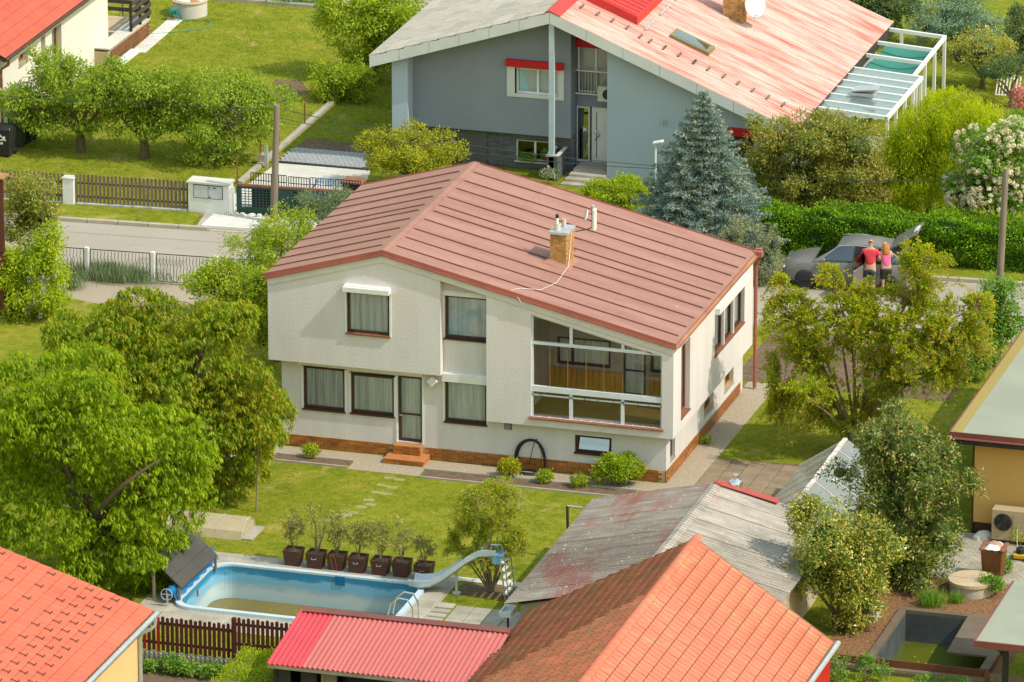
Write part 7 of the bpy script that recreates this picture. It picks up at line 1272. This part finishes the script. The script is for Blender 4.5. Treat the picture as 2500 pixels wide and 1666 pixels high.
# trees and shrubs left of the house
B = bp(10.6, (690, 560, 70, 50), (660, 620, 80, 60), (720, 590, 55, 50), (640, 670, 55, 40)); B = rough_crown(B, 10); tree('plum_tree', 'light green young tree beside the left roof corner', 'tree', (-15.5, 10.6, 0), (-15.5, 10.6, .8), .09, B, broadleaf(B, 11000, .10, .36, .1, .07, 5, 12, .38), lm_bright, 6, m_barkgrey, 30)
B = bp(7.4, (560, 690, 80, 55), (600, 760, 75, 70), (520, 700, 60, 45), (630, 700, 40, 60), (640, 820, 30, 60)); tree('hazel_shrub', 'dense green shrub mass against the left wall of the house', 'shrub', (-14.3, 7.4, 0), (-14.3, 7.4, .5), .07, B, broadleaf(B, 13000, .11, .4, .2, .08, 5, 10, .42), lm_bright, 6, None, 20, None, m_core, .55)
B = bp(19.4, (775, 505, 60, 40), (830, 490, 40, 30)); tree('rosemary_bush', 'grey-green bush in front of the gate beside the roof', 'shrub', (AY(790, 520, 19.4)[0], 19.4, 0), (AY(790, 520, 19.4)[0], 19.4, .3), .05, B, broadleaf(B, 5000, .08, .22, -.3, .05, 5, 8, .45), lm_grey, 4, None, 0, None, m_core, .5)
B = rough_crown(bp(9.6, (60, 690, 90, 70), (115, 650, 60, 60), (60, 780, 95, 75), (25, 850, 70, 60), (125, 590, 40, 50), (20, 640, 50, 50)), 12); tw_ = tree('wisteria', 'bright yellow-green wisteria with hanging pale mauve flowers at the left edge', 'wisteria', (-23.6, 9.6, 0), (-23.6, 9.6, .8), .08, B, broadleaf(B, 24000, .12, .34, .5, .08, 6, 10, .42), lm_yg, 5, None, 0, None, m_corey, .55)
P, O = cloud(bp(9.3, (80, 800, 70, 40), (120, 700, 45, 60)), 60, 6); v = []
for p in P:
    for q in range(22): v.append(p+np.array((0, -.25, -.2))+np.array((random.gauss(0, .035), random.gauss(0, .035), -q*.013)))
v = np.array(v); leafobj('flowers', diamonds(v, rng.normal(0, 1, v.shape), rng.normal(0, 1, v.shape), np.full(len(v), .05), np.full(len(v), .04)), 4, lm_wist, rng.random(len(v)), tw_)
B = bp(11.5, (75, 480, 55, 50), (60, 545, 55, 50), (110, 530, 40, 45)); tree('photinia_shrub', 'olive-red leaved shrub beside the brown shed at the left edge', 'shrub', (AY(80, 560, 11.5)[0], 11.5, 0), (AY(80, 560, 11.5)[0], 11.5, .8), .06, B, broadleaf(B, 7500, .11, .36, .1, .07, 5, 10, .42), lm_phot, 5, None, 0, 'photinia shrubs', m_core, .55)
def tuft(label, x, y, rx, ry, h, n, mat, cat='plant', name='grass_tuft', wd=.018, arch=.35):
    t_ = thing(name, label, cat, (x, y, 0)); p = np.c_[x+rng.normal(0, rx*.5, n), y+rng.normal(0, ry*.5, n), np.zeros(n)]; D = unit(np.c_[rng.normal(0, arch, n), rng.normal(0, arch, n), np.ones(n)]); l = h*rng.uniform(.5, 1.1, n); leafobj('blades', diamonds(p, D, rng.normal(0, 1, (n, 3)), l, np.full(n, wd)), 4, mat, rng.random(n), t_); return t_
q = G(265, 690); tuft('grey-green lavender clump below the iron fence', q[0], q[1]+.3, 1.5, .5, .62, 2600, lm_grey, 'plant', 'lavender', .016, .3); q = G(480, 690); tuft('pale dry tuft at the left fence corner', -22.9, 12.3, .6, .4, .5, 900, lm_grey, 'plant', 'lavender')
# trees behind the grey house drive
B = bp(37, (880, 60, 90, 70), (960, 40, 80, 60), (900, 140, 70, 55), (840, 20, 70, 45), (950, 110, 60, 60)); B = rough_crown(B, 16); tree('walnut_tree', 'tall leafy tree left of the grey roof at the top', 'tree', (AY(905, 200, 37)[0], 37, 0), (AY(905, 200, 37)[0], 37, 1.6), .2, B, broadleaf(B, 17000, .14, .4, .3, .1, 6, 11, .42), lm_bright, 7, None, 30)
B = bp(34.5, (815, 205, 50, 45), (850, 190, 45, 35), (880, 200, 40, 40), (790, 240, 30, 25)); tree('lilac_shrub', 'light green shrub below the tall tree at the lawn edge', 'shrub', (AY(830, 250, 34.5)[0], 34.5, 0), (AY(830, 250, 34.5)[0], 34.5, .4), .05, B, broadleaf(B, 6000, .11, .5, .1, .07, 5, 9, .45), lm_bright, 5, None, 0, None, m_core, .5)
B = bp(46, (760, 10, 60, 25), (700, -5, 60, 25)); tree('background_tree', 'dark green tree crown at the top behind the wire fence', 'tree', (AY(740, 60, 46)[0], 46, 0), (AY(740, 60, 46)[0], 46, .6), .1, B, broadleaf(B, 4500, .14, .4, .3, .1), lm_mid, 5)
# golden thuja, lime bush
B = bp(25.3, (1000, 375, 105, 60), (960, 400, 75, 45), (1050, 400, 65, 45), (1010, 330, 60, 35), (930, 350, 40, 35)); B = rough_crown(B, 12); tree('thuja_bush', 'golden rounded thuja bush behind the roof ridge', 'shrub', (AY(1000, 440, 25.3)[0], 25.3, 0), (AY(1000, 440, 25.3)[0], 25.3, .4), .08, B, broadleaf(B, 16000, .075, .5, -.4, .05, 7, 15, .33), lm_thuja, 6, m_barkgrey, 0, None, m_corey, .6)
B = bp(24.6, (1500, 470, 75, 38), (1470, 480, 45, 30), (1545, 480, 45, 30)); tree('lime_bush', 'clipped lime green bush below the entry steps', 'shrub', (AY(1500, 505, 24.6)[0], 24.6, 0), (AY(1500, 505, 24.6)[0], 24.6, .2), .04, B, broadleaf(B, 16000, .065, .6, 0, .04, 7, 16, .3, -.5), lm_yg, 4, None, 0, None, m_corey, .78)
# blue spruce
def spruce(label, base, H, Rm, n_lv, mat, seed=0):
    t_ = thing('blue_spruce', label, 'tree', base); b0 = np.array(base, float); smoothed(MB().tube([b0, b0+np.array((0, 0, H*.97))], [.14, .02], 8).build('trunk', m_bark, t_)); Pp = []; Dd = []; br_ = MB()
    for i in range(n_lv):
        f = i/(n_lv-1); z = .35+(H-.5)*f; rr_ = Rm*(1-f)**.85+.06; nb = int(7+9*(1-f))
        for k in range(nb):
            a = 2*math.pi*(k+rng.random()*.6)/nb+i*.7; l = rr_*rng.uniform(.78, 1.08); d = np.array((math.cos(a), math.sin(a), .0)); s_ = np.array((-math.sin(a), math.cos(a), 0)); m = max(4, int(l/.075)); br_.tube([b0+np.array((0, 0, z)), b0+d*l*.6+np.array((0, 0, z-.03*l)), b0+d*l*.95+np.array((0, 0, z+.02))], [.02, .012, .004], 3, False)
            for j in range(m):
                u = (j+.6)/m; c = b0+d*l*u+np.array((0, 0, z-.10*l*math.sin(u*2.2)+.05*u)); wl_ = .46*l*(1-u)*rng.uniform(.6, 1.1)+.06; k2_ = max(2, int(wl_/.07))
                for sd_ in (-1, 1):
                    for q in range(k2_): w_ = (q+.5)/k2_; Pp.append(c+s_*sd_*wl_*w_+d*wl_*w_*.55+np.array((0, 0, -.04*w_)) + rng.normal(0, .012, 3)); Dd.append(d*.8+s_*sd_*.7+np.array((0, 0, .25)))
    Pp = np.array(Pp); Dd = np.array(Dd); per = 5; m = len(Pp); P2 = np.repeat(Pp, per, 0); D2 = np.repeat(Dd, per, 0)+rng.normal(0, .55, (m*per, 3)); n = m*per; leafobj('needles', diamonds(P2, D2, rng.normal(0, 1, (n, 3)), rng.uniform(.07, .13, n), np.full(n, .032), .1), 4, mat, tones(n, np.repeat(rng.random(m), per)), t_); o = br_.build('branches', m_bark, t_); o['kind'] = 'stuff'; return t_
tp = AY(1708, 218, 20.9); spruce('tall blue spruce between the lamp and the hedge', (tp[0]+.12, 20.9, 0), tp[2], 2.75, 27, lm_spruce)
B = bp(18.8, (1830, 590, 40, 55), (1790, 580, 30, 40), (1870, 640, 40, 50), (1850, 690, 40, 40), (1890, 600, 22, 40)); tree('juniper', 'yellow-green juniper at the foot of the spruce by the roof corner', 'shrub', (AY(1850, 720, 18.8)[0], 18.8, 0), (AY(1850, 720, 18.8)[0], 18.8, .3), .06, B, broadleaf(B, 13000, .07, .3, -.5, .04, 8, 14, .34), lm_jun, 5, None, 0, None, m_coreb, .55)
# big photinia, willow, viburnum
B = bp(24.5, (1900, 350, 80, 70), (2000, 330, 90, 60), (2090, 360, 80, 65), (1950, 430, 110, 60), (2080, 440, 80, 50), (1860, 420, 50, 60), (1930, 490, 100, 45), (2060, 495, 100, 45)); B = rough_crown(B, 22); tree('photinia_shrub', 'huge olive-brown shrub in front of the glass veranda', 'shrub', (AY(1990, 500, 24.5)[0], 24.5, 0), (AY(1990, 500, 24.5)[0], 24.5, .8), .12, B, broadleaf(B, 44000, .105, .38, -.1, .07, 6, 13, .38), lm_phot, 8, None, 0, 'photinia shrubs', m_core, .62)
def willow(label, base, blobs, n, mat):
    t_ = thing('corkscrew_willow', label, 'tree', base); woody(t_, base, (base[0], base[1], 1.0), .1, blobs, 8, m_barkgrey, 40); P, O = cloud(blobs, n//14, 11, .42, -.3, .4); m = len(P); k = 14; j = np.tile(np.arange(k), m); Pz = np.repeat(P, k, 0)+np.c_[rng.normal(0, .05, m*k)+.05*np.sin(j*.9), rng.normal(0, .05, m*k), -j*.055]; v = diamonds(Pz, np.c_[rng.normal(0, .6, m*k), rng.normal(0, .6, m*k), -np.ones(m*k)], rng.normal(0, 1, (m*k, 3)), rng.uniform(.07, .13, m*k), np.full(m*k, .03)); ok = v.reshape(-1, 4, 3)[:, :, 2].min(1) > .05; v = v.reshape(-1, 4, 3)[ok].reshape(-1, 3); leafobj('crown', v, 4, mat, tones(m*k, np.repeat(rng.random(m), k))[ok], t_)
B = bp(26.5, (2260, 290, 75, 60), (2340, 260, 80, 55), (2220, 360, 75, 60), (2300, 350, 80, 60), (2390, 320, 60, 60), (2250, 440, 90, 55), (2190, 470, 60, 40), (2170, 400, 50, 50)); willow('weeping yellow-green corkscrew willow at the right', (AY(2270, 500, 26.5)[0], 26.5, 0), B, 80000, lm_willow)
B = bp(24.2, (2420, 380, 85, 65), (2470, 440, 80, 75), (2400, 470, 85, 60), (2350, 470, 45, 45), (2460, 340, 70, 40)); vt_ = tree('snowball_viburnum', 'viburnum bush covered with creamy flower balls at the right edge', 'shrub', (AY(2440, 540, 24.2)[0], 24.2, 0), (AY(2440, 540, 24.2)[0], 24.2, .5), .07, B, broadleaf(B, 12000, .11, .5, .2, .07, 5, 10, .42), lm_mid, 6, None, 0, None, m_core, .6)
P, O = cloud(B, 900, 10, .42, -.6, .9); vv = []; nn_ = 26
for p, o_ in zip(P, O): d = rdir(nn_); vv.append(diamonds(p+o_*.05+d*.06, np.cross(d, rng.normal(0, 1, (nn_, 3))), d, np.full(nn_, .07), np.full(nn_, .07), 0))
v = np.concatenate(vv); leafobj('flower_balls', v, 4, lm_fl, np.repeat(rng.random(len(P)), nn_), vt_)
# hedge along the street: one long clipped hedge, leaves on its faces
def hedge(name, label, pts, hgt, dep, n, mat, coremat, L=.06, top=.1, cat='hedge'):
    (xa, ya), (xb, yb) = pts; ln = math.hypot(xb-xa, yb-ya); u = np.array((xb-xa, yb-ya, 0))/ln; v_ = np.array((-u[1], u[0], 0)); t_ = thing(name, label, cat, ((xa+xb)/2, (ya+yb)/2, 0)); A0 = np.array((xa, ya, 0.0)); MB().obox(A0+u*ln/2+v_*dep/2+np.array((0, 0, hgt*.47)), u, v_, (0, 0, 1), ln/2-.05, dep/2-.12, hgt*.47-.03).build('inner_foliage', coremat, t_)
    ff, ft = hgt, dep; pick = rng.random(n)*(ff*1.1+ft+ff*.3+2*ff*ft/ln); s = rng.random(n)*ln; z = rng.random(n)*hgt; d = rng.random(n)*dep; front = pick < ff*1.1; topm = (pick >= ff*1.1) & (pick < ff*1.1+ft); end = pick >= ff*1.1+ft+ff*.3
    d = np.where(front, 0, d); z = np.where(topm, hgt, z); d = np.where((~front) & (~topm) & (~end), dep, d); s = np.where(end, np.where(rng.random(n) < .5, 0, ln), s); wav = top*(np.sin(s*2.1)+np.sin(s*5.3+1)+np.sin(s*.7+d*4))*.4
    P = A0+u*s[:, None]+v_*d[:, None]+np.c_[np.zeros(n), np.zeros(n), z]; bul = .09*(np.sin(s*3.3+z*4)+np.sin(s*1.7-z*7+d*5)); nrm = np.where(front[:, None], -v_, np.where(topm[:, None], np.array((0, 0, 1.)), v_)); P = P+nrm*bul[:, None]+np.c_[np.zeros(n), np.zeros(n), np.where(z > hgt*.6, wav, 0)]+rng.normal(0, .03, (n, 3)); P[:, 2] = np.maximum(P[:, 2], .03)
    D = unit(nrm*.7+rng.normal(0, .6, (n, 3))+np.array((0, 0, .25))); l = L*rng.uniform(.7, 1.3, n); leafobj('foliage', diamonds(P, D, unit(nrm+rng.normal(0, .6, (n, 3))), l, l*.6), 4, mat, rng.random(n), t_); return t_
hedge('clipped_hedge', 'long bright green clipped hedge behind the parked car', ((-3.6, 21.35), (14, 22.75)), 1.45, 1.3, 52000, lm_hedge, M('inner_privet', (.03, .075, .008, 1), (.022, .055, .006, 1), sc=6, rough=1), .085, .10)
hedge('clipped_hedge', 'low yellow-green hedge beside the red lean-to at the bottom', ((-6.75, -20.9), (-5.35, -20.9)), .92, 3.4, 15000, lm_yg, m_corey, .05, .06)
# top right conifers and shrubs
for lb_, Yq, bl_, n, mt, L_ in (('dark conifers behind the grey house roof at the top', 47, [(2090, 10, 50, 50), (2150, 50, 45, 45), (2180, 10, 60, 40)], 9000, lm_conif, .12), ('spreading grey-green cedar at the upper right', 46, [(2330, 40, 100, 45), (2400, 70, 70, 35), (2280, 75, 60, 35), (2340, -5, 80, 30)], 15000, lm_cedar, .09), ('yellow-flecked round shrub below the cedar', 42, [(2400, 120, 70, 45), (2350, 140, 50, 35), (2440, 150, 50, 35)], 8000, lm_laurel2, .09), ('dark low juniper at the right edge of the far lawn', 40, [(2470, 165, 60, 30), (2430, 185, 40, 20)], 5000, lm_conif, .08), ('dark shrub in the far top right corner', 44, [(2490, 70, 40, 55), (2500, 120, 30, 30)], 5000, lm_conif, .1), ('pink leaved shrub at the right edge', 37.5, [(2495, 255, 28, 35)], 1800, lm_pink, .1), ('small green shrub right of the far lawn path', 35, [(2480, 300, 40, 25)], 2500, lm_mid, .08)):
    B = bp(Yq, *bl_); B = [(q[0], q[1], max(q[2], q[5]*.55), *q[3:]) for q in B]; bx_, by_ = B[0][0], B[0][1]; tree('garden_conifer' if 'conifer' in lb_ or 'cedar' in lb_ or 'juniper' in lb_ else 'garden_shrub', lb_, 'tree' if 'conifer' in lb_ or 'cedar' in lb_ else 'shrub', (bx_, by_, 0), (bx_, by_, .4), .08, B, broadleaf(B, n, L_, .35, .0, .06, 6, 12, .38), mt, 4, None, 0, None, m_coreb if 'cedar' in lb_ else m_core, .6)
# sparse spring shrub in front of the car
def sprig(label, base, blobs, ntw, nleaf, mat, bark, r=.05, name='spring_shrub', L=.075, cat='shrub', per=9, parent=None, h0=0.0, stems=9, leafW=.42):
    t_ = parent or thing(name, label, cat, base); b0 = np.array(base, float)+np.array((0, 0, h0)); P, O = cloud(blobs, ntw, 14, .4, -.5, .35); tw = MB(); st_ = []
    for i in range(stems): bb = blobs[i % len(blobs)]; e = np.array(bb[:3])+rdir(1, -.1)[0]*np.array(bb[3:6])*.55; p = limb_path(b0+rng.normal(0, r*.6, 3)*np.array((1, 1, 0)), e, .12, 7); st_.append(p); smoothed(MB().tube(p, list(np.linspace(r, r*.25, 7)), 6).build('stem', bark, t_))
    nodes = np.array([q for p in st_ for q in p[2:]]); Lp = []; Ld = []
    for p in P:
        s0 = nodes[np.argmin(((nodes-p)**2).sum(1)+rng.random(len(nodes))*.25)]; q = limb_path(s0, p, .12, 5); tw.tube(q, list(np.linspace(r*.18, .005, 5)), 3, False)
        for j in range(per): f = .35+.65*rng.random(); k = f*4; i0 = min(3, int(k)); c = q[i0]*(1-k+i0)+q[i0+1]*(k-i0); Lp.append(c+rng.normal(0, .035, 3)); Ld.append(q[4]-q[0])
    o = tw.build('twigs', bark, t_); o['kind'] = 'stuff'; Lp = np.array(Lp); n = len(Lp); D = unit(unit(np.array(Ld))*.5+rng.normal(0, .7, (n, 3))); l = L*rng.uniform(.6, 1.3, n); leafobj('leaves', diamonds(Lp, D, rng.normal(0, 1, (n, 3))+np.array((0, 0, .8)), l, l*leafW), 4, mat, tones(n), t_); return t_
B = bp(4.2, (1930, 790, 90, 90), (2060, 770, 110, 85), (2190, 760, 110, 90), (2310, 800, 100, 110), (1930, 920, 100, 110), (2080, 900, 150, 120), (2260, 920, 120, 110), (1960, 1030, 100, 70), (2120, 1040, 120, 60), (2030, 690, 50, 45), (2225, 640, 45, 60), (2270, 660, 70, 70), (2105, 735, 65, 32), (1900, 700, 30, 40), (2370, 850, 70, 90), (2390, 760, 50, 60)); B = rough_crown(B, 16); sprig('big loose spring shrub in front of the parked car', (4.3, 4.2, 0), B, 3500, 0, lm_twig, M('pale_twig_bark', (.26, .18, .10, 1), (.18, .12, .07, 1), sc=8, rough=.95), .05, 'spring_shrub', .095, 'shrub', 25, None, 0, 26, .5)
B = bp(13.0, (2440, 720, 45, 50), (2420, 770, 40, 50), (2460, 800, 40, 60), (2400, 850, 35, 60)); tree('privet_shrub', 'green shrub at the foot of the leaning pole', 'shrub', (AY(2430, 880, 13)[0], 13.0, 0), (AY(2430, 880, 13)[0], 13.0, .3), .05, B, broadleaf(B, 9000, .08, .45, .0, .06, 6, 11, .4), lm_mid, 4, None, 0, None, m_core, .6)
B = bp(11.5, (2340, 900, 50, 60), (2390, 870, 40, 50)); tree('privet_shrub', 'dark green shrub between the spring shrub and the flat mossy roof', 'shrub', (AY(2360, 960, 11.5)[0], 11.5, 0), (AY(2360, 960, 11.5)[0], 11.5, .3), .05, B, broadleaf(B, 5000, .08, .45, .0, .06, 6, 11, .4), lm_mid, 4, None, 0, None, m_core, .6)
# laurels
B = bp(-5.6, (2200, 1090, 110, 80), (2150, 1180, 100, 90), (2270, 1170, 100, 100), (2200, 1290, 120, 100), (2290, 1300, 80, 90), (2220, 1390, 100, 55), (2130, 1080, 55, 55), (2160, 1400, 60, 40)); B = rough_crown(B, 20); tree('cherry_laurel', 'tall dark glossy laurel between greenhouse and yellow house', 'shrub', (8.3, -5.6, 0), (8.3, -5.6, .6), .1, B, broadleaf(B, 24000, .12, .38, .15, .07, 6, 13, .38), lm_laurel, 8, None, 0, 'laurel shrubs', m_core, .6)
B = bp(-9.6, (2020, 1310, 95, 75), (2090, 1350, 85, 80), (1990, 1400, 80, 75), (2080, 1440, 80, 75), (2120, 1300, 45, 50), (1960, 1260, 40, 45), (2060, 1520, 50, 35), (2110, 1480, 45, 50)); B = rough_crown(B, 18); tree('cherry_laurel', 'bright yellow-green laurel overlapping the corrugated shed roof', 'shrub', (7.1, -9.6, 0), (7.1, -9.6, .5), .09, B, broadleaf(B, 20000, .11, .4, .05, .07, 6, 13, .38), lm_laurel2, 7, None, 0, 'laurel shrubs', m_core, .6)
# slide bush
B = bp(-9.7, (1195, 1230, 85, 60), (1230, 1300, 60, 55), (1150, 1290, 55, 55), (1190, 1360, 60, 40), (1105, 1340, 25, 45), (1265, 1340, 25, 50)); sprig('upright fan-shaped spring bush behind the slide', (-2.5, -9.55, 0), B, 1000, 0, lm_twig, m_barkgrey, .03, 'forsythia_bush', .062, 'shrub', 20, None, 0, 16, .5)
# plants in the boxes
sp = [(58, 75, .95, 40), (45, 110, 1.3, 26), (55, 75, .95, 40), (48, 80, .9, 34), (60, 85, .95, 36), (52, 95, 1.0, 34), (55, 62, .7, 34)]
for i, (t_, (x, y)) in enumerate(zip(pots, PLX)):
    hx, hz, h, nt_ = sp[i]; h *= 1.22; nt_ = int(nt_*1.3); hx *= 1.2; B = [(x+(-.12 if i == 4 else .0), y, .45+h*.62, hx/90*.55, hx/90*.5, h*.40), (x, y, .45+h*.35, hx/90*.4, hx/90*.4, h*.3)]; sprig(None, (x, y, 0), B, nt_, 0, lm_ole, m_barkgrey, .016 if i != 1 else .024, 'x', .11, 'plant', 9 if i in (1, 5) else 17, t_, .37, 6 if i != 1 else 4, .24)
# shrubs in the bed along the house
for (px, py, r_, n, mt, lb_) in ((760, 1117, .22, 900, lm_bright, 'small green perennial in the left house bed'), (1244, 1165, .34, 2600, lm_thuja, 'round yellow-green shrub in front of the hanging hose'), (1330, 1178, .22, 900, lm_bright, 'small bright green plant right of the hose'), (1415, 1190, .22, 800, lm_bright, 'small sparse plant under the basement window'), (1510, 1185, .62, 6500, lm_bright, 'largest green shrub in the bed at the house corner'), (1725, 1085, .15, 300, lm_bright, 'tiny weed tuft on the paving beside the house')):
    q = G(px, py); B = [(q[0], q[1], r_*.75, r_, r_*.85, r_*.8)]; tree('garden_shrub', lb_, 'shrub', (q[0], q[1], 0), (q[0], q[1], r_*.3), .02, B, broadleaf(B, n, .085 if r_ > .5 else .075, .42, -.2, .04, 5, 12, .4, -.3), mt, 4, None, 0, 'shrubs in the house bed', m_core if r_ > .3 else None, .55)
# bottom left bed, mulch bed and bottom right shrubs
for i, (px, py, r_) in enumerate(((365, 1640, .20), (425, 1640, .32), (455, 1650, .26), (510, 1655, .22), (540, 1648, .2))):
    q = G(px, py); B = [(q[0], q[1], r_*.6, r_, r_, r_*.6)]; tree('bedding_plant', ['leftmost small plant in the bed below the brown fence', 'broad leafy plant in the bed below the brown fence', 'leafy plant third from the left below the brown fence', 'fourth plant in the bed below the brown fence', 'plant next to the low hedge below the brown fence'][i], 'plant', (q[0], q[1], 0), (q[0], q[1], .08), .012, B, broadleaf(B, 500, .11, .45, .1, .05, 5, 8, .5, -.2), lm_mid, 3, None, 0, 'plants below the brown fence')
poly('soil', m_soil, [(-9.9, -17.5), (-5.4, -17.5), (-5.4, -21.5), (-9.9, -21.5)], .004)
q = G(2275, 1480); tuft('upright green grass tuft in the mulch bed', q[0], q[1], .35, .25, .55, 420, lm_mid); q = G(2333, 1472); tuft('smaller grass tuft beside the cistern cover', q[0], q[1], .2, .15, .35, 200, lm_mid)
for px, py, r_, n, lb_, mt in ((2420, 1455, .3, 1200, 'leafy plant right of the cistern cover', lm_mid), (2450, 1400, .22, 800, 'small plant in front of the brown bin', lm_mid), (2490, 1330, .25, 500, 'yellow-green potted plant by the heat pump', lm_willow), (1345, 405, .22, 900, 'bush of red geraniums at the grey house door', lm_mid)):
    q = G(px, py) if py > 500 else np.array((AY(px, py, 28.6)[0], 28.6, 0)); z0 = .28 if py < 500 else 0; B = [(q[0], q[1], z0+r_*.9, r_, r_, r_*1.1)]; t_ = tree('potted_plant' if py < 500 else 'garden_plant', lb_, 'plant', (q[0], q[1], z0), (q[0], q[1], z0+r_*.4), .015, B, broadleaf(B, n, .08, .45, .0, .04, 5, 9, .45, -.3), mt, 3)
    if py < 500:
        P, O = cloud(B, 16, 8, .5, -.6, .95); v = np.concatenate([diamonds(p+rdir(14)*.03, rdir(14), rdir(14), np.full(14, .05), np.full(14, .05)) for p in P]); leafobj('flowers', v, 4, lm_red, rng.random(len(v)//4), t_); smoothed(MB().lathe((q[0], q[1], .28), [(.10, 0), (.14, .16)], 12).build('pot', m_step, t_))
q = AY(1290, 385, 28.45); B = [(q[0], 28.42, q[2]+.0, .35, .08, .12)]; tree('window_box_plant', 'trailing plants on the sill of the slate wall window', 'plant', (q[0], 28.42, .35), (q[0], 28.42, .4), .01, B, broadleaf(B, 900, .06, .4, .2, .03, 5, 9, .45), lm_mid, 3)
q = AY(1340, 445, 26.9); B = [(q[0], 26.9, .35, .26, .24, .22)]; t_ = tree('flower_bowl', 'bowl of white and mauve flowers at the entry step', 'plant', (q[0], 26.9, 0), (q[0], 26.9, .15), .015, B, broadleaf(B, 500, .06, .45, 0, .03), lm_mid, 3); P, O = cloud(B, 50, 8, .5, -.2, .9); v = np.concatenate([diamonds(p+rdir(8)*.025, rdir(8), rdir(8), np.full(8, .05), np.full(8, .05)) for p in P]); leafobj('flowers', v, 4, lm_wist, rng.random(len(v)//4), t_)
for bl_, lb_, Yq in (([(2040, 1640, 45, 40), (2010, 1610, 35, 30)], 'leafy shrub behind the lower right barn gutter', -13.3), ([(2110, 1630, 40, 40), (2150, 1650, 30, 30)], 'twiggy shrub at the board fence post', -13.2), ([(2260, 1665, 40, 14), (2340, 1668, 40, 12)], 'green shoot tips along the board fence bottom', -13.6)):
    B = bp(Yq, *bl_); B = [(q[0], q[1], max(q[2], .15), *q[3:]) for q in B]; sprig(lb_, (B[0][0], B[0][1], -.0), B, 90, 0, lm_mid, m_barkgrey, .015, 'garden_shrub', .09, 'shrub', 9, None, 0, 6, .42)
B = bp(-21.5, (1625, 1655, 28, 18), (1690, 1662, 20, 12)); tree('young_tree_top', 'leafy tree tip poking up in front of the barn roof', 'tree', (B[0][0], -21.5, 0), (B[0][0], -21.5, max(.6, B[0][2]-.6)), .04, B, broadleaf(B, 700, .10, .42, -.3, .05), lm_mid, 3)
q = G(1600+2000*k2, 560*k2)
